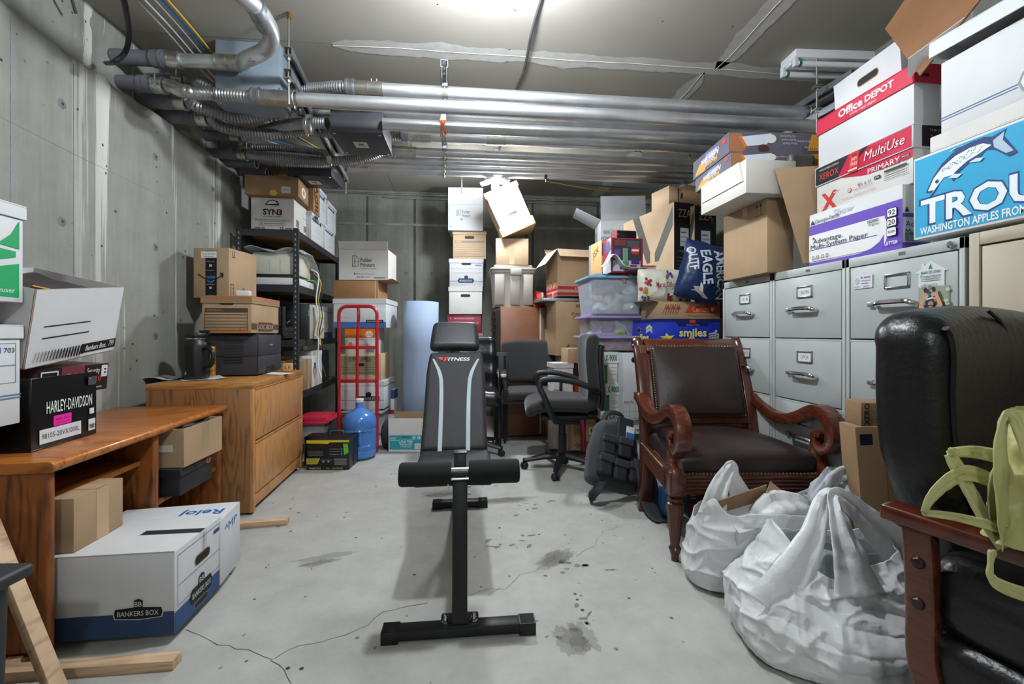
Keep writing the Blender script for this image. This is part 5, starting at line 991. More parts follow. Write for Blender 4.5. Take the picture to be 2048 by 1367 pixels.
carton('open_carton', 'brown carton with open flaps and a red printed band', 'box', (0.8185, 3.9372, 1.345, 8, 0.3933, 0.32, 0.4286), KRAFT, top='open', flaps=[('L',-52,.45,KRAFTL),('R',-48,.32,KRAFTL),('B',40,.3,KRAFTL)],
  prints={'R': [('r',0,.14,1,.21,'#9d2438'),('r',0,.02,1,.08,'#9d2438'),('t','16" x 16"',.62,.175,.05,'#d9b7a0',{'w':.35})], 'L': [('r',0,.12,1,.17,'#9d2438'),('r',0,.02,1,.08,'#9d2438'),('o',.2,.25,.1,.09,'#a63a48'),('o',.5,.25,.1,.09,'#a63a48'),('o',.82,.25,.1,.09,'#a63a48'),('o',.2,.25,.07,.06,'#a9845b'),('o',.5,.25,.07,.06,'#a9845b'),('o',.82,.25,.07,.06,'#a9845b')]})
carton('small_carton', 'grey white shoe carton numbered 701 behind the swivel chair arm', 'box', (0.7318, 3.6646, 0.0, 5, 0.168, 0.2, 0.75), mat('#b9b6b4', .6, var=.04), lid=.04, prints={'R': [('r',.05,.42,.6,.62,'#d8d6d2'),('t','701',.32,.47,.05,'#333333',{'w':.3}),('r',.1,.54,.5,.57,'#555555')]})
carton('small_carton', 'brown carton over the grey white shoe carton', 'box', (0.8541, 3.6722, 0.752, 5, 0.1295, 0.2, 0.125), KRAFT)
# dell style carton with open flaps
carton('packing_carton', 'tall brown carton hidden under the white computer carton', 'box', (1.3382, 4.3363, 0, 0, 0.5252, 0.4, 1.4), KRAFT2)
t = carton('computer_carton', 'white and grey computer carton with its flaps thrown open near the ceiling', 'box', (1.3179, 4.2379, 1.4, -8, 0.4401, 0.4, 0.7222), mat('#b9babc', .55, var=.03), top='open', inner=KRAFT2, flaps=[('R',97,.62,mat('#a9abae', .5, var=.03)),('L',28,.62,mat('#b4b6b8', .5, var=.03)),('B',60,.4)],
  prints={'R': [('o',.22,.40,.10,.12,'#33373c'),('o',.22,.40,.085,.10,'#b9babc'),('t','DELL',.22,.40,.07,'#33373c',{'w':.12}),('t','Inspiron Compact Desktop',.3,.85,.07,'#4a5566',{'w':.5}),('t','i3268',.12,.75,.05,'#4a5566')],
          'L': [('r',.0,.0,1,.62,'#d9dadc'),('r',.60,.12,.74,.62,'#33405c'),('r',.05,.05,.15,.1,'#33405c'),('t','Dell Inspiron',.2,.9,.05,'#4a5566',{'w':.3})]+[('l',.06,.85-.05*i,.4,.85-.05*i,.012,'#8a8f96') for i in range(6)]})

# ---------------------------------------------------------------- filing cabinets along the right wall
GP = mat('#a6aba9', .42, var=.02, spec=.45); TP = mat('#a59a84', .42, var=.02, spec=.45)
CX0 = 1.60; CW = .452; CDP = .67; CH = 1.322
def cabinet(label, y1, mt, cards, lock=False, handles=(0,1,2,3), x=CX0, simple=False):
    # local x runs from the far end to the near end along the front, y into the cabinet
    t = thing('filing_cabinet', label, 'cabinet', (x, y1, 0), -90, None); w = CW-.004; pz = .304
    m = M(); m.box((0,.016,.0),(.014,CDP,CH), mt); m.box((w-.014,.016,0),(w,CDP,CH), mt); m.box((.014,CDP-.01,0),(w-.014,CDP,CH), mt); m.box((.014,.016,CH-.012),(w-.014,CDP-.01,CH), mt); m.box((.014,.016,0),(w-.014,CDP-.01,.06), mt); m.box((.014,.034,.06),(w-.014,.045,CH-.012), DARK); m.obj('body', t)
    m = M(); m.box((0,0,0),(.016,.018,CH), mt); m.box((w-.016,0,0),(w,.018,CH), mt); m.box((0,0,CH-.038),(w,.018,CH), mt); m.box((.016,0,0),(w-.016,.018,.055), mt)
    for k in range(1, 4): m.box((.016,.004,CH-.041-k*pz-.006),(w-.016,.02,CH-.041-k*pz+.004), mt)
    m.obj('front_frame', t, bevel=.0015)
    for k in range(4):
        z1 = CH-.042-k*pz-(.005 if k else 0); z0 = CH-.042-(k+1)*pz+.01; m = M(); m.box((.021,.001,z0),(w-.021,.03,z1), mt); d = m.obj('drawer', t, bevel=.003)
        zc = z1-.075; cx = w*.5; m = M()
        for lo, hi in (((cx-.048,-.006,zc-.028),(cx-.041,.002,zc+.028)), ((cx+.041,-.006,zc-.028),(cx+.048,.002,zc+.028)), ((cx-.048,-.006,zc+.021),(cx+.048,.002,zc+.028)), ((cx-.048,-.006,zc-.028),(cx+.048,.002,zc-.021))): m.box(lo, hi, CHROME if k != 1 else GALV)
        m.obj('label_holder', d, bevel=.002); 
        if cards[k] is not None: printing(d, .082, .042, lambda u, v, q: (cx-.041+u, -.0002-q, zc-.021+v), [('r',0,0,1,1,'#d2d3d3')]+([('t',cards[k],.5,.45,.42,'#5c5c60',{'w':.62})] if cards[k] else []), 'card')
        zh = z1-.155; m = M(); m.tube(spline([(cx-.075,0,zh-.012),(cx-.07,-.022,zh-.006),(cx-.05,-.03,zh),(cx+.05,-.03,zh),(cx+.07,-.022,zh-.006),(cx+.075,0,zh-.012)],5), .008, CHROME, 8, asp=1.2); m.obj('handle', d)
        m = M(); m.box((cx-.112,-.014,zh-.012),(cx-.088,.0,zh+.008), GALV); m.obj('latch', d, bevel=.003)
    if lock: m = M(); m.lathe([(.011,0),(.011,.012),(.006,.016)], CHROME, 16, Matrix.Translation((w-.035,0,CH-.02)) @ Matrix.Rotation(R(90),4,'X')); m.obj('lock', t)
    m = M(); m.box((.23,-.001,CH-.025),(.255,.001,CH-.013), mat('#55585a', .4)); m.obj('maker_plate', t)
    return t
Y0 = 2.618
cab1 = cabinet('grey four drawer filing cabinet farthest from the camera', Y0, GP, ['A-B', 'MCI', 'D', ''])
cab2 = cabinet('grey four drawer filing cabinet in the middle, cards JKLMN and OPQR', Y0-CW, GP, ['JKLMN', 'OPQR', 'ST', ''])
cab3 = cabinet('grey four drawer filing cabinet with a lock, magnet and player photo', Y0-2*CW, GP, [None, '', '', ''], lock=True)
# the beige storage cabinet
t = thing('storage_cabinet', 'beige two door metal cabinet at the right edge, nearest the camera', 'cabinet', (CX0-.005, Y0-3*CW-.012, 0), -90); w = .76
m = M(); m.box((0,.02,0),(w,.5,1.325), TP); m.obj('body', t, bevel=.003)
m = M(); m.box((0,0,0),(.028,.02,1.325), TP); m.box((w-.028,0,0),(w,.02,1.325), TP); m.box((.028,0,1.285),(w-.028,.02,1.325), TP); m.box((.028,0,0),(w-.028,.02,.05), TP); m.obj('front_frame', t, bevel=.002)
for a, b in ((.033,.378),(.382,w-.033)): m = M(); m.box((a,.003,.055),(b,.019,1.28), TP); d = m.obj('door', t, bevel=.003); k = b-.035 if a < .2 else a+.035; m = M(); m.box((k-.014,-.022,1.085),(k+.014,.003,1.105), CHROME); m.obj('knob', d, bevel=.004)
# cards and magnets on the cabinets (local to cabinet 3 front)
def magnet(name, label, cat, cab, u, v, w_, h_, elems, outline=None, parent=None):
    t = thing(name, label, cat, (CX0-.001, cab.location.y-u, v), -90); m = M()
    q = [(x*w_, y*h_) for x, y in (outline or [(0,0),(1,0),(1,1),(0,1)])]
    m.prism(q, 0, .0015, WHITE, Matrix(((1,0,0,0),(0,0,-1,0),(0,1,0,0),(0,0,0,1)))); m.obj('card', t); printing(t, w_, h_, lambda a, b, z: (a, -.0015-z, b), elems); return t
magnet('business_card', 'small white business card on the filing cabinet with the lock', 'card', cab3, .04, 1.19, .085, .052, [('t','Mr. GemDry',.66,.85,.16,'#3a5a8a',{'w':.5,'b':.01}),('o',.2,.6,.12,.25,'#9db4c6'),('l',.45,.6,.9,.6,.05,'#9a9aa0'),('t','399-8735',.2,.14,.13,'#8a4a8a',{'w':.3}),('t','485-0971',.7,.14,.13,'#8a4a8a',{'w':.3}),('l',.4,.4,.8,.4,.05,'#b08ab0')])
magnet('house_magnet', 'white house shaped bank magnet on the filing cabinet with the lock', 'magnet', cab3, .293, 1.165, .105, .092, [('p',[(.5,.92),(.43,.72),(.57,.72)],'#2f7a5a'),('t','BANK OF UTAH',.5,.60,.11,'#2f6a5a',{'w':.6,'b':.01}),('t','Mortgage Experts',.5,.46,.11,'#2f6a5a',{'w':.64}),('l',.2,.36,.8,.36,.03,'#9aaba5'),('l',.2,.29,.8,.29,.03,'#9aaba5'),('t','1-800-516-5559',.46,.12,.08,'#4a6a62',{'w':.5})], [(.1,0),(.92,0),(.92,.6),(1,.6),(.84,.74),(.84,.74),(.5,1.03),(.3,.86),(.3,.95),(.2,.95),(.2,.78),(0,.6),(.1,.6)])
magnet('photo_print', 'photo print of a football player with raised arms on the filing cabinet', 'photo', cab3, .305, 1.045, .10, .125, [('r',0,0,1,1,'#8f9683')]+[('o',random.random(),random.random(),.07,.05,random.choice(['#b9bba9','#76806c','#a5a08c'])) for i in range(40)]+[('p',[(.22,0),(.78,0),(.80,.32),(.66,.47),(.36,.47),(.22,.32)],'#1d2440'),('p',[(.22,.3),(.13,.45),(.30,.86),(.40,.84),(.27,.5),(.34,.42)],'#c08a68'),('p',[(.80,.3),(.92,.48),(.72,.88),(.63,.84),(.77,.5),(.68,.42)],'#c08a68'),('o',.37,.90,.06,.07,'#20242c'),('o',.65,.90,.06,.07,'#20242c'),('o',.52,.55,.15,.16,'#20284a'),('o',.55,.50,.09,.09,'#a8765c'),('p',[(.40,.62),(.66,.66),(.62,.70),(.44,.67)],'#c8ccd2'),('l',.46,.47,.66,.47,.02,'#1d2440'),('t','48',.52,.12,.16,'#d8dce2',{'b':.02}),('r',.18,.0,.26,.3,'#b09a3a')])
magnet('wall_calendar', 'orange and purple topped sheet stuck to the cabinet behind the leather chair', 'paper', cab3, .205, .80, .09, .205, [('r',0,.94,1,1,'#d0622c'),('r',0,.89,1,.94,'#5a2f8a'),('l',.1,.8,.9,.8,.01,'#9a9aa0'),('l',.1,.7,.9,.7,.01,'#9a9aa0')])

# ---------------------------------------------------------------- on top of the cabinets
WC = (ZTOP := 1.3225)
carton('paper_carton', 'white and purple copy paper carton at the bottom of the tall paper stack', 'box', (1.6394, 1.506, 1.3225, 0, 0.1159, 0.4545, 0.2513), WHITE, top='plain',
  prints={'L': [('r',0,.60,1,.78,'#5f43a8'),('p',[(.82,0),(1,0),(1,.78),(.86,.78)],'#5f43a8'),('rr',.62,.12,.865,.60,.13,'#d9d9d8'),('r',0,.1,.80,.60,'#d9d9d8'),('r',0,.0,1,.075,'#5f43a8'),('p',[(.60,.075),(.84,.075),(.84,.3),(.80,.2),(.72,.12)],'#5f43a8'),('l',0,.315,.78,.315,.012,'#5f43a8'),('t','Georgia-Pacific',.235,.84,.07,'#2a2a2e',{'w':.3}),('p',[(.02,.80),(.08,.80),(.05,.88)],'#2a2a2e'),('t','Show',.42,.90,.11,'#b5b5bd',{'sh':.3,'w':.24}),('t','Advantage.',.24,.47,.09,'#2a2a2e',{'w':.36}),('p',[(.05,.52),(.08,.52),(.065,.56)],'#2a2a2e'),('t','Multi-System Paper',.36,.37,.085,'#2a2a2e',{'w':.66}),('t','NOW!',.74,.56,.05,'#2a2a2e',{'w':.1,'b':.02}),('t','Brighter',.75,.51,.04,'#2a2a2e',{'w':.1})]+
     [e for k, (tx) in enumerate(('92','20','5000')) for e in (('rr',.875,.54-.15*k,.965,.68-.15*k,.02,'#15171a'),('rr',.88,.55-.15*k,.96,.67-.15*k,.018,'#d9d9d8'),('t',tx,.92,.61-.15*k,.075 if k < 2 else .04,'#15171a',{'w':.06,'b':.01}))]+[('t','LETTER',.92,.14,.05,'#d9d9d8',{'w':.12,'b':.02})]+[('f',.06+.06*k,.12,.09+.06*k,.19,.012,'#4a4a4e') for k in range(4)],
          'R': [('r',0,0,1,.12,'#5f43a8'),('r',0,.5,1,.56,'#35548a'),('r',0,.12,1,.5,'#a9bccb'),('t','Ad',.25,.40,.09,'#2a2a2e'),('t','Mu',.25,.28,.09,'#2a2a2e'),('p',[(.06,.58),(.22,.58),(.14,.66)],'#2a2a2e'),('f',.08,.14,.5,.26,.008,'#2a2a2e')]+[('r',.1+.04*k,.15,.115+.04*k,.25,'#2a2a2e') for k in range(9)]})
carton('paper_carton', 'white copy paper carton with a red X and crimson banded lid', 'box', (1.6689, 1.4929, 1.5738, 0, 0.3, 0.4563, 0.2204), WHITE2, lid=.088, lidmat=WHITE, bev=.002,
  prints={'L': [('p',[(.30,.585),(.52,.47),(.60,.44),(1,.44),(1,.60),(.0,.60)],'#b7213f'),('t','PRIMARY',.74,.50,.1,'#dcdcda',{'w':.30}),('r',.90,.49,.98,.53,'#222222'),('t','IMAGE',.94,.51,.025,'#dcdcda',{'w':.06}),('t','For Everyday Use',.84,.445,.045,'#4a1522',{'w':.26,'sh':.2}),('t','X',.16,.21,.36,'#c23a34',{'b':.03,'w':.2}),('r',.25,.36,.275,.38,'#d9d9d8'),('r',.22,.33,.245,.35,'#d9d9d8'),('o',.40,.27,.022,.045,'#c23a34'),('o',.40,.27,.018,.036,'#cfcdc8'),('t','84',.40,.27,.03,'#c23a34'),('t','8½ x 11',.56,.31,.07,'#2a2a2e',{'w':.13}),('rr',.66,.29,.72,.35,.01,'#2a2a2e'),('t','20lb',.69,.32,.035,'#dcdcda',{'w':.045}),('t','5000 Sheets 10 Reams',.56,.24,.025,'#b03030',{'w':.22}),('f',.76,.2,.96,.38,.006,'#555555'),('r',.76,.35,.96,.38,'#333333'),('l',.77,.31,.95,.31,.01,'#555555'),('l',.77,.27,.95,.27,.01,'#555555'),('l',.77,.235,.95,.235,.01,'#555555'),('t','Consistent Quality Every Time',.5,.13,.025,'#b03030',{'w':.36,'sh':.2})]},
  lidprints={'L': [('r',0,.05,1,.95,'#b7213f'),('p',[(.0,.05),(.28,.05),(.40,.95),(.0,.95)],'#232326'),('p',[(.55,.95),(.62,.95),(.47,.45),(.44,.6)],'#232326'),('t','THE DOCUMENT COMPANY',.17,.78,.1,'#d0d0d0',{'w':.24}),('t','XEROX',.17,.42,.33,'#c8463e',{'w':.24}),('p',[(.40,.0),(.50,.0),(.52,.95),(.42,.95)],'#c8322f'),('t','JAM',.46,.62,.16,'#e0d0cc',{'w':.06}),('t','FREE',.465,.38,.16,'#e0d0cc',{'w':.07}),('t','99.99%',.47,.8,.1,'#2a2a2e',{'w':.06}),('l',.40,.12,.5,.12,.08,'#e0d0cc'),('t','MultiUse',.76,.5,.42,'#e3dedd',{'w':.38,'sh':.25})],'R': [('r',.1,.05,1,.95,'#1e1e20'),('t','XEROX',.55,.4,.35,'#b8423a',{'w':.7}),('t','THE DOCUMENT COMPANY',.55,.75,.1,'#bbbbbb',{'w':.7})]})
carton('paper_carton', 'white carton with a bright red lettered lid on top of the paper stack', 'box', (1.6726, 1.4926, 1.7942, 0, 0.1092, 0.452, 0.2276), WHITE, lid=.072, lidmat=mat('#c12240', .5, var=.03), bev=.002,
  lidprints={'L': [('t','Office',.40,.60,.45,'#e6dcdc',{'w':.27,'b':.03}),('t','DEPOT',.70,.60,.36,'#e6dcdc',{'w':.28,'b':.03}),('t','white copy paper',.54,.22,.16,'#e6dcdc',{'w':.28,'sh':.3})], 'R': [('r',.2,.3,.5,.5,'#5a1522')]})
# trout carton
def fat(pts, k=1.55):
    # widen the fish about its long axis
    ax, ay, bx, by = .12*.51, .55*.295, .55*.51, .86*.295; L = math.hypot(bx-ax, by-ay); tx, ty = (bx-ax)/L, (by-ay)/L; out = []
    for u, v in pts:
        x, y = u*.51-ax, v*.295-ay; a = x*tx+y*ty; n = -x*ty+y*tx; out.append(((ax+a*tx-n*k*ty)/.51-.01, min(.95, (ay+a*ty+n*k*tx)/.295)))
    return out
carton('apple_carton', 'bright blue apple carton with a leaping fish, on the beige cabinet', 'box', (1.6178, 0.9403, 1.345, 0, 0.32, 0.5052, 0.295), WHITE, top='plain',
  prints={'L': [('r',.012,.03,.988,.97,'#2a9ac4'),
     ('t','TROUT',.47,.315,.30,'#1f3f78',{'w':.86,'b':.055}),('t','TROUT',.47,.315,.28,'#dfe6e8',{'w':.83,'b':.03}),
     ('t','WASHINGTON APPLES FROM LAKE CHELAN',.50,.09,.085,'#dfe6e8',{'w':.90,'b':.02}),
     ('p',fat([(.10,.54),(.155,.66),(.22,.76),(.31,.85),(.40,.90),(.46,.91),(.50,.89),(.57,.93),(.55,.88),(.60,.74),(.56,.72),(.50,.79),(.46,.80),(.43,.76),(.38,.74),(.34,.70),(.30,.66),(.27,.60),(.25,.66),(.20,.63),(.17,.56),(.13,.50),(.11,.49),(.14,.53)]),'#1f3a6b'),
     ('p',fat([(.115,.55),(.16,.65),(.22,.73),(.30,.80),(.38,.84),(.45,.855),(.49,.83),(.46,.81),(.42,.78),(.36,.745),(.31,.70),(.27,.655),(.22,.645),(.17,.575),(.13,.52),(.15,.555)]),'#dfe6e8'),
     ('p',fat([(.50,.86),(.56,.91),(.545,.85),(.585,.76),(.55,.75),(.50,.81)]),'#a9bccc'),('p',fat([(.27,.84),(.31,.93),(.37,.96),(.355,.89)]),'#dfe6e8'),('p',fat([(.285,.845),(.315,.91),(.355,.935),(.345,.885)]),'#7d9ab8'),
     ('o',.165,.635,.012,.022,'#1f5f94'),('o',.165,.635,.005,.010,'#111111'),('p',[(.24,.63),(.29,.60),(.32,.63),(.27,.66)],'#c9d3da'),('p',[(.36,.73),(.42,.70),(.44,.73),(.40,.75)],'#c9d3da')]+[('o',.20+.0085*i+.004*math.sin(i*5),.735+.0049*i+.014*math.sin(i*7.3),.0035,.007,'#5a7a98') for i in range(28)]})
carton('archive_box', 'white lidded file box with blue double lines, on the apple carton', 'box', (1.6409, 0.958, 1.7, 0, 0.32, 0.4133, 0.245), WHITE, lid=None, bev=.002, prints={'L': [('l',0,.18,.52,.18,.012,'#4a6a9a'),('l',0,.215,.52,.215,.012,'#4a6a9a'),('p',[(.55,.10),(1,.10),(1,.34),(.55,.34),(.52,.22)],'#8a8c90'),('p',[(.56,.13),(1,.13),(1,.31),(.56,.31),(.54,.22)],'#d5d5d4'),('t','BANKERS',.75,.22,.12,'#44464a',{'w':.3})]}, tilt=None)
x, y, z, _, a, b, h = (1.6288, 0.9492, 1.64, 0, 0.33, 0.4449, 0.06)
t = thing('box_lid', 'white file box lid lying between the apple carton and the white file box', 'lid', (x-.004, y, z+.003)); m = M(); m.box((0,0,.0),(a,b,.004), WHITE2); [m.box(lo,hi,WHITE2) for lo,hi in (((0,0,.004),(.004,b,.053)),((a-.004,0,.004),(a,b,.053)),((.004,0,.004),(a-.004,.004,.053)),((.004,b-.004,.004),(a-.004,b,.053)))]; m.obj('tray', t, bevel=.0012, seg=1)
t = thing('box_lid', 'white lid overhanging the uppermost white file box at the right edge', 'lid', (x-.028, y-.02, 1.948), 0, rot=(2,0,0)); a3, b3 = .36, b+.005; m = M(); m.box((0,0,.048),(a3,b3,.052), WHITE); [m.box(lo,hi,WHITE) for lo,hi in (((0,0,0),(.004,b3,.048)),((a3-.004,0,0),(a3,b3,.048)),((.004,0,0),(a3-.004,.004,.048)),((.004,b3-.004,0),(a3-.004,b3,.048)))]; m.obj('lid', t, bevel=.0012, seg=1)
carton('file_box', 'white file box with a hand hole behind the red lidded carton', 'box', (1.804, 1.655, 2.0, -4, 0.1, 0.36, 0.235), WHITE, top='plain', tilt=(0,-4), holes=[('L',.55,.70,.11,.03)], prints={'L': [('l',0,.42,1,.42,.008,'#b98a8a'),('l',0,.2,1,.2,.008,'#b9b9c0')]})
# open brown carton thrown on its side above
q1, q2, q3 = Vector((1.781, 1.7076, 2.3068)), Vector((1.6424, 1.4404, 1.9427)), Vector((1.557, 1.1274, 1.9976))
u_ = (q2-q1); v_ = (q3-q2); n_ = u_.cross(v_).normalized(); q4 = q1+v_
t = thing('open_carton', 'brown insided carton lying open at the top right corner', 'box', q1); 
def slab(mb, P4, th, mt):
    nn = (P4[1]-P4[0]).cross(P4[3]-P4[0]).normalized()*th; mb.add([p for p in P4]+[p+nn for p in P4], [(3,2,1,0),(4,5,6,7),(0,1,5,4),(1,2,6,5),(2,3,7,6),(3,0,4,7)], mt)
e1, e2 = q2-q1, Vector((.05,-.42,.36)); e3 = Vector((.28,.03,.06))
m = M(); slab(m, [Vector((0,0,0)), e1, e1+e2, e2], .005, mat('#7d5636', .8, var=.06)); m.obj('inner_side', t)  # darker kraft: the shade inside the carton is put into its colour
m = M(); slab(m, [Vector((0,0,0)), e2, e2+e3, e3], .005, WHITE2); m.obj('top_side', t)
m = M(); slab(m, [e1+Vector((.01,.06,.03)), e1+Vector((.06,-.12,.09)), e1+Vector((.02,-.15,.13)), e1+Vector((-.03,.02,.075))], .004, WHITE); m.obj('flap', t)
# left pile on the first cabinet
carton('packing_carton', 'plain brown carton standing on the farthest grey filing cabinet', 'box', (1.5465, 2.1337, 1.3225, 0, 0.1477, 0.3887, 0.387), KRAFT, tape=[('L',.48,.86,.58,1)], prints={'L': [('l',.80,.82,.80,.95,.008,'#2d251e'),('l',.88,.82,.88,.95,.008,'#2d251e'),('p',[(.775,.92),(.825,.92),(.80,.97)],'#2d251e'),('p',[(.855,.92),(.905,.92),(.88,.97)],'#2d251e'),('l',.75,.80,.93,.80,.006,'#2d251e')]})
t = carton('flat_carton', 'long white flat carton overhanging the plain brown carton', 'box', (1.3878, 2.0695, 1.7095, 0, 0.2691, 0.4253, 0.1705), mat('#c9c7bf', .6, var=.03), top='plain', bev=.002)
m = M(); a, b, h = (0.2691, 0.4253, 0.1705); m.prism([(.02,h*.38),(b-.02,h*.38),(b-.06,h*1.0),(.05,h*1.0)], -.006, -.0015, mat('#d2d0c8', .6, var=.03), Matrix(((0,0,1,0),(1,0,0,0),(0,1,0,0),(0,0,0,1)))); m.obj('side_flap', t)
GAME = '#3a3a44'
def game(label, K, seed, lines):
    t = carton('game_box', label, 'game', K, mat('#4a4a55', .35, var=.05), top='plain', bev=.002, prints={
      'R': [('r',0,0,1,1,'#5b5b66'),('p',[(.0,.05),(.14,.02),(.20,.35),(.12,.95),(0,.9)],'#a06a48'),('p',[(.10,.75),(.45,.95),(.40,.40),(.16,.30)],'#c9d2de'),('p',[(.1,.72),(.16,.28),(.19,.3),(.13,.76)],'#d27a28'),('o',.44,.68,.06,.22,'#d8d8d8'),('o',.36,.2,.06,.2,'#4a3026'),('p',[(.83,.1),(1,.1),(1,.9),(.88,.9)],'#d0912a')]+[('t',s,u,v,.11,'#d9c0c4',{'w':.16,'flip':1}) for s, u, v in lines],
      'L': [('r',0,0,1,1,'#4a4a58'),('p',[(.05,.1),(.35,.05),(.45,.5),(.2,.6)],'#c0902e'),('p',[(.3,.4),(.6,.3),(.72,.8),(.4,.85)],'#8a8ad0'),('t','Action Slide',.5,.55,.3,'#e0d2d2',{'w':.5,'flip':1,'b':.02}),('t','Hockey',.55,.25,.28,'#e0b040',{'w':.3,'flip':1,'b':.02}),('o',.88,.75,.05,.14,'#b02a2a')]})
    return t
game('colourful tabletop hockey game box under the other one near the ceiling', (1.3874, 2.1902, 1.88, -4, 0.4776, 0.42, 0.0844), 1, [('Power Play',.55,.7),('Action!',.62,.3)])
game('colourful tabletop hockey game box, upper of two near the ceiling', (1.3829, 2.2007, 1.9644, -4, 0.5042, 0.43, 0.11), 2, [('Fast Paced Action!',.62,.8),('Rapide Action!',.63,.62),('Action Rapide!',.64,.44),('Hockey',.80,.55),('Slide',.88,.25)])
q = Vector((1.7057, 2.1375, 1.9117)); m = M(); m.rbox((.14,.05,.10), .022, mat('#55534f', .5, var=.08), 4, fn=lambda p: p+Vector((0,.02*math.cos(p.x*14),0))); o = tag(m.obj('leather_pad'), 'dark grey leather pad tucked beside the red lidded paper stack', 'pad'); o.location = (q.x+.04, q.y, 1.90)
# loose cardboard sheet wedged between
p = [Vector(q_) for q_ in ((1.5295, 2.055, 1.8325), (1.7239, 1.9949, 1.8298), (1.7337, 1.9939, 1.5623), (1.6946, 1.9979, 1.3561), (1.6561, 2.022, 1.3543))]; o0 = p[4]
t = thing('cardboard_sheet', 'loose brown cardboard sheet wedged left of the paper stack', 'cardboard', o0); nn = Vector((.003,.0045,0)); m = M(); n = len(p)
m.add([q_-o0 for q_ in p]+[q_-o0+nn for q_ in p], [tuple(range(n)), tuple(range(2*n-1,n-1,-1))]+[(i,(i+1)%n,n+(i+1)%n,n+i) for i in range(n)], KRAFT); m.obj('sheet', t)

# ---------------------------------------------------------------- the pile between the cabinets and the back wall
carton('packing_carton', 'tall brown carton hidden under the two kraft computer case cartons', 'box', (1.52, 3.62, 0, 0, .75, .6, 1.135), KRAFT2)
def zza(label, K):
    return carton('computer_case_box', label, 'box', K, KRAFTL, top='plain', prints={
      'L': [('p',[(.30,1),(.42,1),(.62,.62),(.62,.52),(.56,.52)],'#55544f'),('p',[(.98,.97),(.98,.80),(.76,.52),(.70,.52),(.70,.60)],'#55544f'),('p',[(.45,.0),(.57,.0),(.66,.38),(.66,.44),(.58,.44)],'#2a2a2a'),('p',[(.98,.0),(.86,.0),(.70,.40),(.70,.44),(.74,.44)],'#2a2a2a'),('t','ZZA',.18,.72,.075,'#5a4632',{'w':.15})],
      'R': [('r',0,0,1,1,'#17181a'),('t','ZZA',.52,.91,.07,'#b08d62',{'w':.62}),('r',.30,.62,.72,.78,'#b9bcc0'),('l',.34,.74,.6,.74,.012,'#55595e'),('l',.34,.70,.68,.70,.012,'#8a8e93'),('l',.34,.66,.68,.66,.012,'#8a8e93'),('t','WARNING:',.5,.575,.025,'#77716a',{'w':.5}),('l',.1,.52,.9,.52,.008,'#55504a'),('l',.1,.49,.9,.49,.008,'#55504a'),('l',.1,.46,.9,.46,.008,'#55504a'),('l',.1,.43,.9,.43,.008,'#55504a'),('t','CE FC',.55,.22,.04,'#77716a',{'w':.4}),('t','IC UL',.55,.16,.04,'#77716a',{'w':.4}),('f',.75,.85,.85,.9,.006,'#77716a'),('f',.75,.6,.85,.65,.006,'#77716a')]})
zza('kraft computer case carton with grey diagonal bands, left one of two', (1.6942, 3.4656, 1.137, 12, 0.1994, 0.8507, 0.9508))
zza('kraft computer case carton with a narrow black front, right one of two', (1.862, 3.4484, 1.137, 12, 0.2184, 0.4, 0.922))
carton('small_carton', 'kraft carton left of the two on top of the computer case cartons', 'box', (1.6899, 3.5465, 2.0878, 14, 0.0931, 0.2308, 0.16), KRAFTL)
carton('small_carton', 'kraft carton with a torn corner, right of the two on the computer case cartons', 'box', (1.8097, 3.5141, 2.059, 10, 0.2541, 0.1126, 0.19), KRAFT2, prints={'L': [('p',[(.55,.45),(.8,.4),(.85,.65),(.62,.7)],'#17110c')]})
# bottom stack: brown floor cartons, X-9000 boxes, totes
carton('packing_carton', 'brown floor carton left of the red one behind the swivel chair', 'box', (0.8676, 3.5501, 0, 6, 0.087, 0.2, 0.2983), KRAFT, prints={'R': [('l',.2,.3,.6,.2,.02,'#3a2a1a'),('l',.3,.36,.7,.26,.02,'#3a2a1a')]})
carton('wine_carton', 'dark red and cream carton on the floor behind the swivel chair', 'box', (0.9418, 3.4822, 0, 8, 0.1668, 0.26, 0.3101), mat('#8a1f38', .5, var=.04), prints={'R': [('r',.1,.42,.62,1,'#b99c78'),('r',.25,.6,.5,.78,'#e0d6c6'),('o',.37,.7,.05,.06,'#a03030'),('t','Mega',.42,.2,.14,'#d9a8b0',{'w':.5,'sh':.3})]})
carton('orange_carton', 'orange carton on the dark red one behind the swivel chair', 'box', (0.9632, 3.5002, 0.3101, 8, 0.1501, 0.26, 0.3134), mat('#b85418', .5, var=.04))
carton('orange_carton', 'red orange shoe carton beside the topmost numbered paper box', 'box', (1.0303, 3.4732, 0.6235, 8, 0.0614, 0.26, 0.2368), mat('#b8371f', .5, var=.04), prints={'R': [('r',.3,.15,.7,.45,'#d9d5d0')]})
gx = 'white and green paper boxes with a green number'
carton('paper_carton', 'green banded paper box at the bottom of the numbered stack behind the vest', 'box', (1.0439, 3.3311, 0, 4, 0.3665, 0.3, 0.2288), WHITE2, lid=.06, lidmat=mat('#2f6b3e', .5, var=.04), prints={'L': [('r',0,0,1,1,'#2f6b3e')], 'R': [('l',.1,.4,.3,.4,.02,'#333333'),('l',.1,.3,.3,.3,.02,'#333333')]}, lidprints={'R': [('t','Boise',.45,.5,.5,'#dfe6df',{'w':.35,'b':.03})]})
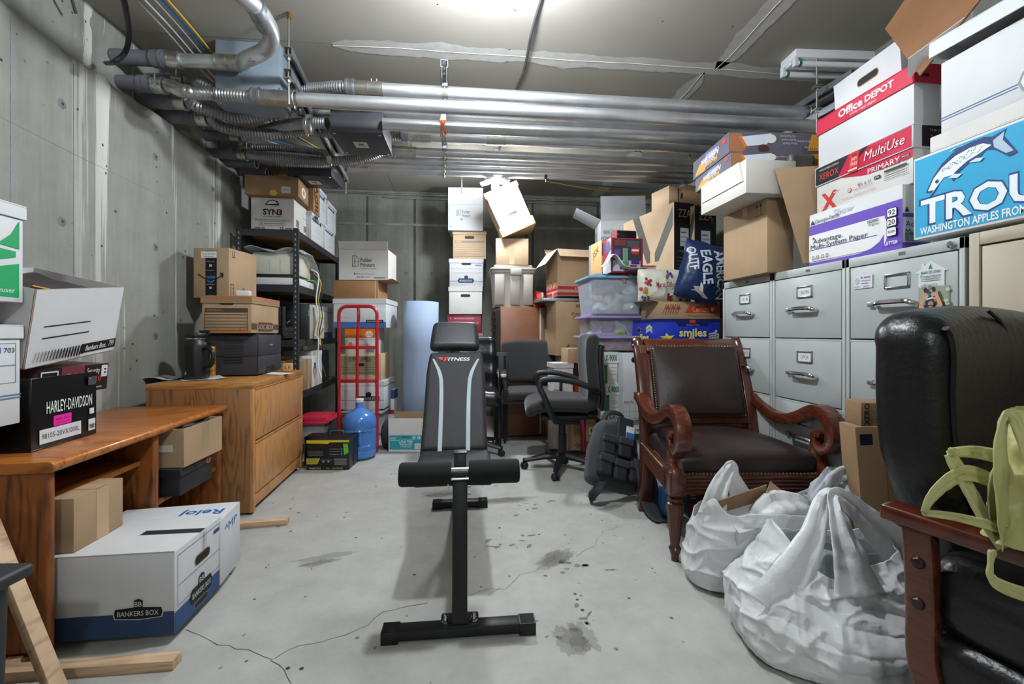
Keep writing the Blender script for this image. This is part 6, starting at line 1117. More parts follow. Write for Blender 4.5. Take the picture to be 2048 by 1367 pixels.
for k, (i_, yt, lab) in enumerate((('x1',822,'white and green lidded paper box, lowest of the three numbered ones'),('x2',767,'white and green lidded paper box, middle of the three numbered ones'),('x3',704,'white and green lidded paper box, topmost of the three numbered ones'))):
    Kx = [(1.0762, 3.3077, 0.2288, 4, 0.112, 0.28, 0.1746), (1.0685, 3.3084, 0.4034, 4, 0.112, 0.28, 0.2125), (1.0532, 3.31, 0.6159, 4, 0.112, 0.28, 0.2434)][k]
    carton('paper_carton', lab, 'box', Kx, WHITE2, top='plain', lid=.085, lidmat=WHITE, group=gx, prints={'L': [('r',0,0,1,1,'#2f6b3e')], 'R': [('r',0,0,.25,.6,'#2f6b3e'),('f',.35,.12,.9,.52,.01,'#9a9a98'),('l',.4,.4,.85,.4,.02,'#9a9a98'),('l',.4,.3,.85,.3,.02,'#9a9a98')]}, lidprints={'R': [('t','X-9000',.5,.5,.55,'#2f6b3e',{'w':.86,'b':.03})]})
carton('banker_box', 'white box with a tree emblem under the tall white magazine box', 'box', (1.1922, 3.2757, 0.2288, 4, 0.2226, 0.3, 0.1167), WHITE2, lid=.08, prints={'R': [('o',.55,.28,.12,.11,'#3f6b4a'),('o',.55,.28,.1,.09,'#cfcdc8'),('r',.53,.2,.57,.34,'#3f6b4a')]})
carton('magazine_box', 'tall white slanted file box with a lined label, left of the wooden armchair', 'box', (1.1781, 3.2369, 0.3455, 4, 0.1953, 0.28, 0.5089), WHITE, top='plain', holes=[('R',.48,.90,.05,.04)], prints={'R': [('t','Bankers Box',.25,.275,.03,'#222222',{'w':.4}),('f',.02,.02,.98,.25,.004,'#9a9aa0'),('l',.02,.13,.98,.13,.003,'#9a9aa0'),('l',.25,.02,.25,.25,.006,'#9a9aa0'),('l',.5,.02,.5,.25,.006,'#9a9aa0'),('l',.75,.02,.75,.25,.006,'#9a9aa0'),('f',.35,.45,.6,.55,.004,'#b9b9bd')]})
CN = {'#c06a9a':'pink','#7a8a6a':'green','#d0c9c6':'cream','#b04a6a':'crimson','#b09ac0':'lilac','#cfcfd6':'white','#8a7aa0':'purple','#c9a66a':'gold','#d0c9b9':'cream','#a86a6a':'red','#8a9a7a':'green','#cfcfd2':'white'}
LIL = mat('#8f83b0', .4, var=.03); CLT = mat('#d3d4da', .25, var=.02, alpha=.3)
def stuffed(loc, a, b, h, cols, label, n, seed):
    where = ('left','left of centre','right of centre','right'); rows_ = ('bottom','second','third','top')
    rr = random.Random(seed)
    for i in range(n):
        cc = rr.choice(cols); m = M(); s = rr.uniform(.05,.085); m.rbox((s*1.4,s*1.2,s), s*.3, mat(cc, .6, var=.12), 3, fn=lambda p, k=i: p+Vector((.02*noise.noise((p.x*20+k,p.y*20,p.z*20)),.02*noise.noise((p.x*21,p.y*20+k,p.z*22)),.02*noise.noise((p.x*22,p.y*20,p.z*20+k)))))
        col_, row = i % 4, i//4
        o = m.obj('soft_item'); o.location = (loc[0]+.06+(a-.12)*(col_+.5)/4, loc[1]+.07+(b-.16)*rr.random()*.5, loc[2]+.05+row*.075); o.rotation_euler = (rr.random()*.5, rr.random()*.5, rr.random()*3)
        tag(o, '%s item at the %s, %s layer, %s' % (CN.get(cc,'pale'), where[col_], rows_[row], label), 'ornament', label)
x, y, z, _, a, b, h = (0.9247, 3.3031, 0.872, 3, 0.465, 0.36, 0.1303)
tote('lidded_tote', 'clear tote with a lilac lid, lower of the two stacked ones', x, y, z, 3, a, b, h, CLT, LIL); stuffed((x, y, z), a, b, h, ['#c06a9a','#7a8a6a','#d0c9c6','#b04a6a'], 'inside the lower lilac tote', 8, 3)
x, y, z, _, a, b, h = (0.9323, 3.3023, 1.0023, 3, 0.4902, 0.36, 0.1537)
tote('lidded_tote', 'clear tote with a lilac lid, upper of the two stacked ones', x, y, z, 3, a, b, h, CLT, LIL, lidh=.045); stuffed((x, y, z), a, b, h, ['#b09ac0','#cfcfd6','#8a7aa0'], 'inside the upper lilac tote', 4, 4)
x, y, z, _, a, b, h = (0.9364, 3.2616, 1.156, 3, 0.4435, 0.4, 0.3095)
tote('lidded_tote', 'big cloudy clear tote with a blue rim full of ornaments', x, y, z, 3, a, b, h, mat('#b9c6d2', .3, var=.03, alpha=.5), mat('#6f9ab0', .4, var=.03), lidh=.05); stuffed((x, y, z), a, b, h, ['#c9a66a','#d0c9b9','#a86a6a','#8a9a7a','#cfcfd2'], 'inside the cloudy tote', 16, 5)
T2Z = z+h
# things on the big tote
carton('toy_box', 'red boxed toy with a printed window on the big cloudy tote', 'toy box', (1.0809, 3.2268, 1.4655, 4, 0.2584, 0.16, 0.2651), mat('#a3202e', .4, var=.04), top='plain', prints={'R': [('r',.04,.03,.94,.97,'#34343c'),('r',.06,.04,.92,.35,'#a9a9b6'),('t','TRIVIA SETS',.28,.9,.07,'#c23a34',{'w':.36}),('t','AND ACTION',.28,.82,.07,'#c23a34',{'w':.36}),('r',.5,.74,.88,.92,'#4a4a52'),('p',[(.62,.55),(.86,.52),(.90,.72),(.78,.78),(.62,.72)],'#b02a30'),('r',.64,.62,.86,.68,'#d0d0d0'),('r',.36,.35,.52,.7,'#6f8a72'),('r',.08,.5,.28,.66,'#5a3f8a'),('r',.36,.2,.55,.33,'#4f7a4a'),('r',.62,.25,.88,.38,'#3a2a6a'),('r',.58,.05,.8,.22,'#7a2a3a'),('o',.3,.13,.03,.04,'#222222'),('o',.45,.11,.03,.04,'#222222')], 'L': [('p',[(0,0),(1,0),(1,.65),(0,.3)],'#c9c9cf'),('r',.4,.6,.8,.9,'#3f68b0')]})
carton('toy_case', 'black case with red corners on top of the red boxed toy', 'case', (1.1328, 3.2416, 1.7306, 4, 0.1621, 0.12, 0.0613), mat('#16161a', .25, var=.05), top='plain', bev=.012, prints={'L': [('r',0,0,1,1,'#8a1f2a')]})
carton('puzzle_box', 'tall tan boxed puzzle on end left of the red toy', 'box', (1.1009, 3.5263, 1.25, 6, 0.05, 0.2732, 0.5251), mat('#c09a62', .55, var=.05), top='plain', prints={'L': [('r',0,0,.12,1,'#6f86b0'),('t','JSX',.55,.84,.1,'#5a4630',{'rot':20,'w':.5}),('f',.3,.1,.6,.25,.01,'#5a4630'),('f',.4,.4,.7,.5,.008,'#8a6a3a')], 'R': [('r',.1,.75,.9,.95,'#3a3a6a'),('r',.1,.3,.9,.5,'#5a4028')]})
q = Vector((1.1602, 3.1985, 1.4788))
m = M(); m.grid(lambda u, v: (-.16+.34*u, -.05+.10*v-.03*math.sin(u*3), .02+.10*math.exp(-((u-.25)/.16)**2)+.012*noise.noise((u*6,v*3,1))), 20, 5, WHITE); o = tag(m.obj('paper_strip'), 'crumpled white paper strip lying on the big cloudy tote', 'paper'); o.location = (q.x, q.y+.02, T2Z+.008); s_ = o.modifiers.new('thickness','SOLIDIFY'); s_.thickness = .003
q = Vector((1.3654, 3.1776, 1.4975)); m = M(); m.box((0,0,0),(.17,.1,.055), mat('#d0c4c8', .25, alpha=.5, var=.02)); m.box((-.003,-.003,.052),(.173,.103,.058), mat('#b8323a', .4, var=0)); o = tag(m.obj('clear_case'), 'small clear case with a red edge behind the printed white bag', 'case'); o.location = (q.x-.08, q.y+.1, T2Z+.006)
# smiles box and the bags on it
carton('packing_carton', 'plain white carton under the bright blue nappy carton', 'box', (1.3571, 3.1583, 0, 3, 0.57, 0.3, 0.8982), WHITE2)
carton('nappy_carton', 'bright blue carton with puffy yellow lettering behind the wooden armchair', 'box', (1.3276, 3.0206, 0.8982, 6, 0.5342, 0.4006, 0.2117), mat('#2039b8', .45, var=.03), top='plain', bev=.003,
  prints={'R': [('r',0,.90,1,1,'#1a2260'),('p',[(.36,.76),(.80,.76),(.83,.90),(.33,.90)],'#1a2260'),('r',.53,.86,.62,.97,'#c8402a'),('t',"Member's Mark",.58,.80,.05,'#b9bcd0',{'w':.2}),('t','smiles',.58,.54,.27,'#101530',{'w':.44,'b':.07}),('t','smiles',.58,.54,.27,'#e3dca0',{'w':.42,'b':.03}),('o',.56,.30,.05,.12,'#cfa07e'),('p',[(.08,.22),(.12,.36),(.08,.4),(.16,.42),(.18,.52),(.22,.42),(.30,.44),(.25,.34),(.28,.22)],'#e3d038'),('t','70 More',.18,.32,.08,'#2a3a8a',{'w':.13,'b':.02}),('p',[(.82,.45),(.9,.5),(.98,.42),(.98,.48),(.9,.56),(.82,.5)],'#c9b9d0'),('p',[(.82,.36),(.9,.42),(.98,.34),(.98,.4),(.9,.48),(.82,.42)],'#8fc0c8'),('p',[(.82,.28),(.9,.34),(.98,.26),(.98,.32),(.9,.4),(.82,.34)],'#d8d090'),('o',.93,.58,.02,.05,'#e3d9a0')],
          'L': [('r',0,.88,1,1,'#1a2260'),('t','smiles',.5,.38,.22,'#101530',{'w':.7,'b':.07}),('t','smiles',.5,.38,.22,'#e3dca0',{'w':.66,'b':.03}),('p',[(.72,.5),(.85,.6),(.95,.5),(.95,.6),(.85,.7),(.72,.6)],'#b9c6d0'),('p',[(.72,.62),(.85,.72),(.95,.62),(.95,.72),(.85,.82),(.72,.72)],'#d8d090'),('p',[(.05,.02),(.1,.2),(.2,.1)],'#e3d038')]}, holes=[('L',.45,.62,.05,.03)])
carton('catalog_carton', 'brown carton with an orange banner and flowers on the blue nappy carton', 'box', (1.3718, 3.0362, 1.1099, 4, 0.4843, 0.28, 0.1263), KRAFT, top='plain', flaps=[('L',12,.14)],
  prints={'R': [('p',[(.42,.35),(.48,.75),(1,.85),(1,.35)],'#b5402a'),('t','Current',.68,.58,.34,'#d9b48a',{'w':.28}),('o',.87,.58,.03,.14,'#d9b48a'),('t','Where Buying in Bulk is Affordable and Fun',.72,.2,.1,'#9a4a2a',{'w':.52})]+[('l',.05+.04*i,.3,.12+.035*i,.85,.03,'#a8482a') for i in range(7)]+[('p',[(.08+.09*i,.6),(.14+.09*i,.75),(.16+.09*i,.6)],'#a8482a') for i in range(3)]})
carton('small_carton', 'plain brown carton standing behind the white printed bag', 'box', (1.3679, 3.2577, 0.8982, 4, 0.25, 0.1, 0.5458), KRAFT2)

# ---------------------------------------------------------------- exercise bench
BM = mat('#111214', .45, var=.08, spec=.45); BP = mat('#1b1c20', .7, var=.06, bump=.12, bs=160); BPS = mat('#222328', .5, var=.05); FOAM = mat('#0c0c0d', .9, var=.05, bump=.3, bs=260)
t = thing('exercise_bench', 'black folding exercise bench with foam leg roller in the middle of the floor', 'exercise bench', (-.024, 1.482, 0), 0)
def cap_(x, y, L, w=.05, h=.042):
    m = M(); m.box((x-L/2,y-w/2-.002,0),(x+L/2,y+w/2+.002,h+.003), BM)
    for i in range(9): m.box((x-L/2+.004,y-w/2+.002+i*w/9.3,h+.003),(x+L/2-.004,y-w/2+.002+i*w/9.3+.0028,h+.0048), BM)
    return m
m = M(); m.box((-.252,-.025,.008),(.252,.025,.04), BM); m.obj('front_foot', t, bevel=.004)
for x in (-.226, .226): cap_(x, 0, .055, .052, .038).obj('foot_cap', t, bevel=.0012, seg=1)
m = M(); m.prism(sq(-.063,-.024,.063,.05,.008), .040, .045, BM); m.obj('foot_plate', t, bevel=.001)
for x in (-.047, .047):
    m = M(); m.lathe([(.013,.045),(.013,.048),(.010,.049),(.010,.058),(.006,.058),(.006,.070),(.004,.072)], CHROME, 12, Matrix.Translation((x,.002,0))); m.obj('bolt', t)
Sh = Matrix(((1,0,0,0),(0,1,.16,0),(0,0,1,0),(0,0,0,1)))
m = M(); m.box((-.0255,-.025,.045),(.0255,.025,.50), BM, Sh); m.obj('front_post', t, bevel=.003)
m = M(); m.box((-.021,-.018,.48),(.021,.018,.585), BM, Sh); m.box((-.024,-.021,.583),(.024,.021,.590), BM, Sh); m.obj('inner_post', t, bevel=.002)
yr = .08
for sx in (-1, 1):
    m = M(); m.lathe([(.0,.030),(.036,.030),(.0405,.036),(.0405,.198),(.036,.205),(.012,.207)], FOAM, 28, Matrix.Translation((0,yr-.028,.525 if sx < 0 else .527)) @ Matrix.Rotation(R(90*sx),4,'Y') @ Matrix.Identity(4)); m.obj('foam_roller', t)
m = M(); m.tube([(-.2,yr-.028,.525),(.2,yr-.028,.525)], .012, BM, 10); m.obj('roller_bar', t)
for z in (.510, .545): m = M(); m.tube([(-.042,.035,z),(.042,.035,z)], .0048, CHROME, 10); m.tube([(.036,.035,z),(.044,.035,z)], .0075, CHROME, 8); m.tube([(-.044,.035,z),(-.036,.035,z)], .0075, CHROME, 8); m.obj('pull_pin', t)
m = M(); m.tube(spline([(-.04,.03,.545),(-.042,.022,.52),(-.038,.024,.485),(-.036,.03,.51)],5), .0016, CHROME, 6); m.obj('pin_ring', t)
# main rail, rear leg, rear foot
m = M(); m.box((-.025,.06,.335),(.025,.60,.385), BM); m.obj('main_rail', t, bevel=.003)
m = M(); m.add([(x+sx*.025, y+sy*.025, z) for (x,y,z) in ((-.03,1.09,.04),(-.01,.58,.36)) for sx, sy in ((-1,-1),(1,-1),(1,1),(-1,1))], [(3,2,1,0),(4,5,6,7),(0,1,5,4),(1,2,6,5),(2,3,7,6),(3,0,4,7)], BM); m.obj('rear_leg', t, bevel=.003)
m = M(); m.box((-.16,1.06,.008),(.13,1.11,.042), BM); m.obj('rear_foot', t, bevel=.004)
for x in (-.145, .115): cap_(x, 1.085, .055, .052, .04).obj('foot_cap', t, bevel=.0012, seg=1)
for z in (.10, .14):
    m = M(); m.tube([(-.045,1.02,z),(.045,1.02,z)], .005, CHROME, 8); m.obj('bolt', t)
# pads
def pad(fn_w, L, th, mt, n=14):
    return lambda p: p
Ts = Matrix.Translation((-.03,.41,.437))
m = M(); m.rbox((.32,.36,.055), .022, BP, 10, fn=lambda p: Vector((p.x*(1.0 if p.y < .1 else 1), p.y, p.z+.004*math.cos(p.x*8))), T=Ts); m.obj('seat_pad', t)
ang = R(46); Tb = Matrix.Translation((-.036,.575,.445)) @ Matrix.Rotation(ang,4,'X')
def taper(p):
    v = p.y+.325; k = 1.04 if v < .45 else 1.04-.10*((v-.45)/.2)**1.6; k *= 1+.06*math.sin(max(0, min(1, v/.5))*math.pi)*-.3; return Vector((p.x*k, p.y, p.z))
Tb2 = Tb @ Matrix.Translation((0,.315,.0))
m = M(); m.rbox((.30,.61,.055), .024, BP, 12, fn=taper, T=Tb2); bk = m.obj('back_pad', t)
m = M(); m.rbox((.306,.615,.018), .008, mat('#8c1f26', .5, var=.05), 8, fn=taper, T=Tb2 @ Matrix.Translation((0,0,-.024))); m.obj('red_edge', bk)
Th_ = Tb @ Matrix.Translation((-.008,.735,.012))
def htaper(p): v = p.y/.23; return Vector((p.x*(1+.10*(-v)*0.5-.04*max(0,v)*2), p.y, p.z+.012*math.cos(p.x*9)))
m = M(); m.rbox((.272,.205,.065), .03, BPS, 10, fn=htaper, T=Th_); m.obj('head_pad', t)
m = M(); m.box((-.02,.05,-.07),(.02,.75,-.035), BM, Tb); m.obj('back_rail', t, bevel=.003)
m = M(); m.tube([tuple(Tb @ Vector((0,.35,-.06))), (-.02,.78,.25)], .014, BM, 10); m.obj('adjuster_bar', t)
# lettering and side stripes on the back pad
pf = lambda u, v, z: tuple(Tb2 @ Vector((u-.15, v-.315, .0278+z)))
printing(bk, .30, .63, pf, [('t','ITNESS',.555,.885,.036,'#c9ccce',{'w':.40,'sh':.2,'b':.025,'al':'c'}),('t','F',.325,.885,.040,'#d8382c',{'w':.09,'sh':.2,'b':.035}),('p',[(.16,.908),(.20,.903),(.21,.909),(.27,.903),(.265,.89),(.19,.893)],'#d8382c'),('p',[(.19,.890),(.265,.888),(.26,.876),(.215,.880)],'#d8382c')], 'lettering')
for s in (-1, 1):
    pts = [(.0,.075,.155),(.24,.078,.145),(.40,.085,.14),(.47,.10,.12),(.52,.122,.09),(.56,.142,.05)]
    L = []; 
    sp = spline([(p[0], p[1], p[2]) for p in pts], 6); n = len(sp); mb = M(); vs = []
    for q in sp:
        w = .0095*min(1, .25+q.z*6) if q.z < .15 else .0095
        for e in (-1, 1): vs.append(tuple(Tb2 @ Vector((s*(q.y*.86)+e*w, q.x-.315, .0283))))
    mb.add(vs, [(2*i, 2*i+1, 2*i+3, 2*i+2) for i in range(n-1)], mat('#9aa5a8', .6, var=.05)); mb.obj('stripe', bk, smooth=False)

# ---------------------------------------------------------------- carved armchair
MH = wood('#35160d', '#4b2014', 2, 'mahz', .28, 2, .35); MHY = wood('#3d190e', '#582816', 1, 'mahy', .26, 2, .35); MHX = wood('#3a180e', '#502415', 0, 'mahx', .28, 2, .35)
LEA = mat('#2a1c1b', .38, var=.22, vs=7, bump=.12, bs=45, spec=.5); BRASS = mat('#8a7550', .35, metal=1, var=.15)
t = thing('carved_armchair', 'carved mahogany armchair with brown leather and scrolled arms', 'chair', (.886, 1.845, 0), -5.9); AW = .70
LEGP = [(.016,0),(.017,.02),(.024,.045),(.027,.055),(.022,.063),(.019,.07),(.022,.085),(.036,.21),(.040,.235),(.036,.255),(.026,.262),(.032,.27),(.032,.278),(.024,.285),(.030,.297)]
for x in (.03, AW-.03):
    m = M(); m.lathe(LEGP, MH, 40, Matrix.Translation((x,.03,0)), flute=lambda a, z: 1-(.08*abs(math.sin(a*6)) if .075 < z < .245 else 0)); m.obj('front_leg', t)
    m = M(); m.box((x-.036,-.008,.297),(x+.036,.066,.40), MH); b_ = m.obj('leg_block', t, bevel=.003); m = M(); m.box((x-.02,-.010,.32),(x+.02,-.006,.38), mat('#1f0a06', .4, var=.1)); m.obj('carved_square', b_)
for x in (.055, AW-.055):
    m = M(); m.ribbon([(.585,0),(.545,.15),(.52,.30),(.525,.42),(.545,.55),(.59,.72),(.64,.86),(.675,.93)], x-.032, x+.032, [.05,.055,.07,.07,.062,.055,.05,.045], MH); m.obj('back_post', t, bevel=.006)
    m = M(); m.tube(spline([(x,.672,.925),(x,.69,.955),(x,.72,.962),(x,.735,.94),(x,.715,.925)],5), .026, MH, 10, asp=1.1, up=(1,0,0)); m.obj('scroll_tip', t)
m = M(); m.ribbon([(.62,.895),(.655,.93),(.685,.955),(.715,.958),(.73,.94)], .085, AW-.085, .035, MHX); m.obj('top_rail', t, bevel=.008)
m = M(); m.box((.085,.53,.45),(AW-.085,.57,.53), MHX); m.obj('lower_back_rail', t, bevel=.005)
def rail(p0, p1, name):
    o = Vector(p0); d = Vector(p1)-o; L = d.length; a = math.atan2(d.y, d.x); Tm = Matrix.Translation(o) @ Matrix.Rotation(a,4,'Z'); m = M(); m.box((0,0,.30),(L,.03,.395), MHX, Tm); r_ = m.obj(name, t, bevel=.002)
    for k in range(5): m = M(); m.tube([tuple(Tm @ Vector((.004,0,.313+k*.0165))), tuple(Tm @ Vector((L-.004,0,.313+k*.0165)))], .007, MHX, 8); m.obj('reed', r_)
rail((.066,.0,0), (AW-.066,.0,0), 'front_rail'); rail((.03,.52,0), (.0,.066,0), 'side_rail'); rail((AW,.066,0), (AW-.03,.52,0), 'side_rail')
def seatf(p):
    k = 1+.10*(-p.y/.5); x, y = p.x/.31, p.y/.27; return Vector((p.x*k, p.y-.02*math.cos(x*1.4)*(1 if p.y < 0 else 0), p.z+(.055*(1-x*x)*(1-y*y*.8) if p.z > 0 else 0)+.004*noise.noise((p.x*7,p.y*7,1))))
m = M(); m.rbox((.62,.54,.09), .036, LEA, 14, fn=seatf, T=Matrix.Translation((AW/2,.285,.425))); sc = m.obj('seat_cushion', t)
bang = R(70); Tq = Matrix.Translation((AW/2,.578,.735)) @ Matrix.Rotation(R(72),4,'X')
m = M(); m.rbox((.50,.41,.07), .026, LEA, 12, fn=lambda p: Vector((p.x, p.y, p.z+(.035*(1-(p.x/.24)**2)*(1-(p.y/.2)**2) if p.z > 0 else 0)+.003*noise.noise((p.x*8,p.y*8,3)))), T=Tq); bp_ = m.obj('back_cushion', t)
m = M(); m.box((-.30,-.235,-.03),(.30,.215,.0), MHX, Tq); m.obj('back_frame', t, bevel=.004)
nl = M()
def nail(p, T): nl.lathe([(.0065,0),(.005,.004),(0,.005)], BRASS, 6, T @ Matrix.Translation(p))
for i in range(29): f_ = -1+2*i/28; [nail((f_*.240, s*.198, .022), Tq) for s in (-1, 1)]; [nail((s*.243, f_*.196, .022), Tq) for s in (-1, 1)]
Rf = Matrix.Rotation(R(90),4,'X')
for i in range(36): nail((0,0,0), Matrix.Translation((.075+(AW-.15)*i/35,-.0135,.398)) @ Rf)
for i in range(26): nail((0,0,0), Matrix.Translation((-.008+.03*i/25,.08+.43*i/25,.400)) @ Matrix.Rotation(R(-90),4,'Y'))
nl.obj('nailheads', t)['kind'] = 'stuff'
arm = [(.575,.655),(.53,.648),(.46,.615),(.36,.585),(.25,.585),(.15,.615),(.08,.648),(.03,.664),(-.02,.655),(-.055,.625),(-.07,.58),(-.06,.535),(-.03,.505),(.005,.50),(.03,.52),(.035,.55),(.015,.568),(-.008,.56)]
arm = [(p.x, p.y) for p in spline([(a, b, 0) for a, b in arm], 5)]
nA = len(arm); thA = [.042+.012*math.sin(math.pi*i/nA) if i < nA*.62 else .044-.02*(i-nA*.62)/(nA*.38) for i in range(nA)]
sup = [(p.x, p.y) for p in spline([(.03,.515,0),(.045,.47,0),(.03,.43,0),(.005,.40,0),(.0,.36,0),(.02,.30,0)], 5)]
for x in (.028, AW-.028):
    m = M(); m.ribbon(arm, x-.03, x+.03, thA, MHY); a_ = m.obj('arm', t, bevel=.006)
    m = M(); m.ribbon(sup, x-.026, x+.026, .05, MHY); m.obj('arm_support', t, bevel=.005)

# ---------------------------------------------------------------- black fabric chairs and leather chairs
FAB = mat('#1b1c1f', .85, var=.08, bump=.15, bs=200, sheen=.2); PLA = mat('#141517', .5, var=.06); LBK = mat('#121316', .33, var=.15, vs=9, bump=.15, bs=40)
# visitor chair
q = (0.5299, 3.6852, -0.0045); t = thing('visitor_chair', 'black fabric visitor chair with a tube frame, facing the camera', 'chair', (q[0], q[1], 0), -5); 
m = M(); m.rbox((.48,.48,.08), .035, FAB, 8, fn=lambda p: p+Vector((0,0,.012*math.cos(p.x*6))), T=Matrix.Translation((0,.24,.46))); m.obj('seat', t)
m = M(); m.rbox((.50,.07,.40), .033, FAB, 10, fn=lambda p: Vector((p.x*(1+.0*p.z)-(0), p.y+.05*(p.x/.25)**2*-1+.05+p.z*.16, p.z-.03*(p.x/.25)**4*max(0,p.z)/.2)), T=Matrix.Translation((0,.46,.745))); m.obj('backrest', t)
for s in (-1, 1):
    m = M(); m.tube(spline([(s*.24,.52,.42),(s*.25,.46,.55),(s*.26,.40,.64),(s*.265,.28,.665),(s*.265,.10,.66),(s*.265,.02,.64),(s*.262,.0,.60)],6)+[(s*.255,.0,.0)], .0135, PLA, 10); m.obj('front_leg', t)
    m = M(); m.tube([(s*.24,.40,.43),(s*.235,.52,.25),(s*.235,.56,0)], .013, PLA, 10); m.obj('rear_leg', t)
    m = M(); m.rbox((.05,.30,.03), .014, PLA, 4, fn=lambda p: p+Vector((0,0,-.02*(p.y/.15)**2)), T=Matrix.Translation((s*.265,.19,.675))); m.obj('armrest', t)
m = M(); m.box((-.235,.03,.405),(.235,.43,.425), PLA); m.obj('seat_pan', t)
# swivel chair, seen from its side, facing left
def star_base(t, mt, n=5, r=.30, a0=0, hub=.075):
    for k in range(n):
        a = a0+2*math.pi*k/n; c, s = math.cos(a), math.sin(a); m = M()
        m.tube([(c*.02,s*.02,hub+.025),(c*r*.5,s*r*.5,hub+.015),(c*r*.92,s*r*.92,hub-.008),(c*r,s*r,hub-.012)], [.034,.027,.02,.017], mt, 10, asp=.8); lg = m.obj('base_leg', t)
        Tm = Matrix.Translation((c*r,s*r,.026)) @ Matrix.Rotation(a+.8,4,'Z'); m = M()
        for e in (-1, 1): m.lathe([(.006,-.009),(.022,-.009),(.026,-.004),(.026,.004),(.022,.009),(.006,.009)], PLA, 16, Tm @ Matrix.Translation((0,e*.013,0)) @ Matrix.Rotation(R(90),4,'X'))
        m.tube([tuple(Tm @ Vector((0,0,.03))), tuple(Tm @ Vector((0,0,.052)))], .012, PLA, 8); m.obj('caster', lg)
    m = M(); m.lathe([(.045,hub-.03),(.045,hub+.035),(.032,hub+.04),(.030,.26),(.022,.26),(.022,.36)], mt, 18); m.obj('gas_lift', t)
q = (0.7082, 3.2247, 0.0036); t = thing('swivel_chair', 'black fabric swivel chair on a five star base, turned to the left', 'chair', (q[0], q[1], 0), 84)
# local: seat faces +y (which points left in the room), x to the chair's side
star_base(t, PLA, r=.285, a0=.35)
m = M(); m.rbox((.46,.46,.095), .042, FAB, 10, fn=lambda p: Vector((p.x*(1+.12*p.y), p.y, p.z+.02*math.cos(p.y*5)-(.035*max(0,p.y-.1)/.13)+.012*(p.x/.23)**2)), T=Matrix.Translation((0,.05,.475))); m.obj('seat', t)
m = M(); m.rbox((.44,.085,.54), .04, FAB, 10, fn=lambda p: Vector((p.x*(1-.25*max(0,p.z)), p.y-.28*(p.z+.1)*.55-(.0)+.05*(p.x/.22)**2+.035*math.sin(p.z*7), p.z)), T=Matrix.Translation((0,-.21,.73))); m.obj('backrest', t)
m = M(); m.rbox((.40,.03,.46), .014, PLA, 8, fn=lambda p: Vector((p.x*(1-.3*max(0,p.z)), p.y-.28*(p.z+.1)*.55-.04+.04*(p.x/.2)**2+.035*math.sin(p.z*7), p.z)), T=Matrix.Translation((0,-.235,.69))); m.rbox((.10,.22,.05), .02, PLA, 4, T=Matrix.Translation((0,-.15,.42))); m.obj('back_shell', t)
m = M(); m.rbox((.30,.34,.04), .018, PLA, 4, T=Matrix.Translation((0,.0,.405))); m.rbox((.16,.2,.06), .02, PLA, 4, T=Matrix.Translation((0,-.02,.37))); m.obj('mechanism', t)
m = M(); m.tube([(.08,-.05,.375),(.26,-.07,.37),(.28,-.07,.36)], .008, PLA, 8); m.obj('tilt_lever', t)
for s in (-1, 1):
    m = M(); m.tube(spline([(s*.20,.05,.395),(s*.26,.10,.44),(s*.275,.15,.56),(s*.27,.185,.64),(s*.265,.16,.685),(s*.265,.05,.69),(s*.262,-.08,.665),(s*.255,-.18,.625),(s*.22,-.23,.60)],6), .021, PLA, 10, asp=.75, up=(1,0,0)); m.obj('arm', t)
# leather task chair behind the bench
q = (0.0379, 3.7355, 0.0377); t = thing('leather_task_chair', 'black leather office chair half hidden behind the exercise bench', 'chair', (q[0], q[1], 0), -4)
star_base(t, mat('#55585c', .4, metal=.6, var=.08), r=.28, a0=-.45)
m = M(); m.rbox((.5,.48,.13), .06, LBK, 10, fn=lambda p: p+Vector((0,0,.012*noise.noise((p.x*14,p.y*14,1))+.02*math.cos(p.x*5))), T=Matrix.Translation((0,.03,.46))); m.obj('seat', t)
m = M(); m.rbox((.42,.13,.56), .06, LBK, 14, fn=lambda p: Vector((p.x*(1-.1*max(0,p.z-.1)), p.y+.12*p.z+.012*math.sin(p.z*38)*(1 if p.y < 0 else 0)-.04*(p.x/.25)**2, p.z)), T=Matrix.Translation((0,.26,.70))); m.obj('backrest', t)
for s in (-1, 1):
    m = M(); m.rbox((.075,.27,.04), .019, LBK, 4, fn=lambda p: p+Vector((0,0,-.03*max(0,-p.y-.05)/.08)), T=Matrix.Translation((s*.27,.03,.67))); a_ = m.obj('arm_pad', t)
    m = M(); m.tube(spline([(s*.27,-.07,.64),(s*.285,-.06,.55),(s*.27,.02,.44),(s*.2,.05,.40)],6), .024, mat('#3f4144', .45, var=.06), 10, asp=.7, up=(1,0,0)); m.obj('arm', t)
# black folding things behind the chairs
q = (0.3454, 4.0056, 0.0278); t = thing('folding_table', 'black folded table leaning behind the leather office chair', 'table', (q[0]-.10, q[1]+.02, 0), -4); m = M(); m.box((0,0,.04),(.13,.03,.83), BLK); m.obj('table_top', t, bevel=.004); [M().tube([(x,-.012,.0),(x,-.012,.80)], .011, PLA, 8).obj('leg', t) for x in (.03,.10)]

# ---------------------------------------------------------------- foreground leather armchair at the right edge
EL = mat('#0d0d0f', .36, var=.12, vs=8, bump=.22, bs=60, spec=.45); CHY = wood('#451a0e', '#562310', 1, 'chy', .2, 2, .5)
t = thing('executive_chair', 'big black leather armchair with glossy cherry wood arms, cut by the right edge', 'chair', (1.3132, 0.9714, 0), 0)
t.rotation_euler = (0, 0, R(12))
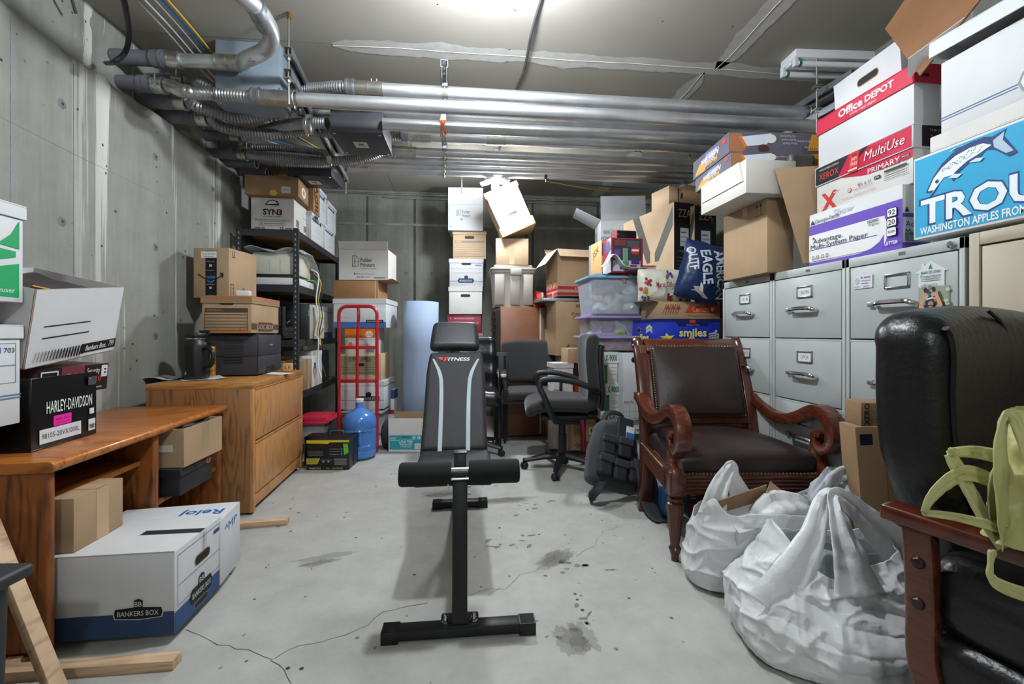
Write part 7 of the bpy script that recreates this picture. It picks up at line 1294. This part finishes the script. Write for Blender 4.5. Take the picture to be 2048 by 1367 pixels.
# local: chair faces -y; x to the viewer's right
def backf(p):
    z = p.z; w = 1-.26*max(0,-z-.04)/.3; y = p.y+.10*z+.03*math.cos(z*5)
    if z > .22: y += .25*(z-.22)**1.3; 
    return Vector((p.x*w, y-.03*(p.x/.3)**2*(1 if p.y < 0 else 0), z-(.03*(p.x/.3)**2 if z > .25 else 0)))
m = M(); m.rbox((.60,.15,.70), .072, EL, 14, fn=backf, T=Matrix.Translation((.09,.06,.735))); bk = m.obj('backrest', t)
def bpt(x, z, off=0):
    w = Vector((x, -.075-off, z)); return tuple(backf(w)+Vector((.09,.06,.735)))
for pts in ([(-.245,-.31),(-.250,-.20),(-.25,-.05),(-.25,.1),(-.25,.22),(-.255,.29),(-.27,.31)], [(.26,-.32),(.24,0),(.235,.3)]):
    m = M(); m.tube(spline([bpt(x, z, -.002) for x, z in pts], 6), .007, EL, 8); m.obj('piping', bk)
for pts in ([(-.05,.335),(.01,.29),(.03,.2),(.025,.1),(.02,.0)], [(-.215,-.04),(-.1,-.045),(.02,-.055),(.2,-.06)]):
    m = M(); m.tube(spline([bpt(x, z, -.0035) for x, z in pts], 6), .0045, mat('#060607', .6, var=0), 6); m.obj('seam', bk)
m = M(); m.rbox((.60,.52,.20), .08, EL, 10, fn=lambda p: p+Vector((0,0,.02*math.cos(p.x*5))), T=Matrix.Translation((.06,-.22,.39))); m.obj('seat', t)
m = M(); m.rbox((.60,.50,.20), .05, EL, 6, T=Matrix.Translation((.05,-.20,.22))); m.obj('seat_base', t)
xa_ = -.245
for s, x in ((0, xa_), (1, .395)):
    loop = [(.085,.572),(.0,.568),(-.12,.562),(-.26,.556),(-.40,.548),(-.47,.533),(-.50,.50)]
    lp = [(p.x, p.y) for p in spline([(a, b, 0) for a, b in loop], 5)]
    m = M(); m.ribbon(lp, -.034, .034, .036, CHY); a_ = m.obj('arm', t, bevel=.012, seg=3, loc=(x,0,0), rot=(0,0,9 if s == 0 else -9))
    lp = [(p.x, p.y) for p in spline([(.02,.554,0),(.015,.46,0),(.012,.36,0),(.01,.24,0),(-.02,.165,0),(-.10,.13,0),(-.24,.125,0),(-.40,.14,0),(-.47,.2,0),(-.49,.35,0),(-.495,.51,0)], 5)]
    m = M(); m.ribbon(lp, -.024, .024, .058, CHY); f_ = m.obj('arm_frame', t, bevel=.010, seg=3, loc=(x,0,0), rot=(0,0,9 if s == 0 else -9))
    for z in (.475, .38):
        m = M(); m.lathe([(0,.008),(.010,.007),(.014,.002),(.014,0)], mat('#2a0f0a', .3, var=.1), 14, Matrix.Translation((-.024 if s == 0 else .024, .013, z)) @ Matrix.Rotation(R(-90 if s == 0 else 90),4,'Y')); m.obj('bolt_cap', f_)
star_base(t, PLA, r=.22, a0=.2)

# ---------------------------------------------------------------- bags
def plastic(col, alpha=.94, rough=.36, key=None, bs=22, bump=.55):
    m = mat(col, rough, var=.05, vs=5, bump=bump, bs=bs, spec=.5, alpha=alpha, key=key); b = m.node_tree.nodes['Principled BSDF']
    b.inputs['Subsurface Weight'].default_value = .25; b.inputs['Subsurface Radius'].default_value = (.05,.05,.05); b.inputs['Subsurface Scale'].default_value = .3
    N = m.node_tree.nodes; L = m.node_tree.links; tr = N.new('ShaderNodeBsdfTranslucent'); tr.inputs[0].default_value = (*lin(col), 1); mx = N.new('ShaderNodeMixShader'); mx.inputs[0].default_value = .14
    L.new(b.outputs[0], mx.inputs[1]); L.new(tr.outputs[0], mx.inputs[2]); L.new(mx.outputs[0], N['Material Output'].inputs[0]); return m
PW = plastic('#f2f3f4', .95, key='pw'); PW2 = plastic('#d0d1d3', .9, key='pw2'); PG = plastic('#c3c5ca', .95, key='pg'); PYE = plastic('#bcbb7c', .93, .4, key='pye', bump=.25)
def ridged(p, k): return 1-abs(noise.noise(p*k))*2
def crease(p, k): return (1-abs(noise.noise(p*k)))**5
def bag_body(name, t, rx, ry, mt, prof, rim, seed, lean=(0,0), gather=None, nu=220, nv=100, amp=1):
    def f(u, v):
        a = 2*math.pi*u; c, s = math.cos(a), math.sin(a); pr = prof(v, a)
        if v < .04: pr *= .55+.45*(v/.04)**.5
        x, y = rx*pr*math.copysign(abs(c)**.8, c), ry*pr*math.copysign(abs(s)**.8, s); z = v*rim(a)
        d = Vector((x+seed, y, z*.6)); d2 = Vector((x*.6+seed, y*.6, z*1.5))
        k = .016*noise.noise(d*5)+.012*crease(d, 6)+.010*crease(d2+Vector((3,1,2)), 11)+.006*crease(d+Vector((1,7,2)), 22)-.012
        if gather:
            g = Vector(gather)-Vector((x, y, z)); L = g.length; an = math.atan2(g.z, (g.x**2+g.y**2)**.5); k += .012*(abs(math.sin(an*19+noise.noise(d*4)*2.5))**.6-.5)*min(1, L*6)*math.exp(-max(0, L-.1)*2.6)
        k *= amp*(.35+.65*min(1, v*6)); n = Vector((c/rx, s/ry, .6/rx if pr < .8 else 0)).normalized()
        return (x+n.x*k+lean[0]*z, y+n.y*k+lean[1]*z, max(.002, z+n.z*k))
    m = M(); m.grid(f, nu, nv, mt, cu=True); m.f.append([i*nv for i in range(nu)][::-1]); m.mi.append(0)
    o = m.obj(name, t, fix=False, ang=80); md = o.modifiers.new('thickness', 'SOLIDIFY'); md.thickness = .0022; md.offset = -1; return f
def gs(a, a0, w): 
    d = (a-a0+math.pi) % (2*math.pi)-math.pi; return math.exp(-(d/w)**2)
def strip(name, t, pts, w, mt, nrm=(0,-1,.2), seed=0, wr=.006):
    sp = spline([Vector(p) for p in pts], 10); n = len(sp); ws = w if isinstance(w, (list, tuple)) else [w]*len(pts); vs = []; k = 7
    for i, p in enumerate(sp):
        tn = (sp[min(i+1,n-1)]-sp[max(i-1,0)]).normalized(); s = tn.cross(Vector(nrm)); s = s.normalized() if s.length > 1e-5 else Vector((1,0,0)); nn = s.cross(tn)
        q = i/(n-1)*(len(ws)-1); a = int(min(q, len(ws)-2)); ww = ws[a]+(ws[a+1]-ws[a])*(q-a)
        for j in range(k): e = j/(k-1)-.5; vs.append(p+s*(ww*e)+nn*(wr*math.cos(e*11+seed)+wr*.8*noise.noise((i*.25, e*4, seed))))
    m = M(); m.add(vs, [(i*k+j, i*k+j+1, (i+1)*k+j+1, (i+1)*k+j) for i in range(n-1) for j in range(k-1)], mt); o = m.obj(name, t, fix=False, ang=80)
    md = o.modifiers.new('thickness', 'SOLIDIFY'); md.thickness = .0022; return o
# bag before the carved armchair
c = Vector((1.1355, 1.6933, 0.0589)); A0 = (c.x, c.y, 0)
t = thing('plastic_bag', 'white plastic bag of cardboard scraps standing before the carved armchair', 'bag', A0, -6)
bag_body('bag_body', t, .255, .14, PW, lambda v, a: .93+.10*min(1, v*4)-.02*v, lambda a: .315+.035*math.cos(a+.3)+.02*math.sin(3*a+1)+.10*gs(a, 3.6, .3)+.035*gs(a, 5.6, .4)+.04*gs(a, .1, .35), 2.3, lean=(.12,-.12))
strip('handle', t, [(-.185,-.10,.30),(-.155,-.09,.40),(-.10,-.06,.47),(-.075,-.04,.475),(-.055,-.01,.42),(-.01,.03,.33)], [.11,.075,.045,.04,.055,.10], PW, (0,-1,.1), 1)
strip('handle', t, [(-.03,-.12,.30),(.02,-.13,.345),(.07,-.12,.36),(.14,-.10,.355),(.22,-.08,.33)], [.07,.10,.11,.10,.06], PW, (0,-.6,.8), 4, .01)
def put(o, T0, loc, rot):
    o.location = Vector(T0)+Vector(loc); o.rotation_euler = [R(q) for q in rot]; return o
m = M(); m.box((-.115,-.002,-.05),(.115,.002,.05), KRAFT2); put(tag(m.obj('cardboard_scrap'), 'brown cardboard flap sticking out of the white bag before the armchair', 'cardboard'), A0, (-.075,-.075,.345), (20,-13,4))
m = M(); m.box((-.10,-.07,-.05),(.10,.07,.02), WHITE); put(tag(m.obj('paper_scrap'), 'white folded carton inside the white bag before the armchair', 'carton'), A0, (-.045,-.09,.30), (24,-10,3))
m = M(); m.prism([(-.05,0),(.05,0),(.045,.035),(.0,.075),(-.02,.04)], -.002, .002, KRAFT); put(tag(m.obj('cardboard_scrap'), 'small pointed brown cardboard piece at the right of the armchair bag', 'cardboard'), A0, (.10,-.03,.33), (70,0,-8))
# big bag in the foreground
c = Vector((1.1801, 1.3168, 0.1406)); B0 = (c.x, c.y, 0)
t = thing('plastic_bag', 'big knotted white plastic bag nearest the camera beside the leather chair', 'bag', B0, -8)
fB = bag_body('bag_body', t, .305, .215, PW, lambda v, a: (.94+.10*math.sin(min(1, v*3.2)*math.pi/2)) if v < .42 else 1.04-.50*((v-.42)/.58)**1.15, lambda a: .315+.06*gs(a, 3.0, .6)+.05*gs(a, .2, .6)-.05*gs(a, 4.4, .5), 7.1, lean=(.02,.04), gather=(.27,-.20,.13), nu=260, nv=120, amp=1.2)
strip('handle', t, [(-.25,-.11,.17),(-.19,-.10,.26),(-.10,-.06,.37),(-.04,-.01,.455),(-.015,.0,.485),(.015,.015,.47),(.02,.03,.38)], [.16,.12,.075,.05,.035,.04,.06], PW, (0,-1,.3), 2)
strip('handle', t, [(-.02,-.15,.24),(-.025,-.11,.35),(-.02,-.05,.45),(.0,-.01,.488),(.04,-.01,.47),(.10,-.02,.41),(.18,-.02,.33),(.26,-.03,.25)], [.16,.10,.055,.04,.05,.08,.12,.16], PW, (0,-1,.3), 5, .01)
m = M(); m.rbox((.06,.04,.05), .015, mat('#cf6a1c', .5, var=.1), 3); put(tag(m.obj('orange_wrapper'), 'orange wrapper showing between the handles of the nearest bag', 'wrapper'), B0, (.035,.03,.455), (10,20,30))
m = M(); m.rbox((.20,.15,.14), .05, mat('#8f999c', .5, var=.15), 5, fn=lambda p: p+Vector((.02*noise.noise(p*12),.02*noise.noise(p*13),.02*noise.noise(p*11)))); put(tag(m.obj('crumpled_paper'), 'grey crumpled rubbish inside the nearest white bag', 'rubbish'), B0, (-.02,.0,.23), (0,10,20))
STN2 = mat('#b59a5c', .5, var=.2, alpha=.55)
# grey bag by the cabinets
c = Vector((1.5128, 1.5742, 0.277)); t = thing('plastic_bag', 'crumpled grey plastic bag between the filing cabinet and brown S carton', 'bag', (c.x, c.y+.02, 0), 0)
def gf(u, v):
    a = 2*math.pi*u; d = Vector((math.cos(a)*.3, math.sin(a)*.3, v*.4)); r = (.085+.02*math.sin(v*3.1))*(1 if v < .75 else 1-((v-.75)/.25)**2*.75)+.028*ridged(d, 7)+.015*ridged(d+Vector((5,2,1)), 15); return (r*math.cos(a)-.05*v, r*.6*math.sin(a), .004+.47*v)
m = M(); m.grid(gf, 80, 50, PG, cu=True); m.obj('bag_body', t, ang=80); strip('handle', t, [(-.02,-.04,.44),(-.06,-.05,.475),(-.10,-.04,.45),(-.105,-.03,.41)], [.06,.055,.06,.04], PG, (0,-1,.3), 3)
# brown S carton and the shoe box on it
x, y, z, yaw, a, b, h = (1.4542, 1.4596, 0, -14, 0.21, 0.1, 0.6682)
carton('tall_carton', 'tall brown carton with a dark blue letter S beside the leather chair', 'box', (x,y,z,yaw,a,b,h), KRAFT2, top='plain', tilt=(0,-4), prints={'R': [('t','S',.36,.47,.24,'#1e2440',{'rot':-80,'w':.40,'b':.02}),('r',.06,.90,.26,.96,'#1e2440'),('l',.44,.0,.44,1,.003,'#7a5530')]})
carton('shoe_carton', 'small brown shoe carton lettered sideways on the tall brown S carton', 'box', (1.4342, 1.4717, 0.6682, -14, 0.19, 0.1, 0.0875), KRAFT2, top='plain', prints={'R': [('t','XERO',.10,.5,.20,'#17181a',{'rot':90,'w':.42,'b':.02}),('t','SHOES',.23,.5,.14,'#b9ab95',{'rot':90,'w':.42})]})
m = M(); m.rbox((.10,.08,.16), .03, mat('#a8878a', .4, var=.2, alpha=.95), 5, fn=lambda p: p+Vector((.02*noise.noise(p*18),.02*noise.noise(p*19),.02*noise.noise(p*17)))); q = (1.421, 1.3625, 0.3452); o = tag(m.obj('pink_bag'), 'pinkish crumpled bag behind the nearest white bag', 'bag'); o.location = (q[0], q[1]+.05, .26); o.scale = (1,1,1); o.location.z = .085
# printed pillow bags on the blue nappy carton
def pillow(t, w, h, th, mt, name, seed, skew=0):
    def f(u, v, s=1, lift=0):
        X, Y = (u-.5)*w, v*h; e = max(0, (1-abs(2*u-1)**3)*(1-abs(2*v-1)**3)); k = .012*ridged(Vector((X*6+seed, Y*6, s)), 1)+.006*ridged(Vector((X*14, Y*14+seed, s)), 1)
        return Vector((X+skew*Y+.012*noise.noise((Y*9, seed, 0)), -s*(th*e**.6+k*e)-s*lift, Y+.012*noise.noise((X*11, seed, 4))*(1 if v > .5 else 0)))
    m = M(); m.grid(lambda u, v: f(u, v, 1), 40, 40, mt); m.grid(lambda u, v: f(u, v, -1), 40, 40, mt); m.obj('bag_body', t, ang=80); return f
NAVY = plastic('#22355f', 1, .3, key='navy', bump=.3); CRM = plastic('#d9d6c6', 1, .4, key='crm', bump=.3)
q = Vector((1.4191, 3.0414, 1.2297)); t = thing('printed_bag', 'white bag printed with fruit and red script on the brown banner carton', 'bag', (q.x+.0, q.y+.05, 1.2382), -3)
f = pillow(t, .36, .235, .045, CRM, 'marie', 3)
FR_ = []
for (cx, cy, cols) in ((.22,.62,['#8a2430','#5a2a5a','#a8342f']),(.60,.80,['#5a3a8a','#4a2f7a','#b0362f','#4f6a3a']),(.10,.35,['#c0703a','#b0362f','#7a8a3f']),(.62,.12,['#8a2430','#a8342f','#6a1f2a']),(.86,.14,['#8a2430','#d0c9a0','#a8342f']),(.16,.12,['#5a3a8a','#c9c04a'])):
    for i in range(9): FR_.append(('o', max(.03,min(.97,cx+random.gauss(0,.045))), max(.04,min(.96,cy+random.gauss(0,.06))), .024, .045, random.choice(cols)))
printing(t, .36, .235, lambda u, v, z: tuple(f(u/.36, v/.235, 1, .002+z)), FR_+[('t','Marie Callender',.56,.50,.15,'#8a2430',{'w':.50,'b':.015,'sh':.1}),('l',.48,.62,.75,.72,.012,'#9ab0a8'),('l',.75,.72,.97,.60,.012,'#9ab0a8'),('t','Restaurant & Bakery',.72,.38,.04,'#8a2430',{'w':.3}),('r',.6,.24,.8,.26,'#8aa0b0')])
q = Vector((1.6719, 2.9653, 1.2263)); t = thing('printed_bag', 'navy blue bag with big white letters on the brown banner carton', 'bag', (q.x-.045, q.y+.04, 1.2402), 0, rot=(0,14,-4))
f = pillow(t, .33, .42, .07, NAVY, 'ae', 9, skew=0)
W_ = '#cdd2d8'
printing(t, .33, .42, lambda u, v, z: tuple(f(u/.33, v/.42, 1, .002+z)), [('t','AMERICAN',.82,.50,.155,W_,{'rot':-72,'w':1.05,'b':.03}),('t','EAGLE',.48,.56,.165,W_,{'rot':-72,'w':.72,'b':.03}),('t','OUTF',.16,.66,.13,W_,{'rot':-72,'w':.5,'b':.02}),('p',[(.30,.20),(.42,.22),(.55,.14),(.72,.06),(.60,.06),(.50,.10),(.38,.14),(.28,.13),(.36,.17)],'#b9a99a'),('p',[(.42,.30),(.5,.24),(.55,.14),(.48,.15),(.44,.22)],W_)])
# weighted vest on the floor
VF = mat('#1d2026', .8, var=.08, bump=.25, bs=120, sheen=.2); VF2 = mat('#16181c', .75, var=.08, bump=.25, bs=120)
q = (0.9163, 2.6405, 0.0209); t = thing('weighted_vest', 'black weighted vest with pockets and a trailing strap, left of the carved armchair', 'vest', (q[0], q[1], 0), 14)
Tv = Matrix.Translation((0,.04,.235)) @ Matrix.Rotation(R(-26),4,'X') @ Matrix.Rotation(R(20),4,'Y')
m = M(); m.rbox((.34,.13,.42), .05, VF, 10, fn=lambda p: Vector((p.x*(1-.25*max(0,p.z)/.2), p.y-.03*math.cos(p.x*9), p.z+.02*noise.noise(p*9))), T=Tv); bd = m.obj('vest_body', t)
for i, (x, z) in enumerate(((-.10,-.10),(.0,-.11),(.10,-.10),(-.09,.02),(.02,.03))):
    m = M(); m.rbox((.088,.055,.115), .018, VF2, 4, T=Tv @ Matrix.Translation((x,-.10,z))); p_ = m.obj('pocket', bd); m = M(); m.rbox((.092,.02,.045), .008, VF, 3, T=Tv @ Matrix.Translation((x,-.128,z+.042))); m.obj('pocket_flap', bd)
m = M(); m.rbox((.11,.03,.20), .012, VF2, 4, T=Tv @ Matrix.Translation((.02,-.10,.13))); m.obj('chest_flap', bd)
m = M(); m.box((.02,-.122,.10),(.075,-.117,.175), mat('#c9ced4', .5, var=.02), Tv); lb = m.obj('woven_label', bd); m = M(); m.box((.0201,-.1235,.10),(.0749,-.1221,.135), mat('#2f5aa0', .5, var=.02), Tv); m.obj('blue_half', lb)
m = M(); m.tube(spline([tuple(Tv @ Vector(p)) for p in ((-.08,.0,.20),(-.06,.0,.27),(.04,.0,.29),(.08,.0,.20))], 6), .022, VF2, 8, asp=.5); m.obj('shoulder_strap', t)
m = M(); m.tube(spline([(-.15,-.08,.14),(-.20,-.10,.09),(-.21,-.05,.04),(-.15,.02,.02)],6), .03, VF2, 8, asp=.35); m.obj('side_strap', t)
strip('trailing_strap', t, [(.10,-.12,.25),(.08,-.20,.16),(.05,-.28,.06),(.03,-.36,.012),(.02,-.42,.008)], [.10,.12,.13,.12,.09], VF, (0,-.7,.7), 0, .002)
# small things under the armchair
q = (1.0505, 2.3252, 0.0887); m = M(); m.rbox((.10,.10,.17), .03, plastic('#1f6fb0', 1, .35, key='blu'), 5, fn=lambda p: p+Vector((.02*noise.noise(p*15),.02*noise.noise(p*16),.0))); o = tag(m.obj('blue_pouch'), 'bright blue plastic pouch under the carved armchair', 'bag'); o.location = (q[0]+.06, q[1]+.0, .088)
q = (1.1419, 2.2555, 0.0311); t = carton('small_carton', 'dark package printed 100 with a red base under the carved armchair', 'box', (q[0]+.06, q[1]+.03, 0, -5, .12, .12, .19), mat('#1c1c1c', .4, var=.05), top='plain', prints={'R': [('r',0,0,1,.42,'#8a1f28'),('t',"100",.2,.7,.17,'#c9c98a',{'rot':90,'w':.4}),('r',.4,.1,.6,.2,'#d0c9c0')]})
# yellow bag on the arm of the leather chair
t = thing('yellow_bag', 'pale yellow plastic bag with looped handles on the leather chair arm', 'bag', (1.0364, 0.7585, 0.6044)); o0 = Vector(t.location)
def ys(pts, w, seed): strip('bag_strap', t, [Vector(p)-o0 for p in pts], w, PYE, (0.25,-1,.1), seed, .003)
ys([(0.9299, 0.8096, 0.6428), (0.9442, 0.8081, 0.6725), (0.9757, 0.8049, 0.7032), (1.0184, 0.8005, 0.7236), (1.0744, 0.7948, 0.7063)], [.010,.022,.028,.03,.03], 1)
ys([(0.9279, 0.8098, 0.6418), (0.9715, 0.7903, 0.6409), (1.0238, 0.7698, 0.6314), (1.0883, 0.7481, 0.6204)], [.012,.016,.02,.03], 2)
ys([(0.9907, 0.8134, 0.7649), (1.0123, 0.8112, 0.7308), (1.0286, 0.7995, 0.6827), (1.0474, 0.7875, 0.6307), (1.0704, 0.7751, 0.59)], [.03,.045,.042,.04,.05], 3)
ys([(0.9917, 0.8133, 0.7618), (1.0629, 0.8261, 0.7585), (1.1275, 0.8296, 0.7462), (1.1965, 0.8225, 0.7248)], [.02,.026,.03,.035], 4)
ys([(1.0525, 0.7769, 0.605), (1.0446, 0.7778, 0.675), (1.0505, 0.7771, 0.725), (1.0765, 0.7795, 0.7334), (1.1027, 0.7819, 0.7116)], [.03,.035,.03,.035,.03], 5)
ys([(1.0639, 0.7607, 0.5922), (1.0502, 0.7621, 0.6807), (1.0424, 0.7629, 0.7741), (1.0483, 0.7623, 0.8282), (1.06, 0.7611, 0.8478), (1.0815, 0.7589, 0.8183), (1.1128, 0.7557, 0.72)], [.07,.06,.045,.028,.022,.035,.05], 6)
ys([(0.999, 0.7422, 0.5948), (0.9952, 0.7426, 0.547), (1.017, 0.7404, 0.526), (1.0711, 0.7348, 0.507)], [.02,.022,.022,.024], 7)
def yb(u, v):
    a = 2*math.pi*u; d = Vector((math.cos(a), math.sin(a), v*2)); r = .105+.02*ridged(d, 2)+.01*ridged(d, 5); return (r*math.cos(a)*(1-.5*v), r*.7*math.sin(a)*(1-.4*v), .26*v)
m = M(); m.grid(yb, 50, 24, PYE, cu=True, T=Matrix.Translation(Vector((1.1699, 0.7649, 0.595))-o0)); m.obj('bag_body', t, ang=80)
